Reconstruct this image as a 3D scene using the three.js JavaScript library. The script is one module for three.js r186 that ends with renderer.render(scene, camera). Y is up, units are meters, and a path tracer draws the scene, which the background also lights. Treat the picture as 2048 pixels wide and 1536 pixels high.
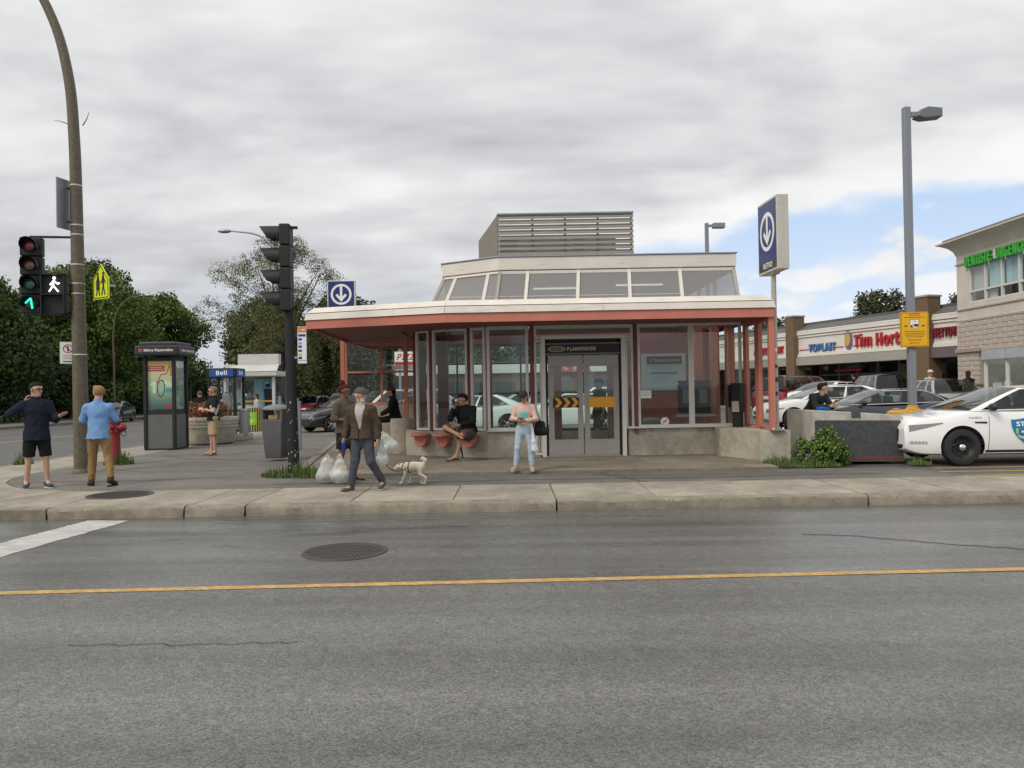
import * as THREE from 'three';
import { RoundedBoxGeometry } from 'three/addons/geometries/RoundedBoxGeometry.js';
import { mergeGeometries, toCreasedNormals } from 'three/addons/utils/BufferGeometryUtils.js';
import { ImprovedNoise } from 'three/addons/math/ImprovedNoise.js';
import { Brush, Evaluator, SUBTRACTION } from 'three-bvh-csg';
import { TextGeometry } from 'three/addons/geometries/TextGeometry.js';
import { RectAreaLightUniformsLib } from 'three/addons/lights/RectAreaLightUniformsLib.js';
import { FontLoader } from 'three/addons/loaders/FontLoader.js';

// ---------------------------------------------------------------- camera, sky, sun, exposure
const scene = new THREE.Scene();
const camera = new THREE.PerspectiveCamera(52.71, 4 / 3, 0.1, 4000);
camera.position.set(0, 1.55, 0);
camera.rotation.order = 'YXZ';
camera.rotation.set(0.52 * Math.PI / 180, 0, -1.0 * Math.PI / 180);
const renderer = new THREE.WebGLRenderer({ antialias: true });
renderer.toneMapping = THREE.LinearToneMapping;
renderer.toneMappingExposure = 1.38;
renderer.shadowMap.enabled = true;
RectAreaLightUniformsLib.init();

const perlin = new ImprovedNoise();
const sstep = (a, b, x) => { const t = Math.min(1, Math.max(0, (x - a) / (b - a))); return t * t * (3 - 2 * t); };
const mix = (a, b, t) => a + (b - a) * t;
function fbm(x, y, z, oct) { let s = 0, a = 0.5; for (let i = 0; i < oct; i++) { s += a * perlin.noise(x, y, z); x = x * 2.03 + 11.3; y = y * 2.03 + 5.1; z += 3.7; a *= 0.5; } return s; }
{ // overcast sky: layered grey cloud sheets, brighter overhead, with breaks of pale blue low down
  const W = 3072, H = 1536, data = new Float32Array(W * H * 4);
  for (let r = 0; r < H; r++) {
    const el = ((r + 0.5) / H - 0.5) * Math.PI, y = Math.sin(el), ce = Math.cos(el);
    for (let c = 0; c < W; c++) {
      const az = ((c + 0.5) / W - 0.5) * 2 * Math.PI, x = Math.cos(az) * ce, z = Math.sin(az) * ce, o = (r * W + c) * 4;
      let R, G, B;
      if (y < 0) { R = G = B = 0.3; } else {
        const k = 1 / (y + 0.16), px = x * k, pz = z * k;
        const wx = 0.6 * fbm(px * 0.7 + 9, pz * 0.7, 2.2, 3);
        const sheet = fbm(px * 0.55 + wx, pz * 1.25 + 4 + wx, 1.5, 5);            // broad bands
        const det = fbm(px * 2.1 + wx * 2 + 20, pz * 3.2, 7.5, 5);                 // wisps
        const up = 0.80 + 0.85 * y;                                               // overcast skies are brighter overhead
        let L = (0.495 + 0.23 * sheet + 0.17 * det + 0.07 * fbm(px * 6 + wx * 5, pz * 11 + 3, 3.3, 4)) * up;
        L = Math.max(0.34, L);
        const shade = sstep(0.62, 0.42, L);
        R = L * (1 - 0.012 * shade); G = L * (1.003); B = L * (1.012 + 0.03 * shade);
        // breaks in the sheet near the horizon, where it thins out
        const a2 = Math.atan2(x, -z) * 57.3, e2 = el * 57.3;
        const n1 = fbm(a2 * 0.09 + 3, e2 * 0.28, 4.4, 5), n2 = fbm(a2 * 0.16 + 31, e2 * 0.33 + 7, 9.1, 5);
        const rim = sstep(17, 12.5, e2 + 5 * n1 - 0.12 * (a2 - 20)) * sstep(-12, 12, a2 + 10 * n2);
        const blue = sstep(12.2, 10.8, e2 + 3.0 * n1 - 0.05 * (a2 - 22)) * sstep(4, 14, a2 + 6 * n2) * sstep(-0.10, 0.10, n2 + 0.16 + 0.02 * (e2 - 7));
        const paleL = 0.55 * sstep(9, 5, e2 + 4 * n1) * sstep(-26, -16, a2) * sstep(4, -4, a2);
        R = mix(R, 0.72 + 0.12 * n2, rim * 0.8); G = mix(G, 0.72 + 0.12 * n2, rim * 0.8); B = mix(B, 0.715 + 0.11 * n2, rim * 0.8);
        const b = Math.max(blue, paleL), hz = sstep(14, 2, e2);
        R = mix(R, mix(0.38, 0.56, hz), b); G = mix(G, mix(0.50, 0.63, hz), b); B = mix(B, mix(0.68, 0.72, hz), b);
        const cum = sstep(0.0, 0.16, fbm(a2 * 0.16 + 5, e2 * 0.42 + 2, 2.7, 5) + 0.10 - 0.028 * Math.abs(e2 - 4)) * sstep(9.5, 6.5, e2) * sstep(2, 10, a2);
        R = mix(R, 0.69, cum * 0.85); G = mix(G, 0.685, cum * 0.85); B = mix(B, 0.69, cum * 0.85);
      }
      data[o] = R; data[o + 1] = G; data[o + 2] = B; data[o + 3] = 1;
    }
  }
  const t = new THREE.DataTexture(data, W, H, THREE.RGBAFormat, THREE.FloatType);
  t.mapping = THREE.EquirectangularReflectionMapping; t.magFilter = THREE.LinearFilter; t.needsUpdate = true;
  scene.background = t; scene.environment = t;
}
const sun = new THREE.DirectionalLight(0xfff4e6, 1.5);
sun.position.set(-27, 36, 6); sun.target.position.set(0, 0, -18); sun.shadow.radius = 45; sun.castShadow = true;
sun.shadow.mapSize.set(2048, 2048);
Object.assign(sun.shadow.camera, { left: -50, right: 50, top: 50, bottom: -50, near: 1, far: 160 });
scene.add(sun, sun.target);

// ---------------------------------------------------------------- helpers
function mulberry(a) { return () => { a = (a + 0x6d2b79f5) | 0; let t = Math.imul(a ^ (a >>> 15), 1 | a); t = (t + Math.imul(t ^ (t >>> 7), 61 | t)) ^ t; return ((t ^ (t >>> 14)) >>> 0) / 4294967296; }; }
const V = (x, y, z) => new THREE.Vector3(x, y, z);
const rad = (d) => d * Math.PI / 180;
const taken = new Map();
const numbered = (n) => { const k = taken.get(n) ?? 0; taken.set(n, k + 1); return k ? `${n}_${String(k).padStart(3, '0')}` : n; };
function mesh(name, geo, m, parent) {
  const o = new THREE.Mesh(geo, m); o.name = parent ? name : numbered(name); o.castShadow = o.receiveShadow = true; (parent ?? scene).add(o); return o;
}
function thing(name, label, category, [x, y, z] = [0, 0, 0], turn = 0, group) {
  const o = new THREE.Group(); o.name = numbered(name); o.position.set(x, y, z); o.rotation.y = turn; o.userData = { label, category };
  if (group) o.userData.group = group; scene.add(o); return o;
}
function part(name, parent, [x, y, z] = [0, 0, 0], turn = 0) { const o = new THREE.Group(); o.name = name; o.position.set(x, y, z); o.rotation.y = turn; parent.add(o); return o; }
function structure(name, geo, m, label) { const o = mesh(name, geo, m); o.userData = { kind: 'structure', ...(label ? { label } : {}) }; return o; }
const flat = (g) => { const q = g.index ? g.toNonIndexed() : g; for (const k of Object.keys(q.attributes)) if (!['position', 'normal', 'uv'].includes(k)) q.deleteAttribute(k); if (!q.attributes.uv) q.setAttribute('uv', new THREE.BufferAttribute(new Float32Array(q.attributes.position.count * 2), 2)); return q; };
const join = (list) => mergeGeometries(list.map(flat));
// uv in metres from the position, along the axis each face looks
function muv(g, s = 1, o = 0) {
  g = g.index ? g.toNonIndexed() : g; const p = g.attributes.position, n = g.attributes.normal, uv = new Float32Array(p.count * 2);
  for (let i = 0; i < p.count; i += 3) {
    const ax = Math.abs(n.getX(i) + n.getX(i + 1) + n.getX(i + 2)), ay = Math.abs(n.getY(i) + n.getY(i + 1) + n.getY(i + 2)), az = Math.abs(n.getZ(i) + n.getZ(i + 1) + n.getZ(i + 2));
    for (let k = i; k < i + 3; k++) {
      const x = p.getX(k), y = p.getY(k), z = p.getZ(k), [u, v] = ay >= ax && ay >= az ? [x, z] : ax >= az ? [z, y] : [x, y];
      uv[k * 2] = u / s + o; uv[k * 2 + 1] = v / s + o * 1.7;
    }
  }
  g.setAttribute('uv', new THREE.BufferAttribute(uv, 2)); return g;
}
function bx(w, h, d, x = 0, y = 0, z = 0, r = 0, ry = 0) {     // box resting on y
  const g = r ? new RoundedBoxGeometry(w, h, d, 2, r) : new THREE.BoxGeometry(w, h, d);
  if (ry) g.rotateY(ry); g.translate(x, y + h / 2, z); return g;
}
function cyl(r0, r1, h, x = 0, y = 0, z = 0, n = 20, open = false) { const g = new THREE.CylinderGeometry(r1, r0, h, n, 1, open); g.translate(x, y + h / 2, z); return g; }
function bar(a, b, w, d = w) {                                    // box beam between two points
  const dir = b.clone().sub(a), L = dir.length(), g = new THREE.BoxGeometry(w, L, d);
  g.applyQuaternion(new THREE.Quaternion().setFromUnitVectors(V(0, 1, 0), dir.normalize())); g.translate((a.x + b.x) / 2, (a.y + b.y) / 2, (a.z + b.z) / 2); return g;
}
function rod(a, b, r, r2 = r, n = 10) {
  const dir = b.clone().sub(a), L = dir.length(), g = new THREE.CylinderGeometry(r2, r, L, n);
  g.applyQuaternion(new THREE.Quaternion().setFromUnitVectors(V(0, 1, 0), dir.normalize())); g.translate((a.x + b.x) / 2, (a.y + b.y) / 2, (a.z + b.z) / 2); return g;
}
function tube(pts, r, seg = 32, n = 8, taper = null) {
  const c = new THREE.CatmullRomCurve3(pts), g = new THREE.TubeGeometry(c, seg, r, n, false);
  if (taper) { const p = g.attributes.position; for (let i = 0; i <= seg; i++) { const q = c.getPointAt(i / seg), f = mix(1, taper, i / seg); for (let k = 0; k <= n; k++) { const j = i * (n + 1) + k; p.setXYZ(j, q.x + (p.getX(j) - q.x) * f, q.y + (p.getY(j) - q.y) * f, q.z + (p.getZ(j) - q.z) * f); } } g.computeVertexNormals(); }
  return g;
}
function lathe(prof, n = 28) { return new THREE.LatheGeometry(prof.map(([r, y]) => new THREE.Vector2(r, y)), n); }
function prism(pts, y0, y1, bevel = 0) {                           // plan polygon [x,z] extruded from y0 to y1
  const s = new THREE.Shape(pts.map(([x, z]) => new THREE.Vector2(x, -z)));
  const g = new THREE.ExtrudeGeometry(s, { depth: y1 - y0 - 2 * bevel, bevelEnabled: bevel > 0, bevelThickness: bevel, bevelSize: bevel, bevelOffset: -bevel, bevelSegments: 2 });
  g.rotateX(-Math.PI / 2); g.translate(0, y0 + bevel, 0); return g;
}
function quad(a, b, c, d, nu = 1, nv = 1) {                        // bilinear patch, a-b bottom, d-c top
  const pos = [], uv = [], idx = [];
  for (let j = 0; j <= nv; j++) for (let i = 0; i <= nu; i++) {
    const s = i / nu, t = j / nv, p = a.clone().multiplyScalar((1 - s) * (1 - t)).addScaledVector(b, s * (1 - t)).addScaledVector(c, s * t).addScaledVector(d, (1 - s) * t);
    pos.push(p.x, p.y, p.z); uv.push(s, t);
  }
  for (let j = 0; j < nv; j++) for (let i = 0; i < nu; i++) { const k = j * (nu + 1) + i; idx.push(k, k + 1, k + nu + 2, k, k + nu + 2, k + nu + 1); }
  const g = new THREE.BufferGeometry(); g.setAttribute('position', new THREE.Float32BufferAttribute(pos, 3)); g.setAttribute('uv', new THREE.Float32BufferAttribute(uv, 2)); g.setIndex(idx); g.computeVertexNormals(); return g;
}
function shapeGeo(pts, depth, bevel = 0) {                         // outline in x,y extruded along z, centred on z
  const g = new THREE.ExtrudeGeometry(new THREE.Shape(pts.map(([x, y]) => new THREE.Vector2(x, y))), { depth: Math.max(1e-4, depth - 2 * bevel), bevelEnabled: bevel > 0, bevelThickness: bevel, bevelSize: bevel, bevelOffset: -bevel, bevelSegments: 2, curveSegments: 8 });
  g.translate(0, 0, -depth / 2 + bevel); return g;
}
// ---------------------------------------------------------------- textures: grain, blotches, print
function tileNoise(size, freq, oct, seed, aniso = 1) {              // tiling value noise in 0..1
  const out = new Float32Array(size * size), R = mulberry(seed); let amp = 1, sum = 0, f = freq;
  for (let o = 0; o < oct; o++) {
    const fx = Math.max(1, Math.round(f / aniso)), fy = f, g = new Float32Array(fx * fy); for (let i = 0; i < g.length; i++) g[i] = R();
    for (let y = 0; y < size; y++) { const v = y / size * fy, j = Math.floor(v), b = v - j, tb = b * b * (3 - 2 * b), j0 = (j % fy) * fx, j1 = ((j + 1) % fy) * fx;
      for (let x = 0; x < size; x++) { const u = x / size * fx, i = Math.floor(u), a = u - i, ta = a * a * (3 - 2 * a), i0 = i % fx, i1 = (i + 1) % fx;
        out[y * size + x] += amp * mix(mix(g[j0 + i0], g[j0 + i1], ta), mix(g[j1 + i0], g[j1 + i1], ta), tb); } }
    sum += amp; amp *= 0.55; f *= 2; if (f > size) break;
  }
  for (let i = 0; i < out.length; i++) out[i] /= sum; return out;
}
function texFrom(size, fn, srgb = true, rep = 1) {
  const d = new Uint8Array(size * size * 4);
  for (let i = 0; i < size * size; i++) { const c = fn(i, i % size, Math.floor(i / size)); for (let k = 0; k < 3; k++) d[i * 4 + k] = Math.max(0, Math.min(255, Math.round(255 * (Array.isArray(c) ? c[k] : c)))); d[i * 4 + 3] = 255; }
  const t = new THREE.DataTexture(d, size, size); t.wrapS = t.wrapT = THREE.RepeatWrapping; t.magFilter = THREE.LinearFilter; t.minFilter = THREE.LinearMipmapLinearFilter; t.generateMipmaps = true;
  if (srgb) t.colorSpace = THREE.SRGBColorSpace; t.repeat.set(rep, rep); t.needsUpdate = true; return t;
}
function canvasTex(w, h, draw) {
  const c = document.createElement('canvas'); c.width = w; c.height = h; const g = c.getContext('2d'); draw(g, w, h);
  const t = new THREE.CanvasTexture(c); t.colorSpace = THREE.SRGBColorSpace; return t;
}
const S = 512;
const nFine = tileNoise(S, 128, 3, 11), nMid = tileNoise(S, 24, 5, 12), nBig = tileNoise(S, 5, 6, 13), nStreak = tileNoise(S, 40, 5, 14, 8), nSpeck = tileNoise(S, 256, 1, 15);
const T = {
  asphalt: texFrom(S, (i) => { const s = nSpeck[i], f = nFine[i]; let v = 0.80 + 0.46 * (f - 0.5) + 0.16 * (nMid[i] - 0.5); if (s > 0.90) v += 0.20; if (s < 0.12) v -= 0.30; return [v, v, v * 0.985]; }),
  asphaltB: texFrom(S, (i) => 0.5 + 0.6 * (nFine[i] - 0.5) + 0.5 * (nSpeck[i] - 0.5), false),
  concrete: texFrom(S, (i) => { let v = 0.86 + 0.30 * (nBig[i] - 0.5) + 0.16 * (nMid[i] - 0.5) + 0.10 * (nFine[i] - 0.5); if (nSpeck[i] < 0.05) v -= 0.12; return [v, v * 0.99, v * 0.965]; }),
  concreteB: texFrom(S, (i) => 0.5 + 0.35 * (nFine[i] - 0.5) + 0.5 * (nMid[i] - 0.5) - (nSpeck[i] < 0.04 ? 0.3 : 0), false),
  paint: texFrom(S, (i) => { const v = 0.92 + 0.12 * (nBig[i] - 0.5) + 0.07 * (nFine[i] - 0.5); return [v, v, v]; }),
  stained: texFrom(S, (i) => { let v = 0.93 + 0.10 * (nBig[i] - 0.5); const s = nStreak[i]; if (s < 0.36) v -= (0.36 - s) * 0.45; return [v, v * 0.985, v * 0.96]; }),
  worn: texFrom(S, (i) => { const v = 0.86 + 0.4 * (nMid[i] - 0.5) + 0.2 * (nFine[i] - 0.5); return [v, v, v]; }),
  brick: texFrom(S, (i, x, y) => { const row = Math.floor(y / 32), off = (row % 2) * 32, cx = (x + off) % 64, cy = y % 32, m = cx < 4 || cy < 4; const h = ((row * 37 + Math.floor((x + off) / 64) * 91) % 17) / 17; const v = (m ? 0.72 : 0.80 + 0.2 * h) + 0.14 * (nFine[i] - 0.5); return m ? [v * 1.02, v, v * 0.96] : [v, v * 0.94, v * 0.88]; }),
  cloth: texFrom(S, (i) => { const v = 0.90 + 0.16 * (nMid[i] - 0.5) + 0.12 * (nFine[i] - 0.5); return [v, v, v]; }),
  rough: texFrom(S, (i) => 0.62 + 0.5 * (nBig[i] - 0.5) + 0.2 * (nFine[i] - 0.5), false),
};
const lin = (c) => Array.isArray(c) ? new THREE.Color().setRGB(...c) : new THREE.Color(c);
function mat(c, roughness = 0.7, o = {}) { return new THREE.MeshStandardMaterial({ color: lin(c), roughness, side: THREE.DoubleSide, ...o }); }
const M = {
  concrete: mat([0.54, 0.505, 0.43], 0.85, { map: T.concrete, bumpMap: T.concreteB, bumpScale: 0.004 }),
  slab: mat([0.34, 0.315, 0.275], 0.82, { map: T.concrete, bumpMap: T.concreteB, bumpScale: 0.003 }),
  kerb: mat([0.32, 0.29, 0.235], 0.88, { map: T.concrete, bumpMap: T.concreteB, bumpScale: 0.008 }),
  fascia: mat([0.78, 0.755, 0.715], 0.5, { map: T.stained }),
  orange: mat([0.60, 0.205, 0.14], 0.55, { map: T.paint }),
  maroon: mat([0.20, 0.05, 0.04], 0.6, { map: T.paint }),
  alu: mat([0.78, 0.75, 0.69], 0.45, { metalness: 0.0, map: T.paint }),
  aluDark: mat([0.19, 0.175, 0.16], 0.45, { metalness: 0.3, map: T.paint }),
  black: mat([0.010, 0.010, 0.011], 0.65),
  blackPaint: mat([0.010, 0.010, 0.011], 0.62, { map: T.worn }),
  darkGrey: mat([0.075, 0.078, 0.082], 0.6, { map: T.paint }),
  midGrey: mat([0.22, 0.22, 0.225], 0.6, { map: T.paint }),
  white: mat([0.74, 0.73, 0.70], 0.55, { map: T.paint }),
  steel: mat([0.42, 0.43, 0.45], 0.4, { metalness: 0.6, map: T.paint }),
  pole: mat([0.155, 0.13, 0.085], 0.6, { map: T.worn }),
  polegrey: mat([0.27, 0.29, 0.33], 0.5, { map: T.paint }),
  yellow: mat([0.66, 0.36, 0.015], 0.6, { map: T.worn }),
  rubber: mat([0.018, 0.018, 0.019], 0.8),
  chrome: mat([0.75, 0.75, 0.76], 0.15, { metalness: 1 }),
  glass: new THREE.MeshPhysicalMaterial({ color: lin([0.86, 0.94, 0.92]), roughness: 0.02, transmission: 1, thickness: 0, ior: 1.5, side: THREE.DoubleSide }),
  glassGreen: new THREE.MeshPhysicalMaterial({ color: lin([0.76, 0.89, 0.86]), roughness: 0.015, transmission: 1, thickness: 0, ior: 1.6, side: THREE.DoubleSide }),
  frost: new THREE.MeshPhysicalMaterial({ color: lin([0.62, 0.62, 0.62]), roughness: 0.35, transmission: 0.75, thickness: 0, ior: 1.5, side: THREE.DoubleSide }),
  carGlass: new THREE.MeshPhysicalMaterial({ color: lin([0.42, 0.50, 0.48]), roughness: 0.02, transmission: 1, thickness: 0, ior: 1.55, side: THREE.DoubleSide }),
  bark: mat([0.055, 0.042, 0.03], 0.95, { map: T.worn }),
  brickRed: mat([0.36, 0.11, 0.07], 0.85, { map: T.brick }),
  brickTan: mat([0.21, 0.165, 0.11], 0.9, { map: T.brick }),
};
const font = await new FontLoader().loadAsync('fonts/droid/droid_sans_bold.typeface.json');
function letters(text, size, depth, m, parent, name = 'lettering') {
  const g = new TextGeometry(text, { font, size, depth, curveSegments: 4 }); g.computeBoundingBox(); const b = g.boundingBox; g.translate(-(b.min.x + b.max.x) / 2, -(b.min.y + b.max.y) / 2, 0); return mesh(name, g, m, parent);
}
const printMat = (t, rough = 0.5, o = {}) => new THREE.MeshStandardMaterial({ map: t, roughness: rough, side: THREE.DoubleSide, ...o });
function panel(w, h, m, parent, name, x, y, z, ry = 0) { const g = new THREE.PlaneGeometry(w, h); const o = mesh(name, g, m, parent); o.position.set(x, y, z); o.rotation.y = ry; return o; }
// ---------------------------------------------------------------- ground
const lotY = (x, z) => -0.04 + 0.32 * sstep(23, 31, -z) * sstep(4, 10, x);
function sheet(x0, x1, z0, z1, nx, nz, hy, tone, uvs) {              // grid with tone noise in vertex colours; uv in metres
  const pos = [], uv = [], uv1 = [], col = [], idx = [];
  for (let j = 0; j <= nz; j++) for (let i = 0; i <= nx; i++) {
    const x = mix(x0, x1, i / nx), z = mix(z0, z1, j / nz), t = tone(x, z); pos.push(x, hy(x, z), z); uv.push(x / uvs, z / uvs); uv1.push(i / nx, j / nz); col.push(...(Array.isArray(t) ? t : [t, t, t]));
  }
  for (let j = 0; j < nz; j++) for (let i = 0; i < nx; i++) { const k = j * (nx + 1) + i; idx.push(k, k + 1, k + nx + 2, k, k + nx + 2, k + nx + 1); }
  const g = new THREE.BufferGeometry(); g.setAttribute('position', new THREE.Float32BufferAttribute(pos, 3)); g.setAttribute('uv', new THREE.Float32BufferAttribute(uv, 2)); g.setAttribute('uv1', new THREE.Float32BufferAttribute(uv1, 2)); g.setAttribute('color', new THREE.Float32BufferAttribute(col, 3));
  g.setIndex(z1 < z0 ? idx : idx.reverse()); g.computeVertexNormals(); return g;
}
const wetN = tileNoise(512, 10, 6, 77, 6);
const wet = texFrom(512, (i) => 0.46 + 0.75 * (wetN[i] - 0.5) + 0.25 * (nBig[i] - 0.5) + 0.10 * nFine[i], false); wet.channel = 1; wet.wrapS = wet.wrapT = THREE.ClampToEdgeWrapping;
const wet2 = texFrom(512, (i) => 0.30 + 0.5 * (wetN[i] - 0.5) + 0.2 * (nBig[i] - 0.5) + 0.08 * nFine[i], false); wet2.channel = 1; wet2.wrapS = wet2.wrapT = THREE.ClampToEdgeWrapping;
M.road = mat([0.225, 0.224, 0.212], 1, { map: T.asphalt, bumpMap: T.asphaltB, bumpScale: 0.009, vertexColors: true, roughnessMap: wet });
M.road2 = mat([0.205, 0.204, 0.196], 1, { map: T.asphalt, bumpMap: T.asphaltB, bumpScale: 0.003, vertexColors: true, roughnessMap: wet2 });
M.lot = mat([0.15, 0.148, 0.143], 0.62, { map: T.asphalt, bumpMap: T.asphaltB, bumpScale: 0.004, vertexColors: true });
M.patch = mat([0.225, 0.21, 0.188], 0.78, { map: T.asphalt, bumpMap: T.asphaltB, bumpScale: 0.004, vertexColors: true });
const KZ = -10.95;                                                  // face of the kerb
structure('ground', sheet(-1500, 1500, 40, -2500, 12, 12, () => -0.34, () => 0.8, 2), mat([0.10, 0.11, 0.07], 0.95, { vertexColors: true, map: T.asphalt }));
{
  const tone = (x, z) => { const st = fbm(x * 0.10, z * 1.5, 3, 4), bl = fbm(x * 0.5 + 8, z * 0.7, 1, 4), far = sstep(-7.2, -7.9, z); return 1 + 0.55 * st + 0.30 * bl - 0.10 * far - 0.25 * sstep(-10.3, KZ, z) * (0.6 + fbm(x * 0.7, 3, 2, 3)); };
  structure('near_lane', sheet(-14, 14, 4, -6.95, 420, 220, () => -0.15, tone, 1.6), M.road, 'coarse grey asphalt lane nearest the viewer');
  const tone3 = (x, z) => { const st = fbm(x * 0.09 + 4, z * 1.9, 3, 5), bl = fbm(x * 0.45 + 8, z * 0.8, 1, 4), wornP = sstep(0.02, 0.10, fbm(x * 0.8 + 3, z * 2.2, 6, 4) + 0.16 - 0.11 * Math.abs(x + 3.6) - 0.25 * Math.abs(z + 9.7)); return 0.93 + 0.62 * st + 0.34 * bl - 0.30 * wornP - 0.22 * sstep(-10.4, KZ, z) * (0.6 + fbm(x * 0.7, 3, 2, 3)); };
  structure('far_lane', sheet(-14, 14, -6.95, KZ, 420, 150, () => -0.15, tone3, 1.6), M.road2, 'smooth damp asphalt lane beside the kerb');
  structure('road', join([sheet(-60, -14, 4, KZ, 20, 20, () => -0.15, () => 1, 1.6), sheet(14, 60, 4, KZ, 20, 20, () => -0.15, () => 1, 1.6), sheet(-60, 60, 14, 4, 20, 4, () => -0.15, () => 1, 1.6)]), mat([0.15, 0.148, 0.14], 0.5, { map: T.asphalt }));
  const tone2 = (x, z) => 1 + 0.5 * fbm(x * 1.2, z * 0.08, 3, 4) + 0.3 * fbm(x * 0.3, z * 0.3, 1, 3);
  structure('side_street', sheet(-29, -5, KZ, -260, 60, 300, () => -0.15, tone2, 1.6), M.lot);
  structure('road', sheet(-60, -29, KZ, -30, 30, 20, () => -0.152, () => 1, 1.6), M.lot);
  structure('parking_lot', sheet(-12.2, 70, -12.65, -260, 160, 420, lotY, (x, z) => 1 + 0.45 * fbm(x * 0.4, z * 0.4, 6, 4) + 0.2 * fbm(x * 2, z * 2, 6, 3), 1.6), M.lot);
}
// painted lines
const wornLine = (c) => mat(c, 0.65, { map: T.worn });
const yLine = wornLine([0.64, 0.40, 0.13]), wLine = wornLine([0.60, 0.59, 0.56]);
function stripe(name, pts, w, y, m, seg = 60) {                      // ragged painted line along plan points
  const R = mulberry(pts.length * 77 + Math.round(w * 1000)), pos = [], uv = [], idx = []; let k = 0;
  for (let i = 0; i <= seg; i++) { const t = i / seg * (pts.length - 1), a = Math.min(pts.length - 2, Math.floor(t)), f = t - a, x = mix(pts[a][0], pts[a + 1][0], f), z = mix(pts[a][1], pts[a + 1][1], f), dx = pts[a + 1][0] - pts[a][0], dz = pts[a + 1][1] - pts[a][1], L = Math.hypot(dx, dz), nx = -dz / L, nz = dx / L;
    const w0 = w / 2 * (1 + 0.12 * (R() - 0.5)), w1 = w / 2 * (1 + 0.12 * (R() - 0.5)), yy = typeof y === 'function' ? y(x, z) : y;
    pos.push(x + nx * w0, yy, z + nz * w0, x - nx * w1, yy, z - nz * w1); uv.push(x, z, x + 0.1, z + 0.1); if (i) idx.push(k - 2, k - 1, k + 1, k - 2, k + 1, k); k += 2; }
  const g = new THREE.BufferGeometry(); g.setAttribute('position', new THREE.Float32BufferAttribute(pos, 3)); g.setAttribute('uv', new THREE.Float32BufferAttribute(uv, 2)); g.setIndex(idx); g.computeVertexNormals();
  return structure(name, g, m);
}
stripe('road_line', [[-14, -6.62], [-4.5, -6.83], [4.6, -7.06], [14, -7.32]], 0.115, -0.146, yLine, 220).userData.label = 'yellow centre line along the wet road';
stripe('stop_line', [[-5.62, -10.75], [-5.75, -9.6], [-5.95, -7.6]], 0.62, -0.146, wLine, 40).userData.label = 'worn white stop line at the left road edge';
stripe('street_line', [[-20.2, -18], [-20.4, -140]], 0.14, -0.145, yLine, 120);
for (let k = 0; k < 5; k++) stripe('parking_line', [[7.4 + k * 0.25, -13.35 - k * 0.62], [26, -13.2 - k * 0.62]], 0.1, (x, z) => lotY(x, z) + 0.004, yLine, 60);
for (let k = 0; k < 4; k++) stripe('parking_line', [[-8.7 - k * 0.6, -33.5 - k * 0.9], [-4.6, -31.6 - k * 1.2]], 0.13, (x, z) => 0.004, yLine, 40);
for (let k = 0; k < 9; k++) stripe('parking_line', [[6.5 + k * 0.6, -24.5 - k * 2.6], [11.5 + k * 0.4, -25 - k * 2.6]], 0.1, (x, z) => lotY(x, z) + 0.004, yLine, 24);

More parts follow.
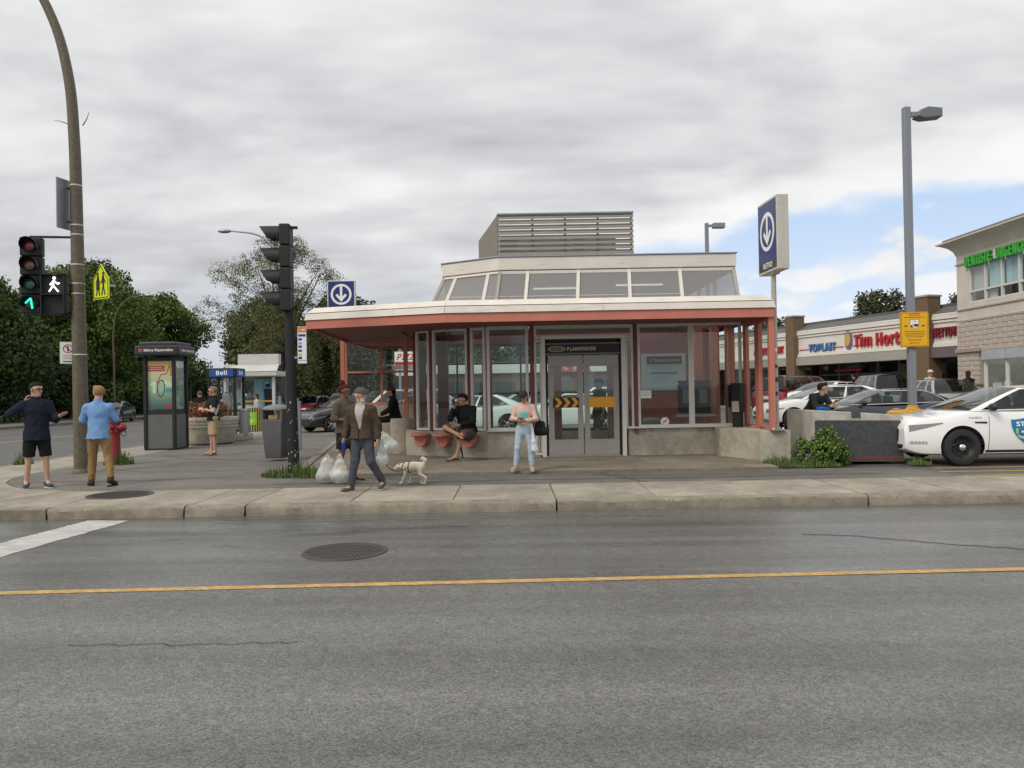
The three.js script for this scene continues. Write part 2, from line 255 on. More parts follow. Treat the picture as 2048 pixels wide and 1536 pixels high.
// pavement: kerb stones, concrete slabs, asphalt strip, asphalt corner
const walk = new THREE.Group(); walk.name = 'sidewalk'; walk.userData = { kind: 'structure', label: 'pale concrete sidewalk slabs behind a worn kerb' }; scene.add(walk);
{
  const R = mulberry(5), slabM = [0, 1, 2, 3].map((k) => mat([0.42 * (1 + 0.035 * (k - 1.5)), 0.385 * (1 + 0.035 * (k - 1.5)), 0.325 * (1 + 0.03 * (k - 1.5))], 0.8, { map: T.concrete, bumpMap: T.concreteB, bumpScale: 0.003 }));
  const rough = (g, a, s) => { g = g.index ? g.toNonIndexed() : g; const p = g.attributes.position; for (let i = 0; i < p.count; i++) { const x = p.getX(i), y = p.getY(i), z = p.getZ(i); p.setXYZ(i, x + a * perlin.noise(x * s, y * s, z * s + 3), y + 0.4 * a * perlin.noise(x * s + 9, y * s, z * s), z + a * perlin.noise(x * s, y * s + 5, z * s)); } g.computeVertexNormals(); return toCreasedNormals(g, 0.7); };
  const joints = [-6.6, -4.62, -3.83, -2.36, -0.88, 0.6, 2.05, 3.55, 4.98, 6.4, 7.85, 9.3, 10.8, 12.3, 13.8, 15.3];
  for (let i = 0; i + 1 < joints.length; i++) {
    const a = joints[i], b = joints[i + 1], dy = 0.008 * (R() - 0.5);
    mesh('slab', muv(rough(prism([[a + 0.008, KZ - 0.2], [b - 0.008, KZ - 0.2], [b - 0.008, -12.88 - 0.05 * R()], [a + 0.008, -12.88 - 0.05 * R()]], -0.2, 0.0 + dy, 0.008), 0, 1), 2.2, i * 0.37), slabM[i % 4], walk);
  }
  const kj = [-6.6, -4.66, -3.80, 0.60, 5.0, 9.4, 15.3];
  for (let i = 0; i + 1 < kj.length; i++) {
    const a = kj[i] + 0.012, b = kj[i + 1] - 0.012, n = Math.max(2, Math.ceil((b - a) / 0.06));
    const prof = [[KZ + 0.012, -0.2], [KZ + 0.004, -0.13], [KZ - 0.006, -0.045], [KZ - 0.03, -0.012], [KZ - 0.07, 0.0], [KZ - 0.198, 0.002], [KZ - 0.198, -0.2]], pos = [], idx = [];
    for (let k = 0; k <= n; k++) { const x = mix(a, b, k / n); for (const [z, y] of prof) { const e = 0.022 * perlin.noise(x * 2.2, y * 9, 3) + 0.012 * perlin.noise(x * 9, y * 20, 8), chip = Math.max(0, perlin.noise(x * 1.3, 2.2, 7) - 0.30) * 0.14 * (y > -0.06 && z > KZ - 0.1 ? 1 : 0); pos.push(x, y - chip * 0.5, z + (z > KZ - 0.15 ? e - chip : 0)); } }
    const m = prof.length; for (let k = 0; k < n; k++) for (let j = 0; j < m - 1; j++) { const q = k * m + j; idx.push(q, q + m, q + 1, q + 1, q + m, q + m + 1); }
    for (let j = 1; j < m - 1; j++) { idx.push(0, j, j + 1); const q = n * m; idx.push(q, q + j + 1, q + j); }
    const g = new THREE.BufferGeometry(); g.setAttribute('position', new THREE.Float32BufferAttribute(pos, 3)); g.setIndex(idx); g.computeVertexNormals();
    mesh('kerb_stone', muv(toCreasedNormals(g, 0.8), 1.3, i * 0.21), M.kerb, walk);
  }
  // rounded corner into the side street
  const C = [-6.6, -16.4], ro = 5.45; let prev = null;
  for (let i = 0; i < 6; i++) {
    const a0 = rad(-90 + i * 15 + 0.15), a1 = rad(-90 + (i + 1) * 15 - 0.15), pts = [], A = (a, r) => [C[0] - Math.cos(a) * r * (a > -1.5707 ? 1 : 1), C[1] - Math.sin(a) * r];
    for (let k = 0; k <= 6; k++) pts.push(A(mix(a0, a1, k / 6), ro - 0.21)); for (let k = 6; k >= 0; k--) pts.push(A(mix(a0, a1, k / 6), ro - 2.0));
    mesh('slab', muv(prism(pts, -0.2, 0.004 * (i % 2), 0.008), 2.2, i * 0.3), slabM[i % 4], walk);
    const kp = []; for (let k = 0; k <= 8; k++) kp.push(A(mix(a0, a1, k / 8), ro)); for (let k = 8; k >= 0; k--) kp.push(A(mix(a0, a1, k / 8), ro - 0.2));
    mesh('kerb_stone', muv(prism(kp, -0.2, 0.002, 0.02), 1.3, i * 0.5), M.kerb, walk);
  }
  for (let i = 0; i < 14; i++) { const z0 = -16.42 - i * 3.2; mesh('kerb_stone', muv(bx(0.2, 0.2, 3.17, -11.95, -0.198, z0 - 1.6, 0.02), 1.3, i * 0.4), M.kerb, walk); mesh('slab', muv(bx(1.75, 0.2, 3.17, -10.96, -0.2, z0 - 1.6, 0.008), 2.2, i * 0.33), slabM[i % 4], walk); }
}
// asphalt areas behind the slabs (solid, 20 cm thick), cut along the diagonal kerb of the driveway
function pavementTop(name, pts, y, m, uvs, label) {
  const g = prism(pts, y - 0.2, y), q = g.toNonIndexed ? muv(g, uvs) : g, p = q.attributes.position, col = [];
  for (let i = 0; i < p.count; i++) { const t = 1 + 0.3 * fbm(p.getX(i) * 0.4, p.getZ(i) * 0.4, 2, 3); col.push(t, t, t); }
  q.setAttribute('color', new THREE.Float32BufferAttribute(col, 3)); return structure(name, q, m, label);
}
function pavementGrid(name, inside, x0, x1, z0, z1, step, y, m, tone) {  // fine sheet with tone noise, clipped to a plan outline
  const pos = [], uv = [], col = [], idx = [], id = new Map(), nx = Math.round((x1 - x0) / step), nz = Math.round((z1 - z0) / step);
  const vid = (i, j) => { const k = i * 10000 + j; if (!id.has(k)) { const x = x0 + i * step, z = z0 + j * step, t = tone(x, z); id.set(k, pos.length / 3); pos.push(x, y, z); uv.push(x / 1.6, z / 1.6); col.push(t, t, t); } return id.get(k); };
  for (let j = 0; j < nz; j++) for (let i = 0; i < nx; i++) if (inside(x0 + (i + 0.5) * step, z0 + (j + 0.5) * step)) { const a = vid(i, j), b = vid(i + 1, j), c = vid(i + 1, j + 1), d = vid(i, j + 1); idx.push(a, c, b, a, d, c); }
  const g = new THREE.BufferGeometry(); g.setAttribute('position', new THREE.Float32BufferAttribute(pos, 3)); g.setAttribute('uv', new THREE.Float32BufferAttribute(uv, 2)); g.setAttribute('color', new THREE.Float32BufferAttribute(col, 3)); g.setIndex(idx); g.computeVertexNormals(); return structure(name, g, m);
}
const diagX = (z) => mix(-4.35, -6.6, (-z - 16) / 15);                 // line of the diagonal kerb
pavementGrid('asphalt_pavement', (x, z) => { const corner = Math.hypot(x + 6.6, z + 16.4); if (x < -6.6 && z > -16.4) return corner < 3.46; return x > -10.09 && x < (z < -15.2 ? diagX(Math.max(z, -31)) - 0.02 : 7.6 - (z + 12.9) * -0.25) && (z > -14.62 || x < -4.3); }, -10.1, 8, -60, -12.9, 0.1, -0.004, M.patch,
  (x, z) => 1 + 0.5 * fbm(x * 0.35, z * 0.9, 4, 4) + 0.35 * fbm(x * 1.6, z * 2.2, 2, 4) + (z > -14.7 && x > -4 ? -0.12 : 0));
structure('diagonal_kerb', muv(prism([[-4.14, -15.3], [-4.32, -15.3], [-6.66, -31], [-6.48, -31]], -0.2, 0.065, 0.015), 1.3), M.kerb, 'concrete edging running diagonally beside the driveway');
// raised platform of the station
{
  const R = mulberry(8), plat = new THREE.Group(); plat.name = 'station_platform'; plat.userData = { kind: 'structure', label: 'stained concrete apron in front of the glass pavilion' }; scene.add(plat);
  const rows = [-14.62, -16.2, -17.9, -20.2, -22.6, -25, -28, -31], js = [-9, -2.1, 0.4, 2.75, 4.4, 5.0]; M.platform = mat([0.28, 0.25, 0.205], 0.72, { map: T.concrete, bumpMap: T.concreteB, bumpScale: 0.003 });
  for (let r = 0; r + 1 < rows.length; r++) for (let i = 0; i + 1 < js.length; i++) { const z0 = rows[r] - 0.005, z1 = rows[r + 1] + 0.005, L = (z) => Math.max(js[i] + 0.005, (z > -15.3 ? -4.3 : diagX(z) + 0.12)), q = js[i + 1] - 0.005; mesh('slab', muv(prism([[L(z0), z0], [q, z0], [q, z1], [L(z1), z1]], -0.15, 0.05 - 0.004 * R(), 0.012), 2.6, i * 0.31 + r * 0.17), M.platform, plat); }
}
// verge and pavement across the side street
structure('far_kerb', muv(bx(0.25, 0.18, 200, -29.1, -0.16, -125), 1.5), M.kerb);
structure('far_pavement', sheet(-33, -29.2, -30, -230, 10, 120, () => 0.0, (x, z) => 1 + 0.3 * fbm(x, z * 0.3, 4, 3), 2), mat([0.21, 0.195, 0.165], 0.9, { vertexColors: true, map: T.concrete }));
structure('far_lawn', sheet(-160, -33, -28, -260, 60, 80, (x, z) => 0.02 + 0.5 * sstep(-36, -60, x), (x, z) => 1 + 0.6 * fbm(x * 0.4, z * 0.4, 4, 4), 1), mat([0.055, 0.085, 0.025], 0.95, { vertexColors: true, map: T.worn }));

// cracks as narrow tar-dark seams lying in the asphalt
function crack(pts, w, y, seed) {
  const R = mulberry(seed), out = []; for (let i = 0; i + 1 < pts.length; i++) { const n = 14; for (let k = 0; k < n; k++) { const t = k / n; out.push([mix(pts[i][0], pts[i + 1][0], t) + (R() - 0.5) * 0.05, mix(pts[i][1], pts[i + 1][1], t) + (R() - 0.5) * 0.05]); } }
  out.push(pts.at(-1)); const s = stripe('pavement_crack', out, w, y, M.tar ??= mat([0.022, 0.021, 0.02], 0.6), out.length * 2); return s;
}
crack([[3.3, -8.9], [3.8, -8.75], [4.6, -8.2], [5.3, -7.8]], 0.025, -0.145, 1);
crack([[-3.1, -5.35], [-2.2, -5.32], [-1.5, -5.34]], 0.009, -0.145, 2);
crack([[-4, -10.35], [-1, -10.42], [2, -10.4]], 0.012, -0.145, 21);
crack([[-9.8, -13.9], [-8.7, -14.6], [-7, -14.5], [-5.2, -14.9]], 0.03, 0.0, 3);
crack([[-9, -16.9], [-7.5, -16.1], [-5.6, -16.4]], 0.025, 0.0, 4);
crack([[-9.2, -20.5], [-8, -19.2], [-6.5, -18.9]], 0.03, 0.0, 5);
crack([[-4.2, -13.5], [-2, -13.42], [0.5, -13.55], [3, -13.4], [6.5, -13.6]], 0.03, 0.0, 6);
crack([[1.6, -14.4], [1.9, -13.7], [2.2, -12.95]], 0.02, 0.0, 7);

// manhole covers: cast iron ring, disc and raised ribs
function manhole(x, y, z, r, label) {
  const t = thing('manhole_cover', label, 'manhole cover', [x, y, z]), iron = mat([0.10, 0.085, 0.075], 0.55, { metalness: 0.4, map: T.worn });
  mesh('frame', lathe([[r * 0.9, 0], [r * 0.91, 0.012], [r, 0.012], [r * 1.01, 0]], 40), iron, t);
  mesh('disc', cyl(r * 0.885, r * 0.885, 0.006, 0, 0, 0, 40), iron, t);
  for (let i = -9; i <= 9; i++) { const u = i / 9.6 * r * 0.88, h = Math.sqrt(Math.max(0, (r * 0.84) ** 2 - u * u)); for (let k = 0; k < 5; k++) { const a = -h + 2 * h * (k + 0.1) / 5, b = -h + 2 * h * (k + 0.85) / 5; if (b - a > 0.02) mesh('rib', bx(r * 0.045, 0.007, b - a, u, 0.005, (a + b) / 2), iron, t); } }
}
manhole(-6.27, 0.004, -12.36, 0.49, 'round ribbed iron manhole cover set in the sidewalk corner');
manhole(-1.83, -0.148, -8.36, 0.45, 'round iron manhole cover in the middle of the wet road');
// ---------------------------------------------------------------- metro pavilion
const station = thing('metro_station', 'low glass pavilion with white and orange canopy and louvred box on its roof', 'station', [0, 0, 0]);
{
  const P = station, FY = 0.05;
  const base = muv;
  // framed pane between two plan points
  function win(name, a, b, y0, y1, { fw = 0.06, fd = 0.08, m = M.alu, glass = M.glassGreen, mid = [], bars = [], off = 0 } = {}) {
    const A = V(a[0], 0, a[1]), B = V(b[0], 0, b[1]), L = A.distanceTo(B), w = part(name, P, [(a[0] + b[0]) / 2, y0, (a[1] + b[1]) / 2], -Math.atan2(B.z - A.z, B.x - A.x)), h = y1 - y0, f = [];
    f.push(bx(L, fw, fd, 0, 0, 0, 0.006), bx(L, fw, fd, 0, h - fw, 0, 0.006), bx(fw, h - 2 * fw, fd, -L / 2 + fw / 2, fw, 0, 0.006), bx(fw, h - 2 * fw, fd, L / 2 - fw / 2, fw, 0, 0.006));
    for (const t of mid) f.push(bx(fw * 0.8, h - 2 * fw, fd * 0.9, -L / 2 + t * L, fw, 0)); for (const t of bars) f.push(bx(L - 2 * fw, fw * 0.8, fd * 0.85, 0, t * h, 0));
    mesh('frame', join(f), m, w);
    const xs = [0, ...mid, 1], ys = [0, ...bars, 1];
    for (let i = 0; i + 1 < xs.length; i++) for (let j = 0; j + 1 < ys.length; j++) { const x0 = -L / 2 + xs[i] * L + fw * 0.5, x1 = -L / 2 + xs[i + 1] * L - fw * 0.5, q0 = ys[j] * h + fw * 0.5, q1 = ys[j + 1] * h - fw * 0.5; const g = new THREE.PlaneGeometry(x1 - x0, q1 - q0); g.translate((x0 + x1) / 2, (q0 + q1) / 2, off); mesh('pane', g, glass, w); }
    return w;
  }
  // concrete base walls
  const wallSeg = (pts, y1, seed) => mesh('concrete_wall', muv(prism(pts, FY - 0.1, y1, 0.012), 1.7, seed), M.concrete, P);
  wallSeg([[-2.33, -18.62], [-0.57, -17.58], [0.62, -17.58], [0.62, -17.86], [-0.5, -17.86], [-2.2, -18.86]], 0.64, 0.1);
  wallSeg([[2.62, -17.58], [4.56, -17.58], [4.56, -17.86], [2.62, -17.86]], 0.66, 0.5);
  wallSeg([[4.562, -17.86], [4.562, -17.12], [4.86, -16.25], [5.02, -15.74], [5.62, -15.70], [5.62, -17.86]], 0.66, 0.8);
  wallSeg([[-2.6, -18.86], [-2.33, -18.63], [-2.22, -18.87], [-2.45, -23.8], [-2.7, -23.8]], 0.64, 0.3);
  wallSeg([[-4.72, -21.0], [-2.68, -21.0], [-2.68, -21.25], [-4.72, -21.25]], 1.22, 0.45);
  // canopy outline, counter clockwise seen from above
  const out = [[5.31, -15.6], [-1.33, -15.6], [-4.40, -16.62], [-4.62, -24.6], [5.31, -24.6]];
  const inset = (pts, d) => pts.map((p, i) => { const a = pts[(i + pts.length - 1) % pts.length], b = pts[(i + 1) % pts.length]; const n = (u, v) => { const dx = v[0] - u[0], dz = v[1] - u[1], L = Math.hypot(dx, dz); return [dz / L, -dx / L]; }; const n0 = n(a, p), n1 = n(p, b), k = 1 + n0[0] * n1[0] + n0[1] * n1[1]; return [p[0] + d * (n0[0] + n1[0]) / k, p[1] + d * (n0[1] + n1[1]) / k]; });
  const sgn = (() => { const q = inset(out, 0.1); return q[0][1] < out[0][1] ? 1 : -1; })();
  const ring = (d) => inset(out, d * sgn);
  function band(name, i, [d0, y0], [d1, y1], m, t0 = 0, t1 = 1, th = 0.04) {   // board between two levels along one edge
    const lo = ring(d0), hi = ring(d1), loi = ring(d0 + th), hii = ring(d1 + th), n = (i + 1) % out.length, L = (q, y, t) => V(mix(q[i][0], q[n][0], t), y, mix(q[i][1], q[n][1], t));
    const c = [L(lo, y0, t0), L(lo, y0, t1), L(hi, y1, t1), L(hi, y1, t0), L(loi, y0, t0), L(loi, y0, t1), L(hii, y1, t1), L(hii, y1, t0)];
    const g = join([quad(c[1], c[0], c[3], c[2], 8, 1), quad(c[4], c[5], c[6], c[7]), quad(c[0], c[1], c[5], c[4]), quad(c[3], c[7], c[6], c[2]), quad(c[0], c[4], c[7], c[3]), quad(c[1], c[2], c[6], c[5])]); g.computeVertexNormals();
    return mesh(name, muv(g, 1.9, i * 0.3 + t0), m, P);
  }
  const splits = { 0: [0, 0.52, 1], 1: [0, 0.36, 1], 2: [0, 0.3, 0.6, 1], 3: [0, 0.5, 1], 4: [0, 0.5, 1] };
  for (let i = 0; i < 5; i++) {
    band('orange_edge', i, [0, 2.955], [0, 3.135], M.orange);
    for (let k = 0; k + 1 < splits[i].length; k++) { const a = splits[i][k] + 0.0008, b = splits[i][k + 1] - 0.0008; band('fascia_board', i, [-0.03, 3.143], [0.0, 3.278], M.fascia, a, b); }
    band('fascia_board', i, [0.012, 3.294], [0.15, 3.415], M.fascia, 0.0005, 0.9995);
  }
  // roof slab with opening under the lantern, and boarded soffit
  const hole = [[5.0, -17.95], [-0.2, -17.95], [-1.6, -18.75], [-1.9, -23.4], [5.0, -23.4]];
  const slabWithHole = (poly, y0, y1) => { const s = new THREE.Shape(poly.map(([x, z]) => new THREE.Vector2(x, -z))); s.holes.push(new THREE.Path(hole.map(([x, z]) => new THREE.Vector2(x, -z)))); const g = new THREE.ExtrudeGeometry(s, { depth: y1 - y0, bevelEnabled: false }); g.rotateX(-Math.PI / 2); g.translate(0, y0, 0); return g; };
  mesh('roof_slab', muv(slabWithHole(ring(0.18), 3.1, 3.40), 2), M.midGrey, P);
  mesh('soffit', muv(slabWithHole(ring(0.06), 3.03, 3.09), 2), M.maroon, P);
  for (let k = 0; k < 22; k++) { const z = -15.85 - k * 0.24, zf = z + 0.11, x0 = zf > -16.70 ? -1.33 - Math.max(0, -zf - 15.6) / 1.02 * 3.07 + 0.22 : -4.28, x1 = z > -17.5 ? 5.2 : (z > -18.6 ? mix(-0.6, -2.3, (-z - 17.6)) - 0.06 : -2.65); if (x1 - Math.max(x0, -4.28) > 0.05) mesh('soffit_board', bx(x1 - Math.max(x0, -4.28), 0.022, 0.215, (Math.max(x0, -4.28) + x1) / 2, 3.007, z, 0.005), M.maroon, P); }
  // lantern: raked glazing between white bars, white cap
  const lb = [[5.2, -17.6], [-0.35, -17.6], [-1.98, -18.5], [-2.3, -23.6], [5.2, -23.6]], lt = [[5.27, -18.28], [-0.24, -18.28], [-1.62, -19.15], [-1.85, -23.2], [5.27, -23.2]];
  const lp = (i, t, s) => { const n = (i + 1) % 5, b = V(mix(lb[i][0], lb[n][0], t), 3.42, mix(lb[i][1], lb[n][1], t)), q = V(mix(lt[i][0], lt[n][0], t), 4.36, mix(lt[i][1], lt[n][1], t)); return b.lerp(q, s); };
  const cuts = { 0: [0, 0.2305, 0.447, 0.664, 0.88, 1], 1: [0, 0.2, 0.78, 1], 2: [0, 0.33, 0.66, 1], 3: [0, 0.25, 0.5, 0.75, 1], 4: [0, 0.33, 0.66, 1] };
  for (let i = 0; i < 5; i++) {
    const w = part('lantern_window', P); for (let k = 0; k + 1 < cuts[i].length; k++) mesh('pane', quad(lp(i, cuts[i][k], 0.0), lp(i, cuts[i][k + 1], 0.0), lp(i, cuts[i][k + 1], 1), lp(i, cuts[i][k], 1)), M.frost, w);
    for (const t of cuts[i]) mesh('glazing_bar', bar(lp(i, t, -0.02), lp(i, t, 1.02), 0.075, 0.075), M.fascia, w);
    mesh('rail', join([bar(lp(i, 0, 0.98), lp(i, 1, 0.98), 0.07, 0.07), bar(lp(i, 0, 0.02), lp(i, 1, 0.02), 0.07, 0.07)]), M.fascia, w);
  }
  const cap = (d) => lt.map(([x, z], i) => [x + (i === 0 || i === 4 ? d : -d * (i === 2 ? 1 : i === 3 ? 1 : 0.4)), z + (i < 2 ? d : i === 2 ? d * 0.6 : -d)]);
  mesh('lantern_cap', muv(prism(cap(0.06), 4.40, 4.70, 0.012), 1.9), M.fascia, P);
  mesh('lantern_cap_flashing', prism(cap(0.085), 4.703, 4.735, 0.008), M.steel, P);
  // louvred plant box
  {
    const metal = mat([0.36, 0.345, 0.31], 0.5, { metalness: 0.25, map: T.stained }), x0 = -0.30, x1 = 3.2, L = part('louvre_box', P);
    for (let k = 0; k < 10; k++) { const y = 4.80 + k * 0.134; const g = new THREE.BoxGeometry(x1 - x0, 0.012, 0.15); g.rotateX(rad(38)); const lip = bx(x1 - x0, 0.045, 0.012, 0, -0.085, 0.062); const s = join([g, lip]); s.translate((x0 + x1) / 2, y + 0.06, -20); mesh('louvre_slat', muv(s, 1.5, k * 0.2), metal, L); const s2 = s.clone(); s2.rotateY(Math.PI); s2.translate(x0 + x1, 0, -20 - 23.4); mesh('louvre_slat', s2, metal, L); }
    mesh('side_panel', muv(join([quad(V(x0, 4.74, -20), V(x0, 6.12, -20), V(-0.94, 6.12, -23.5), V(-0.94, 4.74, -23.5)), bar(V(x0, 4.74, -20.02), V(x0, 6.12, -20.02), 0.05)]), 1.6), mat([0.24, 0.225, 0.19], 0.6, { map: T.stained }), L);
    for (const x of [x0 + 0.9, x0 + 1.75, x0 + 2.6, x1 - 0.03]) mesh('post', join([bar(V(x, 4.74, -20.14), V(x, 6.1, -20.14), 0.05), bar(V(x, 4.74, -23.26), V(x, 6.1, -23.26), 0.05)]), metal, L);
    mesh('top_trim', bx(x1 - x0 + 0.02, 0.035, 0.09, (x0 + x1) / 2, 6.10, -19.98), M.steel, L);
    mesh('duct', join([bx(1.5, 0.95, 1.4, 1.0, 4.75, -21.8, 0.02), bx(0.7, 1.1, 0.9, 2.5, 4.75, -21.9, 0.02)]), M.midGrey, L);
  }
  // front glazing, left faceted part
  const A = [-2.30, -18.6], B = [-0.57, -17.6], on = (t, o = 0) => [mix(A[0], B[0], t) - o * 0.5, mix(A[1], B[1], t) + o * 0.866];
  const y0 = 0.655, y1 = 3.03;
  win('window', on(0.01), on(0.205), y0, y1, { fw: 0.055 }); win('window', on(0.255), on(0.745), y0, y1, { fw: 0.055 }); win('window', on(0.79), on(0.985), y0, y1, { fw: 0.055 });
  for (const t of [0.23, 0.767]) mesh('column', bx(0.07, y1 - FY - 0.55, 0.12, on(t)[0], 0.64, on(t)[1], 0, rad(30)), M.maroon, P);
  win('window', [-0.565, -17.6], [0.38, -17.6], y0, y1, { fw: 0.065 });
  mesh('window_sill', join([bx(1.1, 0.035, 0.16, -0.03, 0.64, -17.56), bx(2.5, 0.035, 0.16, 3.86, 0.662, -17.56)]), M.alu, P);
  mesh('column', bx(0.085, 2.5, 0.14, 0.46, 0.55, -17.6), M.maroon, P); mesh('column', bx(0.07, 2.5, 0.14, 2.80, 0.55, -17.6), M.maroon, P);
  win('window', [0.51, -17.6], [0.69, -17.6], y0 - 0.57, 2.70, { fw: 0.05 }); win('window', [2.57, -17.6], [2.76, -17.6], y0, 2.70, { fw: 0.05 });
  win('transom_window', [0.51, -17.6], [2.76, -17.6], 2.71, y1, { fw: 0.06 });
  win('window', [2.85, -17.6], [4.07, -17.6], y0 + 0.02, y1, { fw: 0.06 }); win('window', [4.07, -17.6], [5.22, -17.6], y0 + 0.02, y1, { fw: 0.06 });
  // right-hand screen, coming forward on the wing wall
  mesh('column', bx(0.11, 2.42, 0.11, 5.29, 0.66, -17.48), M.orange, P); mesh('column', bx(0.13, 2.36, 0.13, 5.29, 0.66, -16.6), M.orange, P); mesh('column', bx(0.11, 2.36, 0.11, 5.26, 0.66, -15.70), M.orange, P);
  win('side_screen', [5.29, -17.42], [5.29, -16.67], 0.7, 2.95, { fw: 0.05, m: M.orange, glass: M.glass }); win('side_screen', [5.29, -16.53], [5.27, -15.76], 0.7, 2.95, { fw: 0.05, m: M.orange, glass: M.glass });
  // left rear screen in orange steel with its own posts
  win('rear_screen', [-4.55, -21.12], [-2.62, -21.12], 1.23, 2.98, { fw: 0.07, m: M.orange, glass: M.glass, mid: [0.52], bars: [0.5] });
  mesh('column', bx(0.11, 1.8, 0.11, -4.60, 1.22, -21.12), M.orange, P);
  mesh('column', bx(0.10, 2.1, 0.10, -2.66, 0.92, -19.45), M.orange, P);
  mesh('concrete_bench', muv(lathe([[0.27, 0.04], [0.285, 0.06], [0.285, 0.88], [0.265, 0.915], [0, 0.92]], 32).translate(-2.78, 0, -19.45), 1.2), M.concrete, P);
  // side and rear walls
  win('side_window', [-2.34, -18.7], [-2.5, -21.2], y0, y1, { fw: 0.06, m: M.maroon, mid: [0.5], bars: [] }); win('side_window', [-2.5, -21.3], [-2.65, -23.7], y0, y1, { fw: 0.06, m: M.maroon, mid: [0.5] });
  for (const [a, b] of [[-2.6, -0.75], [-0.7, 1.25], [1.3, 3.0]]) win('rear_window', [a, -23.8], [b, -23.8], 0.3, y1, { fw: 0.07, m: M.black, mid: [0.5], bars: [0.42, 0.76], glass: M.glass });
  for (const x of [-2.0, -0.72, 1.28]) mesh('column', bx(0.30, 3.0, 0.30, x, FY, -22.6), M.maroon, P);
  wallSeg([[-2.6, -23.7], [3.0, -23.7], [3.0, -23.9], [-2.6, -23.9]], 0.30, 0.9);
  // interior brick core, ceiling beams, payphones, notice
  mesh('brick_wall', muv(join([bx(2.4, 3.0, 0.3, 4.12, 0.03, -20.2), bx(0.3, 3.0, 3.6, 3.06, 0.03, -22.0), bx(0.25, 3.0, 4.0, 5.2, 0.03, -22.0)]), 0.55), M.brickRed, P);
  for (const [x, z] of [[4.62, -19.2], [4.95, -18.9], [5.18, -18.4]]) mesh('column', bx(0.20, 2.98, 0.16, x, FY, z), M.orange, P);
  for (const z of [-20.6, -22.4]) mesh('ceiling_beam', bx(7.2, 0.14, 0.12, 1.6, 2.93, z), M.maroon, P);
  mesh('notice_board', bx(1.15, 0.95, 0.02, 3.92, 1.50, -20.03), mat([0.45, 0.50, 0.50], 0.4), P);
  panel(0.9, 0.2, printMat(canvasTex(512, 112, (g, w, h) => { g.fillStyle = '#101312'; g.fillRect(0, 0, w, h); g.fillStyle = '#b9b07a'; g.font = 'bold 58px sans-serif'; g.fillText('Borne en test', 106, 76); g.strokeStyle = '#b9b07a'; g.lineWidth = 6; g.strokeRect(38, 34, 42, 30); g.fillRect(44, 74, 32, 6); })), P, 'notice_heading', 3.94, 2.28, -20.0);
  panel(0.95, 0.6, printMat(canvasTex(512, 320, (g, w, h) => { g.fillStyle = '#aebcbc'; g.fillRect(0, 0, w, h); g.fillStyle = '#2f7fae'; g.fillRect(70, 96, 380, 36); g.fillStyle = '#7f9294'; for (let k = 0; k < 3; k++) g.fillRect(80, 22 + k * 20, 330 - k * 40, 8); for (let k = 0; k < 4; k++) g.fillRect(80, 160 + k * 26, 300 - k * 20, 8); })), P, 'notice_text', 3.92, 1.86, -20.012);
  panel(0.26, 0.17, printMat(canvasTex(128, 80, (g, w, h) => { g.fillStyle = '#e8e6df'; g.fillRect(0, 0, w, h); g.fillStyle = '#888'; for (let k = 0; k < 3; k++) g.fillRect(16, 20 + k * 16, 96, 5); })), P, 'paper_notice', 3.02, 1.42, -17.56);
  {
    const t = canvasTex(128, 128, (g) => { g.fillStyle = '#ddd8cc'; g.beginPath(); g.arc(64, 64, 62, 0, 7); g.fill(); g.strokeStyle = '#9a2b22'; g.lineWidth = 12; g.beginPath(); g.moveTo(28, 96); g.lineTo(100, 32); g.stroke(); g.fillStyle = '#333'; g.fillRect(40, 60, 44, 8); });
    const o = mesh('sticker', new THREE.CircleGeometry(0.10, 28), printMat(t), P); o.position.set(3.45, 0.80, -17.575);
  }
  const phone = (x, y, z, ry) => { const q = part('payphone', P, [x, y, z], ry); mesh('housing', join([bx(0.34, 0.75, 0.22, 0, 0, 0, 0.02), bx(0.38, 0.05, 0.34, 0, 0.73, 0.05, 0.02), bx(0.03, 0.62, 0.18, -0.17, 0.06, 0.14), bx(0.03, 0.62, 0.18, 0.17, 0.06, 0.14)]), M.black, q); mesh('telephone', bx(0.2, 0.36, 0.07, 0.02, 0.22, 0.13, 0.015), M.midGrey, q); mesh('handset', tube([V(-0.09, 0.5, 0.18), V(-0.12, 0.4, 0.2), V(-0.09, 0.28, 0.18)], 0.022, 12, 8), M.black, q); };
  phone(4.25, 0.95, -18.9, rad(-20)); phone(4.62, 0.95, -18.75, rad(-20));
  mesh('phone_ledge', bx(0.95, 0.06, 0.4, 4.4, 0.86, -18.75), M.steel, P);
  mesh('interior_bin', lathe([[0.24, 0.05], [0.27, 0.7], [0.2, 0.82], [0, 0.84]], 20).translate(3.45, 0, -19.3), M.midGrey, P);
  // outdoor payphone on a pedestal against the wing wall
  { const q = part('payphone', P, [5.02, 0.66, -17.28], rad(-35)); mesh('housing', join([bx(0.26, 0.66, 0.22, 0, 0.32, 0, 0.015), bx(0.2, 0.32, 0.18, 0, 0, 0, 0.01), bx(0.03, 0.5, 0.2, -0.13, 0.44, 0.14), bx(0.03, 0.5, 0.2, 0.13, 0.44, 0.14)]), M.black, q); mesh('telephone', bx(0.16, 0.24, 0.05, 0, 0.34, 0.13), mat([0.42, 0.36, 0.27], 0.5), q); mesh('side_label', bx(0.006, 0.36, 0.14, -0.15, 0.52, 0.12), M.yellow, q); }
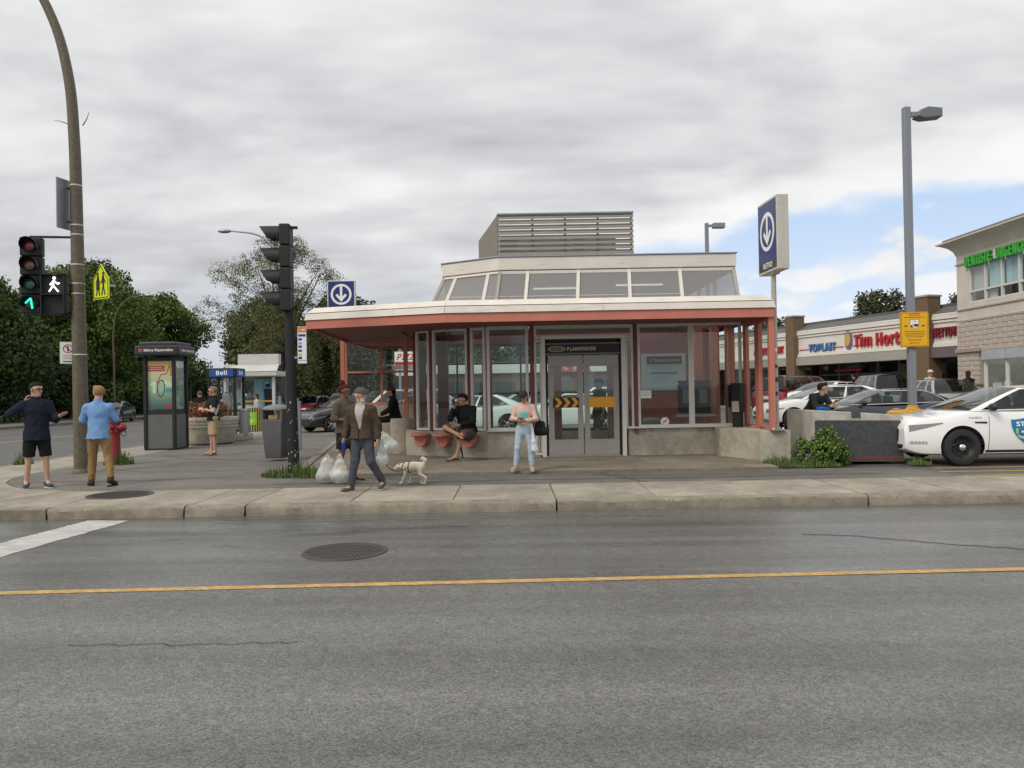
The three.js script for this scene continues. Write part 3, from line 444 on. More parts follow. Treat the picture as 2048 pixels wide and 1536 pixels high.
  // fluorescent battens hanging in the lantern
  for (const [x, z] of [[1.2, -20.2], [3.3, -19.8]]) { const q = part('ceiling_light', P, [x, 4.2, z]); mesh('batten', bx(1.3, 0.05, 0.14, 0, 0.03, 0), M.white, q); mesh('light_tube', rod(V(-0.6, 0.005, 0), V(0.6, 0.005, 0), 0.02), new THREE.MeshStandardMaterial({ color: 0xffffff, emissive: lin([1, 0.96, 0.88]), emissiveIntensity: 0.6 }), q); const l = new THREE.RectAreaLight(0xfff3e0, 45, 1.2, 0.08); l.position.set(0, -0.03, 0); l.rotation.x = -Math.PI / 2; q.add(l); }
  // entrance: recessed frame, name band, two pivot doors
  {
    const D = part('entrance', P, [1.62, FY, -17.6]);
    mesh('door_frame', join([bx(0.09, 2.68, 0.32, -0.905, 0, -0.06), bx(0.09, 2.68, 0.32, 0.905, 0, -0.06), bx(1.9, 0.07, 0.36, 0, 2.655, -0.05)]), M.alu, D);
    mesh('door_frame_lining', join([bx(0.05, 2.65, 0.3, -0.835, 0, -0.14), bx(0.07, 2.65, 0.3, 0.825, 0, -0.14), bx(1.72, 0.09, 0.3, 0, 2.565, -0.14)]), M.black, D);
    mesh('sign_band', join([bx(1.68, 0.03, 0.1, 0, 2.305, 0.04), bx(1.68, 0.03, 0.1, 0, 2.535, 0.04)]), M.aluDark, D);
    panel(1.64, 0.205, printMat(canvasTex(1024, 128, (g, w, h) => {
      g.fillStyle = '#0b0b0a'; g.fillRect(0, 0, w, h); g.fillStyle = '#8f8c62'; g.beginPath(); g.ellipse(140, 66, 128, 44, 0, 0, 7); g.fill(); g.fillStyle = '#0b0b0a'; g.font = 'bold 66px sans-serif'; g.fillText('6250', 58, 90);
      g.fillStyle = '#c9c3b4'; g.font = 'bold 74px sans-serif'; g.save(); g.translate(282, 92); g.scale(0.86, 1); g.fillText('PLAMONDON', 0, 0); g.restore(); })), D, 'station_name', 0, 2.435, 0.075);
    for (const s of [-1, 1]) {
      const d = part('door', D, [s * 0.405, 0.0, 0.03]), w = 0.785, h = 2.285;
      mesh('leaf_frame', join([bx(w, 0.36, 0.05, 0, 0.02, 0, 0.006), bx(w, 0.25, 0.05, 0, h - 0.25, 0, 0.006), bx(0.125, h - 0.63, 0.05, -w / 2 + 0.0625, 0.38, 0, 0.006), bx(0.125, h - 0.63, 0.05, w / 2 - 0.0625, 0.38, 0, 0.006)]), mat([0.40, 0.375, 0.335], 0.45, { metalness: 0.1, map: T.paint }), d);
      mesh('pane', bx(w - 0.24, h - 0.62, 0.008, 0, 0.375, 0), M.glass, d);
      const tex = s > 0 ? canvasTex(256, 96, (g, W, H) => { g.fillStyle = '#e0a012'; g.fillRect(0, 0, W, H); }) : canvasTex(256, 96, (g, W, H) => { g.fillStyle = '#15100c'; g.fillRect(0, 0, W, H); g.fillStyle = '#e0a012'; for (let k = 0; k < 3; k++) { const x = 12 + k * 82; g.beginPath(); g.moveTo(x, 4); g.lineTo(x + 40, 4); g.lineTo(x + 78, 48); g.lineTo(x + 40, 92); g.lineTo(x, 92); g.lineTo(x + 38, 48); g.fill(); } });
      mesh('push_plate', bx(w - 0.20, 0.235, 0.02, 0, 1.10, 0.03, 0.004), printMat(tex, 0.45), d);
    }
    mesh('threshold', bx(1.7, 0.02, 0.3, 0, 0, -0.05), M.steel, D);
  }
  // three round seats on brackets
  for (const [t, i] of [[0.13, 0], [0.44, 1], [0.80, 2]]) {
    const [x, z] = on(t, 0.10), q = part('seat', P, [x, 0, z], rad(-30)), n = 14;
    mesh('seat_top', lathe([[0, 0.60], [0.20, 0.60], [0.225, 0.585], [0.225, 0.535], [0.20, 0.52], [0, 0.52]], 28).translate(0, 0, 0.12), M.orange, q);
    const pts = []; for (let k = 0; k <= n; k++) { const a = Math.PI + k / n * Math.PI; pts.push([Math.cos(a) * 0.17, 0.44 + Math.sin(a) * 0.17]); } pts.push([0.17, 0.53], [-0.17, 0.53]);
    mesh('bracket', shapeGeo(pts, 0.16, 0.015).translate(0, 0, 0.06), M.orange, q);
    mesh('bolt', join([0, 1, 2].map((k) => new THREE.SphereGeometry(0.012, 8, 6).translate((k - 1) * 0.08, 0.36 + (k === 1 ? -0.05 : 0.05), 0.145))), M.steel, q);
  }
}
// sign pillar on the wing wall: thin lit box seen nearly edge on
const metroPrint = (w, h, word) => canvasTex(w, h, (g) => {
  g.fillStyle = '#1d2f6f'; g.fillRect(0, 0, w, h); const cx = w / 2, cy = word ? h * 0.43 : h / 2, r = w * 0.36, k = w * 0.055;
  g.strokeStyle = '#e9e9e4'; g.lineWidth = k * 1.5; g.beginPath(); g.arc(cx, cy, r, 0, 7); g.stroke();
  g.lineWidth = k * 1.7; g.beginPath(); g.moveTo(cx, cy - r); g.lineTo(cx, cy + r * 0.55); g.stroke();
  g.lineJoin = 'miter'; g.beginPath(); g.moveTo(cx - r * 0.52, cy + r * 0.02); g.lineTo(cx, cy + r * 0.6); g.lineTo(cx + r * 0.52, cy + r * 0.02); g.stroke();
  if (word) { g.fillStyle = '#24262b'; g.fillRect(0, h * 0.86, w, h * 0.14); g.fillStyle = '#e4e2da'; g.font = `bold ${Math.round(h * 0.11)}px sans-serif`; g.textAlign = 'center'; g.fillText('METRO', cx, h * 0.965, w * 0.92); }
});
{
  const t = thing('metro_sign', 'tall blue metro sign box with arrow in circle on a post', 'sign', [5.36, 0.66, -15.76], rad(-88));
  mesh('post', cyl(0.055, 0.05, 3.2, 0, 0, 0, 18), mat([0.48, 0.46, 0.42], 0.5, { map: T.stained }), t);
  mesh('base_plate', bx(0.26, 0.02, 0.26, 0, 0, 0), M.steel, t);
  for (const [a, b] of [[-1, -1], [1, -1], [1, 1], [-1, 1]]) mesh('bolt', new THREE.SphereGeometry(0.026, 10, 8).translate(a * 0.1, 0.035, b * 0.1), M.white, t);
  const c = part('cabinet', t, [0.02, 3.2, 0]);
  mesh('shell', join([bx(1.06, 1.48, 0.24, 0, 0, 0, 0.02), bx(0.3, 0.05, 0.14, 0, -0.04, 0)]), mat([0.62, 0.61, 0.57], 0.5, { map: T.stained }), c);
  for (const s of [-1, 1]) { panel(0.98, 1.38, printMat(metroPrint(512, 720, true), 0.3), c, 'sign_face', 0, 0.74, s * 0.123, s < 0 ? Math.PI : 0); }
  const tape = new THREE.Group(); tape.name = 'sticker_wrap'; t.add(tape); const R = mulberry(4);
  for (let k = 0; k < 26; k++) { const c2 = [[0.72, 0.72, 0.7], [0.03, 0.03, 0.035], [0.05, 0.22, 0.33], [0.3, 0.42, 0.45]][Math.floor(R() * 4)], y = 0.3 + R() * 1.35, g = new THREE.CylinderGeometry(0.0575 + k * 2e-4, 0.0575 + k * 2e-4, 0.03 + 0.09 * R(), 10, 1, true, R() * 6.28, 0.9 + 1.2 * R()); g.translate(0, y, 0); mesh('sticker', g, mat(c2, 0.5), tape); }
}
{
  const t = thing('metro_sign', 'square blue metro arrow sign rising behind the left end of the canopy', 'sign', [-5.23, 0, -24]);
  mesh('post', cyl(0.07, 0.065, 4.2, 0, 0, 0, 18), M.white, t); mesh('cabinet', bx(0.86, 0.86, 0.16, 0, 4.2, 0, 0.015), M.white, t); panel(0.80, 0.80, printMat(metroPrint(512, 512, false), 0.3), t, 'sign_face', 0, 4.63, 0.082);
}
// ---------------------------------------------------------------- cars: nose towards +x, standing on y = 0
const paintMat = (c, m = 0.0) => new THREE.MeshPhysicalMaterial({ color: lin(c), roughness: 0.35, metalness: m, clearcoat: 1, clearcoatRoughness: 0.05, side: THREE.DoubleSide });
const tyreMat = mat([0.022, 0.022, 0.022], 0.85), rimMat = mat([0.45, 0.45, 0.46], 0.3, { metalness: 0.8 }), rimBlack = mat([0.02, 0.02, 0.021], 0.5), trimMat = mat([0.02, 0.02, 0.022], 0.5), seatMat = mat([0.045, 0.043, 0.042], 0.85), redLens = new THREE.MeshPhysicalMaterial({ color: lin([0.42, 0.012, 0.012]), roughness: 0.12, clearcoat: 1 }), clearLens = new THREE.MeshPhysicalMaterial({ color: lin([0.24, 0.245, 0.25]), roughness: 0.12, clearcoat: 1, metalness: 0.5 }), plateMat = mat([0.62, 0.62, 0.60], 0.5);
const CARS = {
  sedan: { L: 5.0, W: 1.90, H: 1.50, wheel: 0.35, fa: 1.53, ra: -1.42, top: [[2.5, 0.74], [2.44, 0.84], [2.25, 0.915], [1.8, 0.965], [1.3, 1.05], [0.2, 1.04], [-0.9, 1.06], [-1.6, 1.07], [-2.1, 1.08], [-2.4, 1.02], [-2.5, 0.8]], A: [1.36, 1.05], B: [0.28, 1.47], C: [-0.95, 1.47], D: [-1.82, 1.08], panes: [['p', .0, .06], ['g', .06, .46], ['p', .46, .51], ['g', .51, .90], ['p', .90, 1]] },
  hatch: { L: 4.25, W: 1.75, H: 1.52, wheel: 0.315, fa: 1.28, ra: -1.30, top: [[2.12, 0.58], [2.0, 0.74], [1.75, 0.85], [1.2, 0.96], [0.8, 1.0], [0, 1.0], [-1.0, 1.02], [-1.7, 1.02], [-2.0, 0.96], [-2.12, 0.75]], A: [0.95, 1.0], B: [0.18, 1.45], C: [-1.45, 1.44], D: [-1.98, 1.0], panes: [['p', .0, .05], ['g', .05, .42], ['p', .42, .46], ['g', .46, .74], ['p', .74, .78], ['g', .78, .93], ['p', .93, 1]] },
  suv: { L: 4.6, W: 1.85, H: 1.72, wheel: 0.36, fa: 1.42, ra: -1.32, top: [[2.3, 0.66], [2.2, 0.86], [1.9, 0.98], [1.3, 1.06], [0.85, 1.1], [0, 1.1], [-1.0, 1.12], [-1.9, 1.12], [-2.2, 1.06], [-2.3, 0.8]], A: [1.0, 1.1], B: [0.35, 1.66], C: [-1.75, 1.65], D: [-2.16, 1.1], panes: [['p', .0, .05], ['g', .05, .38], ['p', .38, .42], ['g', .42, .69], ['p', .69, .73], ['g', .73, .94], ['p', .94, 1]] },
  van: { L: 5.0, W: 1.95, H: 1.78, wheel: 0.35, fa: 1.6, ra: -1.5, top: [[2.5, 0.62], [2.4, 0.82], [2.1, 0.96], [1.6, 1.06], [1.2, 1.1], [0, 1.1], [-1.0, 1.1], [-2.1, 1.1], [-2.42, 1.05], [-2.5, 0.8]], A: [1.45, 1.1], B: [0.6, 1.72], C: [-2.1, 1.72], D: [-2.42, 1.1], panes: [['p', .0, .04], ['g', .04, .32], ['p', .32, .35], ['g', .35, .64], ['p', .64, .67], ['g', .67, .96], ['p', .96, 1]] },
};
CARS.sedan2 = { ...CARS.sedan, L: 4.9, W: 1.85, H: 1.46, wheel: 0.33, top: [[2.45, 0.62], [2.35, 0.76], [2.1, 0.85], [1.6, 0.93], [1.2, 0.99], [0.2, 0.97], [-0.9, 1.0], [-1.6, 1.05], [-2.1, 1.06], [-2.38, 1.0], [-2.45, 0.8]], A: [1.25, 0.99], B: [0.15, 1.41], C: [-1.0, 1.41], D: [-1.95, 1.05], panes: [['p', .0, .04], ['g', .04, .44], ['p', .44, .47], ['g', .47, .86], ['p', .86, 1]] };
const carCache = new Map();
function carShape(kind) {
  if (carCache.has(kind)) return carCache.get(kind);
  const s = CARS[kind], hl = s.L / 2, hw = s.W / 2;
  const interp = (tab, x) => { for (let i = 0; i + 1 < tab.length; i++) if (x <= tab[i][0] && x >= tab[i + 1][0]) { const t = (tab[i][0] - x) / (tab[i][0] - tab[i + 1][0]); return mix(tab[i][1], tab[i + 1][1], t * t * (3 - 2 * t) * 0.5 + t * 0.5); } return x > tab[0][0] ? tab[0][1] : tab.at(-1)[1]; };
  const width = (x) => { const f = Math.max(0, (x - (hl - 0.95)) / 0.95), r = Math.max(0, (-x - (hl - 0.7)) / 0.7); return hw * (1 - 0.30 * f ** 2.2 - 0.16 * r ** 2.6 - 0.012 * Math.abs(x) / hl); };
  const bottom = (x) => 0.20 + 0.10 * Math.max(0, (Math.abs(x) - (hl - 0.35)) / 0.35) ** 2;
  const ringAt = (x) => { const w = width(x), yb = bottom(x), yt = interp(s.top, x), h = yt - yb; return [[0, yb], [w * 0.84, yb], [w * 0.955, yb + 0.03], [w * 0.985, yb + 0.12 * h], [w * 1.0, yb + 0.34 * h], [w * 0.998, yb + 0.55 * h], [w * 0.975, yb + 0.76 * h], [w * 0.955, yb + 0.90 * h], [w * 0.925, yb + 0.965 * h], [w * 0.86, yb + 0.99 * h], [w * 0.5, yt + 0.012], [0, yt + 0.018]]; };
  const xs = []; for (let i = 0; i <= 44; i++) { const t = i / 44; xs.push(hl * Math.cos(Math.PI * t) * 0.35 + mix(hl, -hl, t) * 0.65); }
  const pos = [], idx = [], n = 22; // full ring
  for (const x of xs) { const r = ringAt(x), full = [...r, ...r.slice(1, -1).reverse().map(([z, y]) => [-z, y])]; for (const [z, y] of full) pos.push(x, y, z); }
  for (let i = 0; i + 1 < xs.length; i++) for (let k = 0; k < n; k++) { const a = i * n + k, b = i * n + (k + 1) % n; idx.push(a, a + n, b, b, a + n, b + n); }
  for (const [i, f] of [[0, 1], [xs.length - 1, -1]]) { const c = pos.length / 3, r = ringAt(xs[i]); pos.push(xs[i] + f * 0.03, (r[0][1] + r.at(-1)[1]) / 2, 0); for (let k = 0; k < n; k++) { const a = i * n + k, b = i * n + (k + 1) % n; f > 0 ? idx.push(c, a, b) : idx.push(c, b, a); } }
  let g = new THREE.BufferGeometry(); g.setAttribute('position', new THREE.Float32BufferAttribute(pos, 3)); g.setAttribute('uv', new THREE.Float32BufferAttribute(new Float32Array(pos.length / 3 * 2), 2)); g.setIndex(idx); g.computeVertexNormals();
  // wheel arches cut out
  const ev = new Evaluator(); ev.useGroups = true; ev.attributes = ['position', 'normal', 'uv'];
  let body = new Brush(g); body.updateMatrixWorld();
  for (const wx of [s.fa, s.ra]) for (const sd of [-1, 1]) { const c = new Brush(new THREE.CylinderGeometry(s.wheel + 0.055, s.wheel + 0.055, 0.6, 36).rotateX(Math.PI / 2)); c.position.set(wx, s.wheel + 0.015, sd * (hw - 0.08)); c.updateMatrixWorld(); body = ev.evaluate(body, c, SUBTRACTION); body.updateMatrixWorld(); }
  const res = body.geometry, groups = res.groups, nonIdx = res.index ? res.toNonIndexed() : res, pick = (sel) => { const P = [], src = nonIdx.attributes.position; groups.forEach((gr, i) => { if (sel(i)) for (let k = gr.start; k < gr.start + gr.count; k++) P.push(src.getX(k), src.getY(k), src.getZ(k)); }); const q = new THREE.BufferGeometry(); q.setAttribute('position', new THREE.Float32BufferAttribute(P, 3)); q.computeVertexNormals(); return q; };
  const bodyGeo = toCreasedNormals(groups.length ? pick((i) => i === 0) : nonIdx, 0.55), wellGeo = groups.length > 1 ? pick((i) => i > 0) : null;
  const sideZ = (x, y) => { const r = ringAt(Math.max(-hl, Math.min(hl, x))); for (let k = 1; k + 1 < r.length; k++) if (y >= r[k][1] && y <= r[k + 1][1]) { const t = (y - r[k][1]) / (r[k + 1][1] - r[k][1] || 1); return mix(r[k][0], r[k + 1][0], t); } return r[4][0]; };
  const out = { s, hl, hw, bodyGeo, wellGeo, sideZ, interp, ringAt, width }; carCache.set(kind, out); return out;
}
function skin(c, outline, sd, off, nu = 10, nv = 8) {                  // patch on the flank bounded by x0..x1, lower and upper y functions
  const [x0, x1, lo, hi] = outline, pos = [], uv = [], idx = [];
  for (let j = 0; j <= nv; j++) for (let i = 0; i <= nu; i++) { const x = mix(x0, x1, i / nu), y = mix(lo(x), hi(x), j / nv); pos.push(x, y, sd * (c.sideZ(x, y) + off)); uv.push(sd > 0 ? i / nu : 1 - i / nu, j / nv); }
  for (let j = 0; j < nv; j++) for (let i = 0; i < nu; i++) { const k = j * (nu + 1) + i; idx.push(k, k + 1, k + nu + 2, k, k + nu + 2, k + nu + 1); }
  const g = new THREE.BufferGeometry(); g.setAttribute('position', new THREE.Float32BufferAttribute(pos, 3)); g.setAttribute('uv', new THREE.Float32BufferAttribute(uv, 2)); g.setIndex(idx); g.computeVertexNormals(); return g;
}
const wheelCache = new Map();
function wheelGeo(r, steel) {
  const k = r + '' + steel; if (wheelCache.has(k)) return wheelCache.get(k);
  const ri = r * (steel ? 0.64 : 0.68), w = 0.21;
  const tyre = lathe([[ri, -w * 0.46], [ri * 1.05, -w / 2], [r * 0.93, -w / 2], [r * 0.985, -w * 0.4], [r, -w * 0.2], [r, w * 0.2], [r * 0.985, w * 0.4], [r * 0.93, w / 2], [ri * 1.05, w / 2], [ri, w * 0.46]], 40).rotateX(Math.PI / 2);
  const rim = [lathe([[ri, w * 0.45], [ri * 0.93, w * 0.42], [ri * 0.88, w * 0.1], [ri * 0.3, steel ? w * 0.02 : w * 0.05], [0, w * 0.1]], 36).rotateX(Math.PI / 2)];
  const sp = [];
  if (!steel) for (let i = 0; i < 5; i++) for (const d of [-0.11, 0.11]) { const a = i / 5 * Math.PI * 2 + d; sp.push(bar(V(Math.cos(a) * ri * 0.15, Math.sin(a) * ri * 0.15, w * 0.36), V(Math.cos(a * 1) * ri * 0.94, Math.sin(a) * ri * 0.94, w * 0.40), 0.035, 0.03)); }
  else for (let i = 0; i < 8; i++) { const a = i / 8 * Math.PI * 2; sp.push(new THREE.TorusGeometry(ri * 0.14, ri * 0.045, 6, 12).translate(Math.cos(a) * ri * 0.66, Math.sin(a) * ri * 0.66, w * 0.14)); }
  const hub = lathe([[0, w * 0.52], [ri * 0.2, w * 0.5], [ri * 0.32, w * 0.4], [ri * 0.34, w * 0.1]], 20).rotateX(Math.PI / 2);
  const o = { tyre, rim: join(rim), spokes: join(sp), hub }; wheelCache.set(k, o); return o;
}
function car(name, label, kind, paint, [x, y, z], yaw, { steel = false, chrome = false, detail = true, group, rear = 0 } = {}) {
  const c = carShape(kind), { s, hl, hw } = c, t = thing(name, label, kind === 'van' ? 'minivan' : kind === 'suv' ? 'suv' : 'car', [x, y, z], yaw, group), pm = paint;
  mesh('body', c.bodyGeo, pm, t); if (c.wellGeo) mesh('wheel_arch', c.wellGeo, trimMat, t);
  // greenhouse
  const wB = c.width(0) * 0.915, wR = hw * 0.68, tTop = 0.93, P3 = (f, v, sd) => { const xb = mix(s.A[0], s.D[0], f), yb = mix(s.A[1], s.D[1], f) - 0.01, xr = mix(s.B[0], s.C[0], f), yr = mix(s.B[1], s.C[1], f); const e = 1 - (2 * f - 1) ** 8 * 0.06; return V(mix(xb, xr, v), mix(yb, yr, Math.sin(v * Math.PI / 2) * 0.25 + v * 0.75), sd * mix(wB, wR, v ** 1.35) * e); };
  const patch = (f0, f1, v0, v1, sd) => { const nu = 5, nv = 6, pos = [], idx = []; for (let j = 0; j <= nv; j++) for (let i = 0; i <= nu; i++) { const p = P3(mix(f0, f1, i / nu), mix(v0, v1, j / nv), sd); pos.push(p.x, p.y, p.z); } for (let j = 0; j < nv; j++) for (let i = 0; i < nu; i++) { const k = j * (nu + 1) + i; idx.push(k, k + 1, k + nu + 2, k, k + nu + 2, k + nu + 1); } const g = new THREE.BufferGeometry(); g.setAttribute('position', new THREE.Float32BufferAttribute(pos, 3)); g.setIndex(idx); g.computeVertexNormals(); return g; };
  const across = (fr, v0, v1, bulge, nv = 6) => { const pos = [], idx = [], nu = 10; for (let j = 0; j <= nv; j++) for (let i = 0; i <= nu; i++) { const v = mix(v0, v1, j / nv), a = P3(fr, v, -1), b = P3(fr, v, 1), q = i / nu, p = a.lerp(b, q); p.x += bulge * (1 - (2 * q - 1) ** 2) * (1 - 0.5 * v); p.y += 0.03 * (1 - (2 * q - 1) ** 2) * v; pos.push(p.x, p.y, p.z); } for (let j = 0; j < nv; j++) for (let i = 0; i < nu; i++) { const k = j * (nu + 1) + i; idx.push(k, k + 1, k + nu + 2, k, k + nu + 2, k + nu + 1); } const g = new THREE.BufferGeometry(); g.setAttribute('position', new THREE.Float32BufferAttribute(pos, 3)); g.setIndex(idx); g.computeVertexNormals(); return g; };
    for (const sd of [-1, 1]) { const pil = []; for (const [k, a, b] of s.panes) if (k === 'p') pil.push(patch(a, b, 0, tTop, sd)); else { mesh('side_window', patch(a, b, 0.04, tTop, sd), M.carGlass, t); pil.push(patch(a, b, 0, 0.04, sd)); } pil.push(patch(0, 1, tTop, 1, sd)); mesh('window_frame', join(pil.map((g) => { g.setAttribute('uv', new THREE.Float32BufferAttribute(new Float32Array(g.attributes.position.count * 2), 2)); return g; })), pm, t); }
  mesh('windscreen', across(0, 0.03, 0.97, 0.14), M.carGlass, t); mesh('rear_window', across(1, 0.05, 0.95, -0.10), M.carGlass, t);
  { const pos = [], idx = [], nu = 10, nv = 12; for (let j = 0; j <= nv; j++) for (let i = 0; i <= nu; i++) { const f = mix(-0.02, 1.02, j / nv), a = P3(f, 1, -1), b = P3(f, 1, 1), q = i / nu, p = a.lerp(b, q); p.y += 0.03 * (1 - (2 * q - 1) ** 2) + 0.025 * (1 - (2 * f - 1) ** 2); p.x += (f < 0.1 ? 0.07 : f > 0.9 ? -0.05 : 0) * (1 - (2 * q - 1) ** 2); pos.push(p.x, p.y, p.z); } for (let j = 0; j < nv; j++) for (let i = 0; i < nu; i++) { const k = j * (nu + 1) + i; idx.push(k, k + 1, k + nu + 2, k, k + nu + 2, k + nu + 1); } const g = new THREE.BufferGeometry(); g.setAttribute('position', new THREE.Float32BufferAttribute(pos, 3)); g.setIndex(idx); g.computeVertexNormals(); mesh('roof', g, pm, t); }
  // cabin
  const by = s.A[1] + 0.012, seats = [bx((s.A[0] - s.D[0]) * 0.86, 0.02, wB * 1.7, (s.A[0] + s.D[0]) / 2, by + 0.012, 0)];
  for (const sd of [-1, 1]) for (const fx of [s.B[0] - 0.25, s.B[0] - 1.15]) seats.push(bx(0.14, 0.24, 0.46, fx, by, sd * 0.36, 0.05), bx(0.09, 0.14, 0.24, fx, by + 0.25, sd * 0.36, 0.04)); seats.push(bx(0.3, 0.06, wB * 1.6, s.A[0] - 0.25, by, 0, 0.03));
  mesh('interior', join(seats), seatMat, t);
  // wheels
  const w = wheelGeo(s.wheel, steel);
  for (const wx of [s.fa, s.ra]) for (const sd of [-1, 1]) { const q = part('wheel', t, [wx, s.wheel, sd * (hw - 0.125)], sd > 0 ? 0 : Math.PI); mesh('tyre', w.tyre, tyreMat, q); mesh('rim', w.rim, steel ? rimBlack : rimBlack, q); mesh('spokes', w.spokes, steel ? rimBlack : rimMat, q); mesh('hub_cap', w.hub, steel ? M.chrome : rimMat, q); }
  // lamps, grille, bumper trim, mirrors, plates
  const top = (x) => c.interp(s.top, x), hx = hl - 0.07;
  for (const sd of [-1, 1]) {
    mesh('headlight', skin(c, [hl - 0.62, hx, (x) => mix(top(hl) - 0.09, top(hl) + 0.07, (hx - x) / 0.55), (x) => Math.min(top(x) - 0.025, mix(top(hl) + 0.04, top(hl) + 0.09, (hx - x) / 0.55))], sd, 0.006), clearLens, t);
    mesh('tail_light', skin(c, [-hl + 0.02, -hl + (kind === 'sedan2' || kind === 'sedan' ? 0.42 : 0.2), (x) => 0.72, (x) => Math.min(top(x) - 0.06, kind[0] === 's' && kind !== 'suv' ? 0.96 : 1.05)], sd, 0.006), redLens, t);
    const m = P3(0.12, 0.02, sd); mesh('mirror', new THREE.SphereGeometry(1, 14, 10).scale(0.075, 0.075, 0.12).translate(m.x + 0.02, m.y + 0.06, m.z + sd * 0.12), rear ? pm : trimMat, t);
    if (detail) {
      mesh('sill_trim', skin(c, [s.ra + s.wheel + 0.07, s.fa - s.wheel - 0.07, () => 0.215, () => 0.295], sd, 0.008, 4, 2), trimMat, t);
      const seam = (xa, xb, ya, yb, wd) => { const g = quad(V(xa - wd, ya, 0), V(xa + wd, ya, 0), V(xb + wd, yb, 0), V(xb - wd, yb, 0), 1, 10), p = g.attributes.position; for (let i = 0; i < p.count; i++) p.setZ(i, sd * (c.sideZ(p.getX(i), p.getY(i)) + 0.003)); g.computeVertexNormals(); return g; };
      const xF = s.A[0] - (kind === 'sedan' ? 0.30 : 0.3), xM = mix(s.A[0], s.D[0], 0.48), xR = s.ra + 0.12;
      mesh('door_seam', join([seam(xF, xF - 0.04, 0.3, 0.98, 0.005), seam(xM, xM, 0.3, 1.0, 0.005), seam(xR + 0.28, xR - 0.05, 0.5, 1.0, 0.005)]), trimMat, t);
      for (const dx of [xM + 0.2, xR + 0.2]) mesh('door_handle', bx(0.2, 0.03, 0.03, dx, 0.86, sd * (c.sideZ(dx, 0.86) + 0.012), 0.012), chrome ? M.chrome : pm, t);
    }
    if (chrome) { const pts = []; for (let i = 0; i <= 26; i++) { const f = mix(0.02, 0.93, i / 26), p = P3(f, 0.93 - 0.0 * f, sd); pts.push(p.clone().add(V(0, 0.004, sd * 0.006))); } const e = P3(0.93, 0.5, sd); pts.push(P3(0.95, 0.6, sd)); for (let i = 0; i <= 14; i++) { pts.push(P3(mix(0.90, 0.0, i / 14), 0.03, sd).add(V(0, 0, sd * 0.008))); } mesh('chrome_trim', new THREE.TubeGeometry(new THREE.CatmullRomCurve3(pts, false, 'centripetal'), 90, 0.017, 6), M.chrome, t); }
  }
  const nose = (h0, h1, wd, off) => { const g = quad(V(0, h0, wd), V(0, h0, -wd), V(0, h1, -wd * 1.06), V(0, h1, wd * 1.06), 8, 3), p = g.attributes.position; for (let i = 0; i < p.count; i++) { const zz = Math.abs(p.getZ(i)), f = zz / c.width(hl); p.setX(i, hl + 0.03 * (1 - f) + off - (f > 1 ? 0.12 : 0)); } g.computeVertexNormals(); return g; };
  mesh('grille', nose(0.45, c.interp(s.top, hl) - 0.04, 0.42, 0.006), trimMat, t); mesh('lower_intake', nose(0.32, 0.40, 0.55, 0.004), trimMat, t);
  mesh('number_plate', bx(0.02, 0.15, 0.31, -hl - 0.028, 0.70, 0, 0.004), plateMat, t);
  return t;
}
const shift = (x, z) => [x, lotY(x, z), z];
const wht = paintMat([0.80, 0.80, 0.79]), blk = paintMat([0.012, 0.012, 0.014]), slate = paintMat([0.030, 0.031, 0.037], 0.2), silver = paintMat([0.42, 0.42, 0.41], 0.5), burg = paintMat([0.13, 0.012, 0.022], 0.2), sand = paintMat([0.17, 0.155, 0.135], 0.4), grey = paintMat([0.14, 0.145, 0.15], 0.4), navy = paintMat([0.02, 0.03, 0.06], 0.2), redP = paintMat([0.30, 0.02, 0.02]);
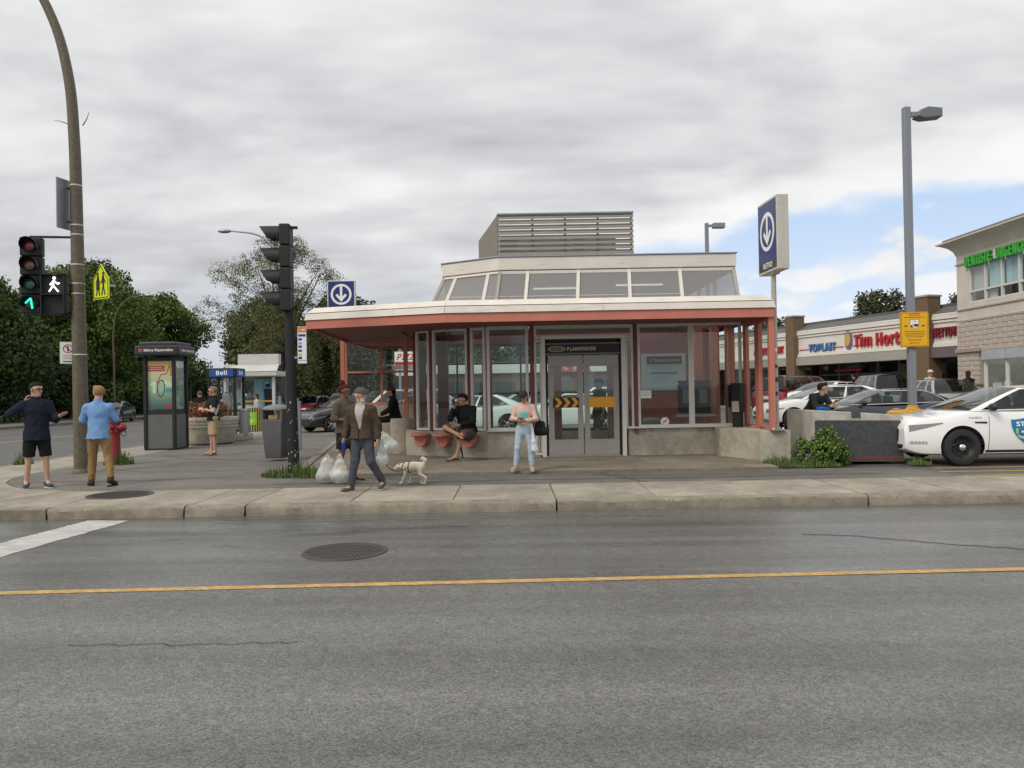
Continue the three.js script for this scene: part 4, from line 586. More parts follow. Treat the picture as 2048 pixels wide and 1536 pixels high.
{
  // white patrol sedan on the right
  const t = car('patrol_car', 'white patrol sedan with blue shield on its door and black steel wheels', 'sedan', wht, [10.16, -0.03, -15.72], Math.PI + rad(-1.5), { steel: true });
  const c = carShape('sedan'), arcs = (x0, x1, lo, hi, off = 0.009, sd = 1) => skin(c, [x0, x1, lo, hi], sd, off, 16, 16);
  for (const sd of [-1, 1]) {
    const shield = canvasTex(256, 320, (g, w, h) => { g.clearRect(0, 0, w, h); const path = (k) => { g.beginPath(); g.moveTo(128, 8 + k); g.quadraticCurveTo(180, 26 + k, 244 - k, 24 + k); g.quadraticCurveTo(262 - k, 190, 128, 314 - k * 1.3); g.quadraticCurveTo(-6 + k, 190, 12 + k, 24 + k); g.quadraticCurveTo(76, 26 + k, 128, 8 + k); g.closePath(); }; path(0); g.fillStyle = '#dbe5ea'; g.fill(); path(7); g.fillStyle = '#1c6f9e'; g.fill(); g.fillStyle = '#f2f4f2'; g.font = 'bold 70px sans-serif'; g.textAlign = 'center'; g.fillText('STM', 128, 104); g.strokeStyle = '#9cc24a'; g.lineWidth = 22; g.beginPath(); g.arc(128, 172, 66, 0.5, 2.65); g.stroke(); g.beginPath(); g.moveTo(66, 130); g.lineTo(62, 190); g.moveTo(190, 130); g.lineTo(194, 190); g.stroke(); g.fillStyle = '#eef3f4'; g.fillRect(100, 158, 22, 20); g.fillRect(134, 154, 24, 22); g.fillRect(92, 222, 72, 8); });
    const m = new THREE.MeshStandardMaterial({ map: shield, transparent: true, roughness: 0.35, side: THREE.DoubleSide, alphaTest: 0.5 });
    mesh('door_shield', arcs(0.10, 0.66, () => 0.38, () => 0.92, 0.007, sd), m, t);
    const num = canvasTex(512, 96, (g, w, h) => { g.clearRect(0, 0, w, h); g.fillStyle = '#8fa3b8'; g.font = 'bold 84px sans-serif'; g.fillText('114-593-E', 10, 78, 490); });
    mesh('fleet_number', arcs(1.08, 1.42, (x) => 0.885, (x) => 0.945, 0.006, sd), new THREE.MeshStandardMaterial({ map: num, transparent: true, alphaTest: 0.4, roughness: 0.4, side: THREE.DoubleSide }), t);
    const chk = canvasTex(256, 64, (g) => { for (let i = 0; i < 10; i++) for (let j = 0; j < 3; j++) { g.fillStyle = (i + j) % 2 ? '#22375f' : '#e6e8ea'; g.fillRect(i * 26, j * 21, 26, 21); } });
    mesh('chequer_band', arcs(hlOf('sedan') - 0.34, hlOf('sedan') - 0.06, () => 0.42, () => 0.47, 0.007, sd), printMat(chk, 0.35), t);
    mesh('fender_vent', arcs(1.07, 1.30, (x) => 0.80 + 0.05 * (x - 1.07), () => 0.84, 0.007, sd), trimMat, t);
  }
  mesh('wiper', join([rod(V(1.40, 1.08, 0.5), V(1.06, 1.24, -0.1), 0.008), rod(V(1.40, 1.08, -0.2), V(1.06, 1.24, -0.7), 0.008)]), trimMat, t);
}
function hlOf(k) { return CARS[k].L / 2; }
car('parked_car', 'dark grey sedan with chrome window trim behind the yellow lamp base', 'sedan2', slate, shift(11.15, -23.6), Math.PI, { chrome: true });
car('parked_car', 'white sedan parked just behind the leaning man', 'sedan2', wht, shift(11.0, -27.0), Math.PI, { chrome: false });
car('parked_minivan', 'dark red minivan parked near the striped store front', 'van', burg, shift(13.4, -36.2), rad(36));
car('parked_car', 'white saloon parked between the red minivan and the brown suv', 'sedan2', wht, shift(14.0, -33.4), rad(34));
car('parked_suv', 'brown suv with roof rails seen from behind', 'suv', sand, shift(15.55, -33.0), rad(84), {});
car('parked_car', 'silver hatchback seen from behind near the beige building', 'hatch', silver, shift(15.75, -29.0), rad(84), { rear: 1 });
car('parked_car', 'black sedan tail behind the patrol car windscreen', 'sedan', blk, shift(22.0, -29), rad(110));
// left: driveway and rows behind
car('parked_car', 'black hatchback at the end of the driveway behind the old man', 'hatch', blk, [-7.15, 0, -33.2], rad(-133));
car('parked_car', 'silver estate car behind the orange rear screen', 'suv', silver, [-4.5, 0, -29.8], rad(-170), {});
car('parked_car', 'pale grey hatchback behind the orange rear screen', 'hatch', silver, [-4.3, 0, -33.8], rad(-175));
car('street_car', 'dark grey car parked across the side street facing the crossing', 'hatch', grey, [-27.6, -0.15, -61], rad(-75));
car('street_car', 'black car half hidden behind the man in the blue shirt', 'sedan', blk, [-28.0, -0.15, -54.4], rad(-78));
[['red hatchback in the far left parking row', 'hatch', redP, -14.5, -56, -100], ['white suv in the far left parking row', 'suv', wht, -13.6, -62, -95], ['white minivan in the far left parking row', 'van', wht, -12.2, -66, -100], ['dark sedan in the far left parking row beside the red hatchback', 'sedan', navy, -17.0, -57, -95], ['silver sedan far back in the left parking rows', 'sedan', silver, -10.6, -70, -95], ['silver van on the lane behind the bus shelter', 'van', silver, -14.2, -44, -85], ['white hatchback far back behind the bun of the woman', 'hatch', wht, -9.6, -58, -100]].forEach(([l, k, p, x, z, a]) => car('parked_car', l, k, p, [x, -0.02, z], rad(a), { group: 'cars in the far parking rows', detail: false }));
[['white saloon seen through the left glass of the pavilion', 'sedan2', wht, -1.6, -30.5, 180], ['white sedan seen through the entrance doors', 'sedan2', wht, 2.3, -31, 175], ['silver hatchback seen through the middle glass of the pavilion', 'hatch', silver, 0.4, -36, 180], ['grey suv far behind the pavilion', 'suv', grey, -5.6, -41, 178], ['white suv behind the entrance doors', 'suv', wht, 4.6, -40, 170]].forEach(([l, k, p, x, z, a]) => car('parked_car', l, k, p, [x, -0.02, z], rad(a), { group: 'cars behind the pavilion', detail: false }));
// ---------------------------------------------------------------- trees, hedge, bushes, weeds
function leafCluster(n, size, seed, wide = 0.5) {
  const R = mulberry(seed), pos = [], idx = [], nor = [];
  for (let i = 0; i < n; i++) {
    const c = V((R() - 0.5) * 2, (R() - 0.5) * 1.4, (R() - 0.5) * 2).multiplyScalar(size * 1.25), q = new THREE.Quaternion().setFromEuler(new THREE.Euler((R() - 0.5) * 2.2, R() * 6.28, (R() - 0.5) * 2.2)), s = size * (0.7 + 0.6 * R()), k = pos.length / 3;
    for (const [x, z, y] of [[-0.5, 0, 0], [0, wide * 0.55, 0.08], [0.5, 0, 0], [0, -wide * 0.55, 0.08]]) { const p = V(x * s, y * s, z * s).applyQuaternion(q).add(c); pos.push(p.x, p.y, p.z); const nn = c.clone().normalize().multiplyScalar(0.6).add(V(0, 0.7, 0)).normalize(); nor.push(nn.x, nn.y, nn.z); }
    idx.push(k, k + 1, k + 2, k, k + 2, k + 3);
  }
  const g = new THREE.BufferGeometry(); g.setAttribute('position', new THREE.Float32BufferAttribute(pos, 3)); g.setIndex(idx); g.computeVertexNormals(); return g;
}
const leafMat = new THREE.MeshPhysicalMaterial({ color: 0xffffff, roughness: 0.75, side: THREE.DoubleSide, transmission: 0.0 });
const clusterBig = leafCluster(9, 0.34, 1), clusterMid = leafCluster(9, 0.2, 2), clusterFine = leafCluster(8, 0.12, 3, 0.35), clusterSmall = leafCluster(8, 0.055, 4, 0.6);
function crownInto(parent, name, lobes, count, geo, color, vary, seed, shell = 0.55) {
  const R = mulberry(seed), im = new THREE.InstancedMesh(geo, leafMat, count), m = new THREE.Matrix4(), q = new THREE.Quaternion(), col = new THREE.Color(); let tot = 0; const cum = lobes.map((l) => (tot += l.r ** 2));
  for (let i = 0; i < count; i++) {
    const pick = R() * tot, l = lobes[cum.findIndex((c) => c >= pick)], u = R() * 2 - 1, a = R() * 6.283, rr = l.r * (shell + (1 - shell) * Math.cbrt(R())) * (0.88 + 0.24 * R()), s = Math.sqrt(1 - u * u);
    q.setFromEuler(new THREE.Euler((R() - 0.5) * 0.8, R() * 6.28, (R() - 0.5) * 0.8)); const sc = 0.75 + 0.5 * R();
    m.compose(V(l.x + s * Math.cos(a) * rr, l.y + u * rr * (l.fy ?? 0.85), l.z + s * Math.sin(a) * rr), q, V(sc, sc, sc)); im.setMatrixAt(i, m);
    const t = (1 + vary * (R() - 0.5) * 2) * (l.tone ?? 1), h = R(); im.setColorAt(i, col.setRGB(color[0] * t * (0.9 + 0.25 * h), color[1] * t, color[2] * t * (1.05 - 0.3 * h)));
  }
  im.name = name; im.castShadow = im.receiveShadow = true; im.userData.kind = 'stuff'; parent.add(im); return im;
}
function tree(name, label, x, z, y, h, rx, o = {}) {
  const { seed = 1, color = [0.045, 0.075, 0.02], count = 2600, geo = clusterBig, base = 0.16, lobesN = 26, rz = rx, trunk = 0.03, shell = 0.55, vary = 0.35, lobeR = [0.2, 0.36], top = 1 } = o, R = mulberry(seed * 97 + 5), t = thing(name, label, 'tree', [x, y, z], 0, o.group), lobes = [];
  for (let i = 0; i < lobesN; i++) { const v = (i + 0.5) / lobesN, prof = Math.sin(Math.PI * Math.min(1, 0.14 + 0.80 * v)) ** 0.7, a = i * 2.4 + R(), rr = Math.sqrt(R()) * 0.75, yy = h * (base + (1 - base) * (0.06 + 0.86 * v)); lobes.push({ x: Math.cos(a) * rx * prof * rr, y: yy, z: Math.sin(a) * rz * prof * rr, r: mix(lobeR[0], lobeR[1], R()) * rx * (0.55 + 0.5 * prof), tone: 0.75 + 0.5 * R() }); }
  const tr = h * trunk; mesh('trunk', tube([V(0, -0.2, 0), V(0.02 * h * (R() - 0.5), h * 0.2, 0), V(0.05 * h * (R() - 0.5), h * 0.45, 0.03 * h * (R() - 0.5)), V(0, h * 0.82, 0)], tr, 24, 9, 0.18), M.bark, t);
  for (let i = 0; i < (o.limbs ?? 8); i++) { const l = lobes[Math.floor((i + 0.5) / (o.limbs ?? 8) * lobes.length)], y0 = Math.min(l.y * 0.75, h * (base * 0.8 + 0.3 * R())); mesh('limb', tube([V(0, y0, 0), V(l.x * 0.45, mix(y0, l.y, 0.6), l.z * 0.45), V(l.x, l.y, l.z)], tr * 0.42, 10, 6, 0.25), M.bark, t); }
  crownInto(t, 'crown', lobes, count, geo, color, vary, seed, shell); return t;
}
const lg = 'broad trees across the side street';
[[-45, -52, 15.2, 7.5, 1, 'tall dark maple at the far left edge'], [-37.5, -54, 10.5, 6.0, 2, 'dark maple behind the left traffic lights'], [-36.5, -66, 13.2, 7.0, 3, 'rounded maple behind the yellow crossing sign'], [-36, -78, 12.0, 6.2, 4, 'maple on the right of the tall group behind the kiosk'], [-45, -82, 17, 8, 5, 'large tree rising at the back of the left group'], [-52, -62, 16, 8, 6, 'dense tree deep in the left group']].forEach(([x, z, h, r, s, l]) => tree('maple_tree', l, x, z, 0, h, r, { seed: s, count: 5200, geo: clusterBig, lobesN: 40, base: 0.10, lobeR: [0.16, 0.30], group: lg, color: s === 3 || s === 4 ? [0.10, 0.155, 0.03] : [0.065, 0.105, 0.027] }));
tree('ash_tree', 'tall feathery ash tree behind the black traffic light pole', -13.6, -46, 0, 11.6, 5.2, { seed: 11, count: 5200, geo: clusterFine, lobesN: 60, base: 0.18, lobeR: [0.10, 0.22], shell: 0.25, vary: 0.4, limbs: 22, trunk: 0.018, color: [0.105, 0.115, 0.042] });
tree('ash_tree', 'lower leafy tree on the left of the feathery ash', -17.5, -56, 0, 9.0, 4.6, { seed: 12, count: 4200, geo: clusterMid, lobesN: 40, base: 0.12, lobeR: [0.15, 0.28], shell: 0.35, color: [0.085, 0.10, 0.036], limbs: 12, trunk: 0.02 });
tree('ash_tree', 'tree on the right of the feathery ash above the parked cars', -11.3, -54, 0, 8.4, 4.6, { seed: 13, count: 4600, geo: clusterMid, lobesN: 40, base: 0.2, lobeR: [0.14, 0.26], shell: 0.35, color: [0.085, 0.10, 0.036], limbs: 14, trunk: 0.02 });
const bg = 'trees behind the parking rows';
[[-28, -92, 12, 6, 21, 'far tree left of the ash beside the street lamp'], [-23, -96, 11, 6, 22, 'far tree between the street lamp and the ash'], [-19.5, -84, 9.5, 5, 23, 'far dark tree low behind the bus shelter'], [-8.2, -66, 6.6, 4.6, 24, 'tree seen through the left panes of the orange screen'], [-3.6, -70, 6.2, 4.8, 25, 'tree seen through the right panes of the orange screen'], [1.0, -74, 5.8, 5, 26, 'tree seen through the middle of the glass pavilion'], [6.5, -78, 6.6, 5, 27, 'tree seen through the entrance transom'], [-14, -100, 9.5, 6, 28, 'distant tree behind the parked cars']].forEach(([x, z, h, r, s, l]) => tree('maple_tree', l, x, z, 0, h, r, { seed: s, count: 3000, geo: clusterBig, lobesN: 28, base: 0.08, lobeR: [0.2, 0.36], color: s > 23 ? [0.07, 0.11, 0.03] : [0.045, 0.07, 0.022], group: bg }));
tree('maple_tree', 'tree top showing over the roof of the striped shops', 31.5, -66, 0, 9.6, 3.8, { seed: 31, count: 2600, geo: clusterMid, lobesN: 30, base: 0.3, color: [0.045, 0.06, 0.022] });
tree('maple_tree', 'small tree top over the shop roof beside the sign post', 24.2, -70, 0, 7.6, 3.4, { seed: 32, count: 2000, geo: clusterMid, lobesN: 24, base: 0.3, color: [0.05, 0.07, 0.025] });
tree('maple_tree', 'tree peeking over the parapet beside the beige building', 37.5, -64, 0, 9.2, 2.6, { seed: 33, count: 1400, geo: clusterMid, lobesN: 18, base: 0.3, color: [0.045, 0.06, 0.022] });
{ // clipped hedge masses below the trees
  const R = mulberry(41); [[-36.5, -47, 4.6, 'low dark hedge behind the man in the navy jacket'], [-35.8, -56, 4.4, 'dark hedge behind the light pole'], [-35.6, -66, 4.2, 'dark hedge behind the parked street cars'], [-35.6, -77, 4, 'dark hedge left of the kiosk'], [-36, -90, 4, 'far end of the dark hedge']].forEach(([x, z, h, l], i) => { const t = thing('hedge', l, 'hedge', [x, 0, z], 0, 'hedge along the far side of the street'), lobes = []; for (let k = 0; k < 26; k++) lobes.push({ x: (R() - 0.5) * 2.5, y: 0.5 + R() * (h - 1.1), z: (R() - 0.5) * 10.5, r: 0.8 + 0.7 * R(), tone: 0.7 + 0.5 * R() }); crownInto(t, 'foliage', lobes, 2600, clusterMid, [0.04, 0.066, 0.02], 0.35, 50 + i, 0.6); mesh('stem', join([0, 1, 2, 3].map((k) => rod(V(0, -0.1, -4 + k * 2.7), V(0.2, h * 0.6, -4 + k * 2.7), 0.07, 0.03, 6))), M.bark, t); });
}
{ // bush by the wing wall
  const R = mulberry(61), t = thing('bush', 'leafy green bush growing between the wing wall and the grey bin box', 'bush', [5.93, 0, -15.22]), lobes = [];
  for (const [x, y, z, r, n] of [[-0.12, 0.28, 0, 0.30], [0.30, 0.36, 0.02, 0.34], [0.42, 0.62, -0.02, 0.20], [0.12, 0.5, 0, 0.22], [0.58, 0.26, 0.02, 0.26], [-0.28, 0.42, -0.05, 0.19], [0.75, 0.16, 0.05, 0.17], [0.1, 0.14, 0.12, 0.24], [0.36, 0.82, 0, 0.09], [0.16, 0.74, 0, 0.10], [-0.36, 0.56, 0, 0.09], [0.62, 0.55, 0, 0.12], [-0.45, 0.25, 0, 0.13], [0.88, 0.3, 0, 0.08]]) lobes.push({ x, y, z, r, tone: 0.8 + 0.5 * R() });
  crownInto(t, 'foliage', lobes, 680, clusterSmall, [0.085, 0.15, 0.03], 0.5, 62, 0.3);
  const st = []; for (let k = 0; k < 16; k++) { const a = R() * 6.28, l = lobes[k % lobes.length]; st.push(tube([V(0.2 + Math.cos(a) * 0.06, 0, Math.sin(a) * 0.06), V(l.x * 0.6, l.y * 0.6, l.z), V(l.x + 0.1 * Math.cos(a), l.y + 0.1, l.z + 0.1 * Math.sin(a))], 0.008, 8, 5, 0.4)); } mesh('stem', join(st), M.bark, t); t.scale.set(0.74, 0.86, 0.8);
}
const grassMat = [mat([0.085, 0.15, 0.03], 0.8), mat([0.13, 0.16, 0.045], 0.8), mat([0.055, 0.11, 0.025], 0.8)];
function grass(label, x, z, y, rx, rz, n, h, seed) {
  const R = mulberry(seed), t = thing('grass_tuft', label, 'grass', [x, y, z]); t.userData.kind = 'stuff';
  for (let m = 0; m < 3; m++) { const pos = [], idx = []; for (let i = 0; i < n / 3; i++) { const a = R() * 6.28, q = Math.sqrt(R()), px = Math.cos(a) * q * rx, pz = Math.sin(a) * q * rz, b = R() * 6.28, L = h * (0.22 + 1.6 * R() ** 2.6) * (1.25 - 0.8 * q) * (1 + 0.9 * perlin.noise(px * 6 + seed, 3, pz * 6)), ln = 0.45 * L * R(), w = 0.006 + 0.006 * R(), k = pos.length / 3, dx = Math.cos(b), dz = Math.sin(b); pos.push(px - dz * w, 0, pz + dx * w, px + dz * w, 0, pz - dx * w, px + dx * ln * 0.4 - dz * w * 0.8, L * 0.6, pz + dz * ln * 0.4 + dx * w * 0.8, px + dx * ln * 0.4 + dz * w * 0.8, L * 0.6, pz + dz * ln * 0.4 - dx * w * 0.8, px + dx * ln, L, pz + dz * ln); idx.push(k, k + 1, k + 3, k, k + 3, k + 2, k + 2, k + 3, k + 4); } const g = new THREE.BufferGeometry(); g.setAttribute('position', new THREE.Float32BufferAttribute(pos, 3)); g.setIndex(idx); g.computeVertexNormals(); const o = mesh('blades', g, grassMat[m], t); o.userData.kind = 'stuff'; }
}
grass('long green grass growing round the foot of the black pole', -4.18, -14.8, 0, 0.62, 0.36, 1500, 0.17, 71);
grass('weeds spreading right of the black pole foot', -3.75, -14.55, 0, 0.34, 0.22, 600, 0.09, 72);
grass('low grass in front of the wing wall', 5.25, -15.25, 0, 0.46, 0.26, 1100, 0.13, 73);
grass('low weeds in front of the bush', 5.75, -14.95, 0, 0.6, 0.18, 900, 0.10, 74);
grass('grass at the right end of the grey bin box', 7.85, -15.0, 0, 0.22, 0.2, 400, 0.10, 75);
grass('weeds at the foot of the red hydrant', -9.2, -18.1, 0, 0.34, 0.25, 500, 0.22, 76);
grass('small weed tuft at the kerb of the side street', -11.75, -18.6, 0, 0.2, 0.25, 260, 0.2, 77);
// ---------------------------------------------------------------- shops on the right and the beige two-storey building
{
  const dx = -3.7, dz = -12.3, LL = Math.hypot(dx, dz), ang = Math.atan2(-dz, dx);     // facade line running away from the viewer
  const mall = thing('shop_row', 'long white strip of shops with brick piers along the parking lot', 'building', [19.35, 0.34, -32.4], ang + Math.PI);
  // local: x along the facade towards the viewer, z outwards; far end at negative x
  const white = mat([0.82, 0.815, 0.79], 0.6, { map: T.stained }), bandM = mat([0.40, 0.385, 0.34], 0.7, { map: T.paint }), roofM = mat([0.15, 0.15, 0.145], 0.85, { map: T.worn }), capM = mat([0.16, 0.13, 0.12], 0.7);
  const bays = [{ a: -1.9, b: 0, dark: 1 }, { a: -11.2, b: -2.6 }, { a: -21, b: -11.9 }, { a: -31, b: -21.7 }];
  for (const p of [-2.25, -11.55, -21.35, -31.3]) { const q = part('brick_pier', mall, [p, 0, 0.12]); mesh('shaft', muv(bx(0.72, 5.05, 0.72, 0, 0, 0, 0.01), 0.5), M.brickTan, q); mesh('cap', bx(0.8, 0.09, 0.8, 0, 5.05, 0, 0.01), bandM, q); }
  bays.forEach(({ a, b, dark }, n) => {
    const L = b - a, q = part('shop_bay', mall, [a, 0, 0]);
    mesh('fascia', bx(L, 1.05, 0.22, L / 2, 2.95, 0.06, 0.01), white, q);
    for (const [y, h, d] of [[2.80, 0.13, 0.34], [2.93, 0.06, 0.30], [3.86, 0.10, 0.30], [4.0, 0.16, 0.38], [4.17, 0.09, 0.32]]) mesh('moulding', bx(L, h, d, L / 2, y, 0.08, 0.015), white, q);
    mesh('canopy_band', bx(L, 0.44, 0.5, L / 2, 2.34, 0.1, 0.01), dark ? mat([0.13, 0.11, 0.115], 0.7) : bandM, q);
    mesh('parapet', muv(quad(V(0, 4.28, 0.2), V(L, 4.28, 0.2), V(L, 4.66, -0.5), V(0, 4.66, -0.5)), 1), roofM, q);
    mesh('soffit', bx(L, 0.05, 1.6, L / 2, 2.36, -0.7), capM, q);
    const nw = Math.max(2, Math.round(L / 1.5)); for (let k = 0; k <= nw; k++) mesh('mullion', bx(0.07, 2.35, 0.09, k / nw * L, 0, -1.3), M.aluDark, q); mesh('rail', bx(L, 0.07, 0.09, L / 2, 1.75, -1.3), M.aluDark, q); mesh('stall_riser', bx(L, 0.35, 0.12, L / 2, 0, -1.3), M.aluDark, q);
    for (let k = 0; k < nw; k++) mesh('pane', new THREE.PlaneGeometry(L / nw - 0.08, 1.95).translate((k + 0.5) / nw * L, 1.35, -1.3), M.glass, q);
    const R = mulberry(90 + n); mesh('shop_interior', join([bx(L, 2.4, 0.1, L / 2, 0, -5), bx(L, 0.06, 4, L / 2, 0, -3.2), bx(0.1, 2.4, 4, 0, 0, -3.2), bx(0.1, 2.4, 4, L, 0, -3.2)]), mat([0.06, 0.055, 0.05], 0.8), q); for (let k = 0; k < L * 2.5; k++) mesh('shelf_goods', bx(0.25 + 0.5 * R(), 0.25 + 0.6 * R(), 0.4, 0.4 + R() * (L - 0.8), 0.3 + R() * 1.3, -2 - 2 * R()), mat([0.06 + 0.3 * R(), 0.06 + 0.26 * R(), 0.05 + 0.16 * R()], 0.7), q);
  });
  mesh('roof', muv(bx(31, 0.1, 9, -15.5, 4.62, -4.9), 2), roofM, mall); mesh('back_wall', bx(31, 4.6, 0.2, -15.5, 0, -9.4), M.brickTan, mall);
  const red = mat([0.42, 0.025, 0.03], 0.45), dred = mat([0.20, 0.015, 0.03], 0.5), blue = mat([0.06, 0.16, 0.36], 0.5);
  let s = letters('NETTOYEUR', 0.42, 0.1, dred, mall, 'shop_lettering'); s.scale.x = 0.56; s.position.set(-0.95, 3.44, 0.18);
  s = letters('Tim Hortons', 0.62, 0.1, red, mall, 'shop_lettering'); s.scale.x = 0.82; s.position.set(-4.7, 3.42, 0.18);
  s = letters('YOPLAIT', 0.42, 0.08, blue, mall, 'shop_lettering'); s.scale.x = 0.9; s.geometry.dispose; s.position.set(-9.2, 3.25, 0.18);
  s = letters('ASSORTIMENT', 0.42, 0.08, red, mall, 'shop_lettering'); s.scale.x = 0.72; s.position.set(-13.9, 3.3, 0.18);
  { const o = mesh('shop_emblem', shapeGeo(Array.from({ length: 24 }, (_, i) => [Math.cos(i / 24 * 6.283) * 0.26, Math.sin(i / 24 * 6.283) * 0.5]), 0.06), mat([0.16, 0.12, 0.30], 0.5), mall); o.position.set(-7.2, 3.5, 0.2); const o2 = mesh('shop_emblem', shapeGeo(Array.from({ length: 24 }, (_, i) => [Math.cos(i / 24 * 6.283) * 0.18, Math.sin(i / 24 * 6.283) * 0.32]), 0.05), mat([0.55, 0.36, 0.05], 0.5), mall); o2.position.set(-7.22, 3.5, 0.24); }
  mesh('shop_stripe', join([bx(0.9, 0.05, 0.02, -8.05, 3.16, 0.18), bx(1.3, 0.05, 0.02, -6.3, 3.16, 0.18), bx(1.2, 0.05, 0.02, -10.5, 3.16, 0.18)]), red, mall);
  mesh('lit_sign', bx(2.0, 0.12, 0.06, -8.8, 1.95, -1.1), mat([0.45, 0.02, 0.05], 0.4), mall);
  structure('shop_walkway', muv(prism([[16.4, -30.5], [19.2, -30.8], [16.1, -43.4], [10.2, -63], [8.4, -63], [13.6, -44]], 0.1, 0.36, 0.02), 2), M.slab);
}
function parkNotice(g, w, h, big) { g.fillStyle = '#e0ad12'; g.fillRect(0, 0, w, h); g.strokeStyle = '#3a2a08'; g.lineWidth = w * 0.012; g.strokeRect(w * 0.03, h * 0.02, w * 0.94, h * 0.96); g.textAlign = 'center'; g.fillStyle = '#b02a14'; g.font = `bold ${Math.round(h * 0.105)}px sans-serif`; g.save(); g.translate(w / 2, h * 0.105); g.scale(1.45, 1); g.fillText('AVIS', 0, 0); g.restore(); g.fillStyle = '#a8301a'; g.fillRect(w * 0.12, h * 0.135, w * 0.76, h * 0.022);
  g.fillStyle = '#f0eee2'; g.beginPath(); g.moveTo(w * 0.36, h * 0.21); g.lineTo(w * 0.64, h * 0.21); g.quadraticCurveTo(w * 0.72, h * 0.42, w * 0.5, h * 0.49); g.quadraticCurveTo(w * 0.28, h * 0.42, w * 0.36, h * 0.21); g.fill(); g.strokeStyle = '#16181c'; g.lineWidth = w * 0.015; g.stroke(); g.fillStyle = '#16181c'; g.font = `bold ${Math.round(h * 0.055)}px sans-serif`; g.fillText('STM', w / 2, h * 0.285); g.beginPath(); g.ellipse(w * 0.5, h * 0.39, w * 0.15, h * 0.045, -0.2, 0, 7); g.fill(); g.fillStyle = '#f0eee2'; g.beginPath(); g.ellipse(w * 0.46, h * 0.40, w * 0.05, h * 0.02, 0, 0, 7); g.fill();
  g.fillStyle = '#7e1c14'; for (const s of [-1, 1]) { const x = w / 2 + s * w * 0.31; g.beginPath(); g.moveTo(x + s * w * 0.08, h * 0.40); g.lineTo(x, h * 0.36); g.lineTo(x, h * 0.385); g.lineTo(x - s * w * 0.06, h * 0.385); g.lineTo(x - s * w * 0.06, h * 0.415); g.lineTo(x, h * 0.415); g.lineTo(x, h * 0.44); g.fill(); }
  g.fillStyle = '#6b4a10'; for (const [y, f] of [[0.55, 0.8], [0.61, 0.7], [0.66, 0.74], [0.71, 0.62]]) g.fillRect(w * (0.5 - f / 2), h * y, w * f, h * 0.018); g.fillStyle = '#3a2408'; g.font = `bold ${Math.round(h * 0.06)}px sans-serif`; g.fillText('Minimum $45', w / 2, h * 0.83); g.fillStyle = '#b02a14'; g.font = `bold ${Math.round(h * 0.075)}px sans-serif`; g.fillText('940-2777', w / 2, h * 0.93); }
const noticeTex = canvasTex(384, 480, (g, w, h) => parkNotice(g, w, h));
[[18.5, -34.6, 'small yellow parking notice on the brick pier beside the cleaner sign'], [15.75, -43.5, 'small yellow parking notice on the far brick pier']].forEach(([x, z, l]) => { const t = thing('parking_notice', l, 'sign', [x, 2.3, z], rad(-72), 'yellow notices on the piers'); mesh('plate', bx(0.8, 1.0, 0.03, 0, -0.5, 0.06), M.yellow, t); panel(0.78, 0.98, printMat(noticeTex, 0.5), t, 'notice_print', 0, 0, 0.078); });
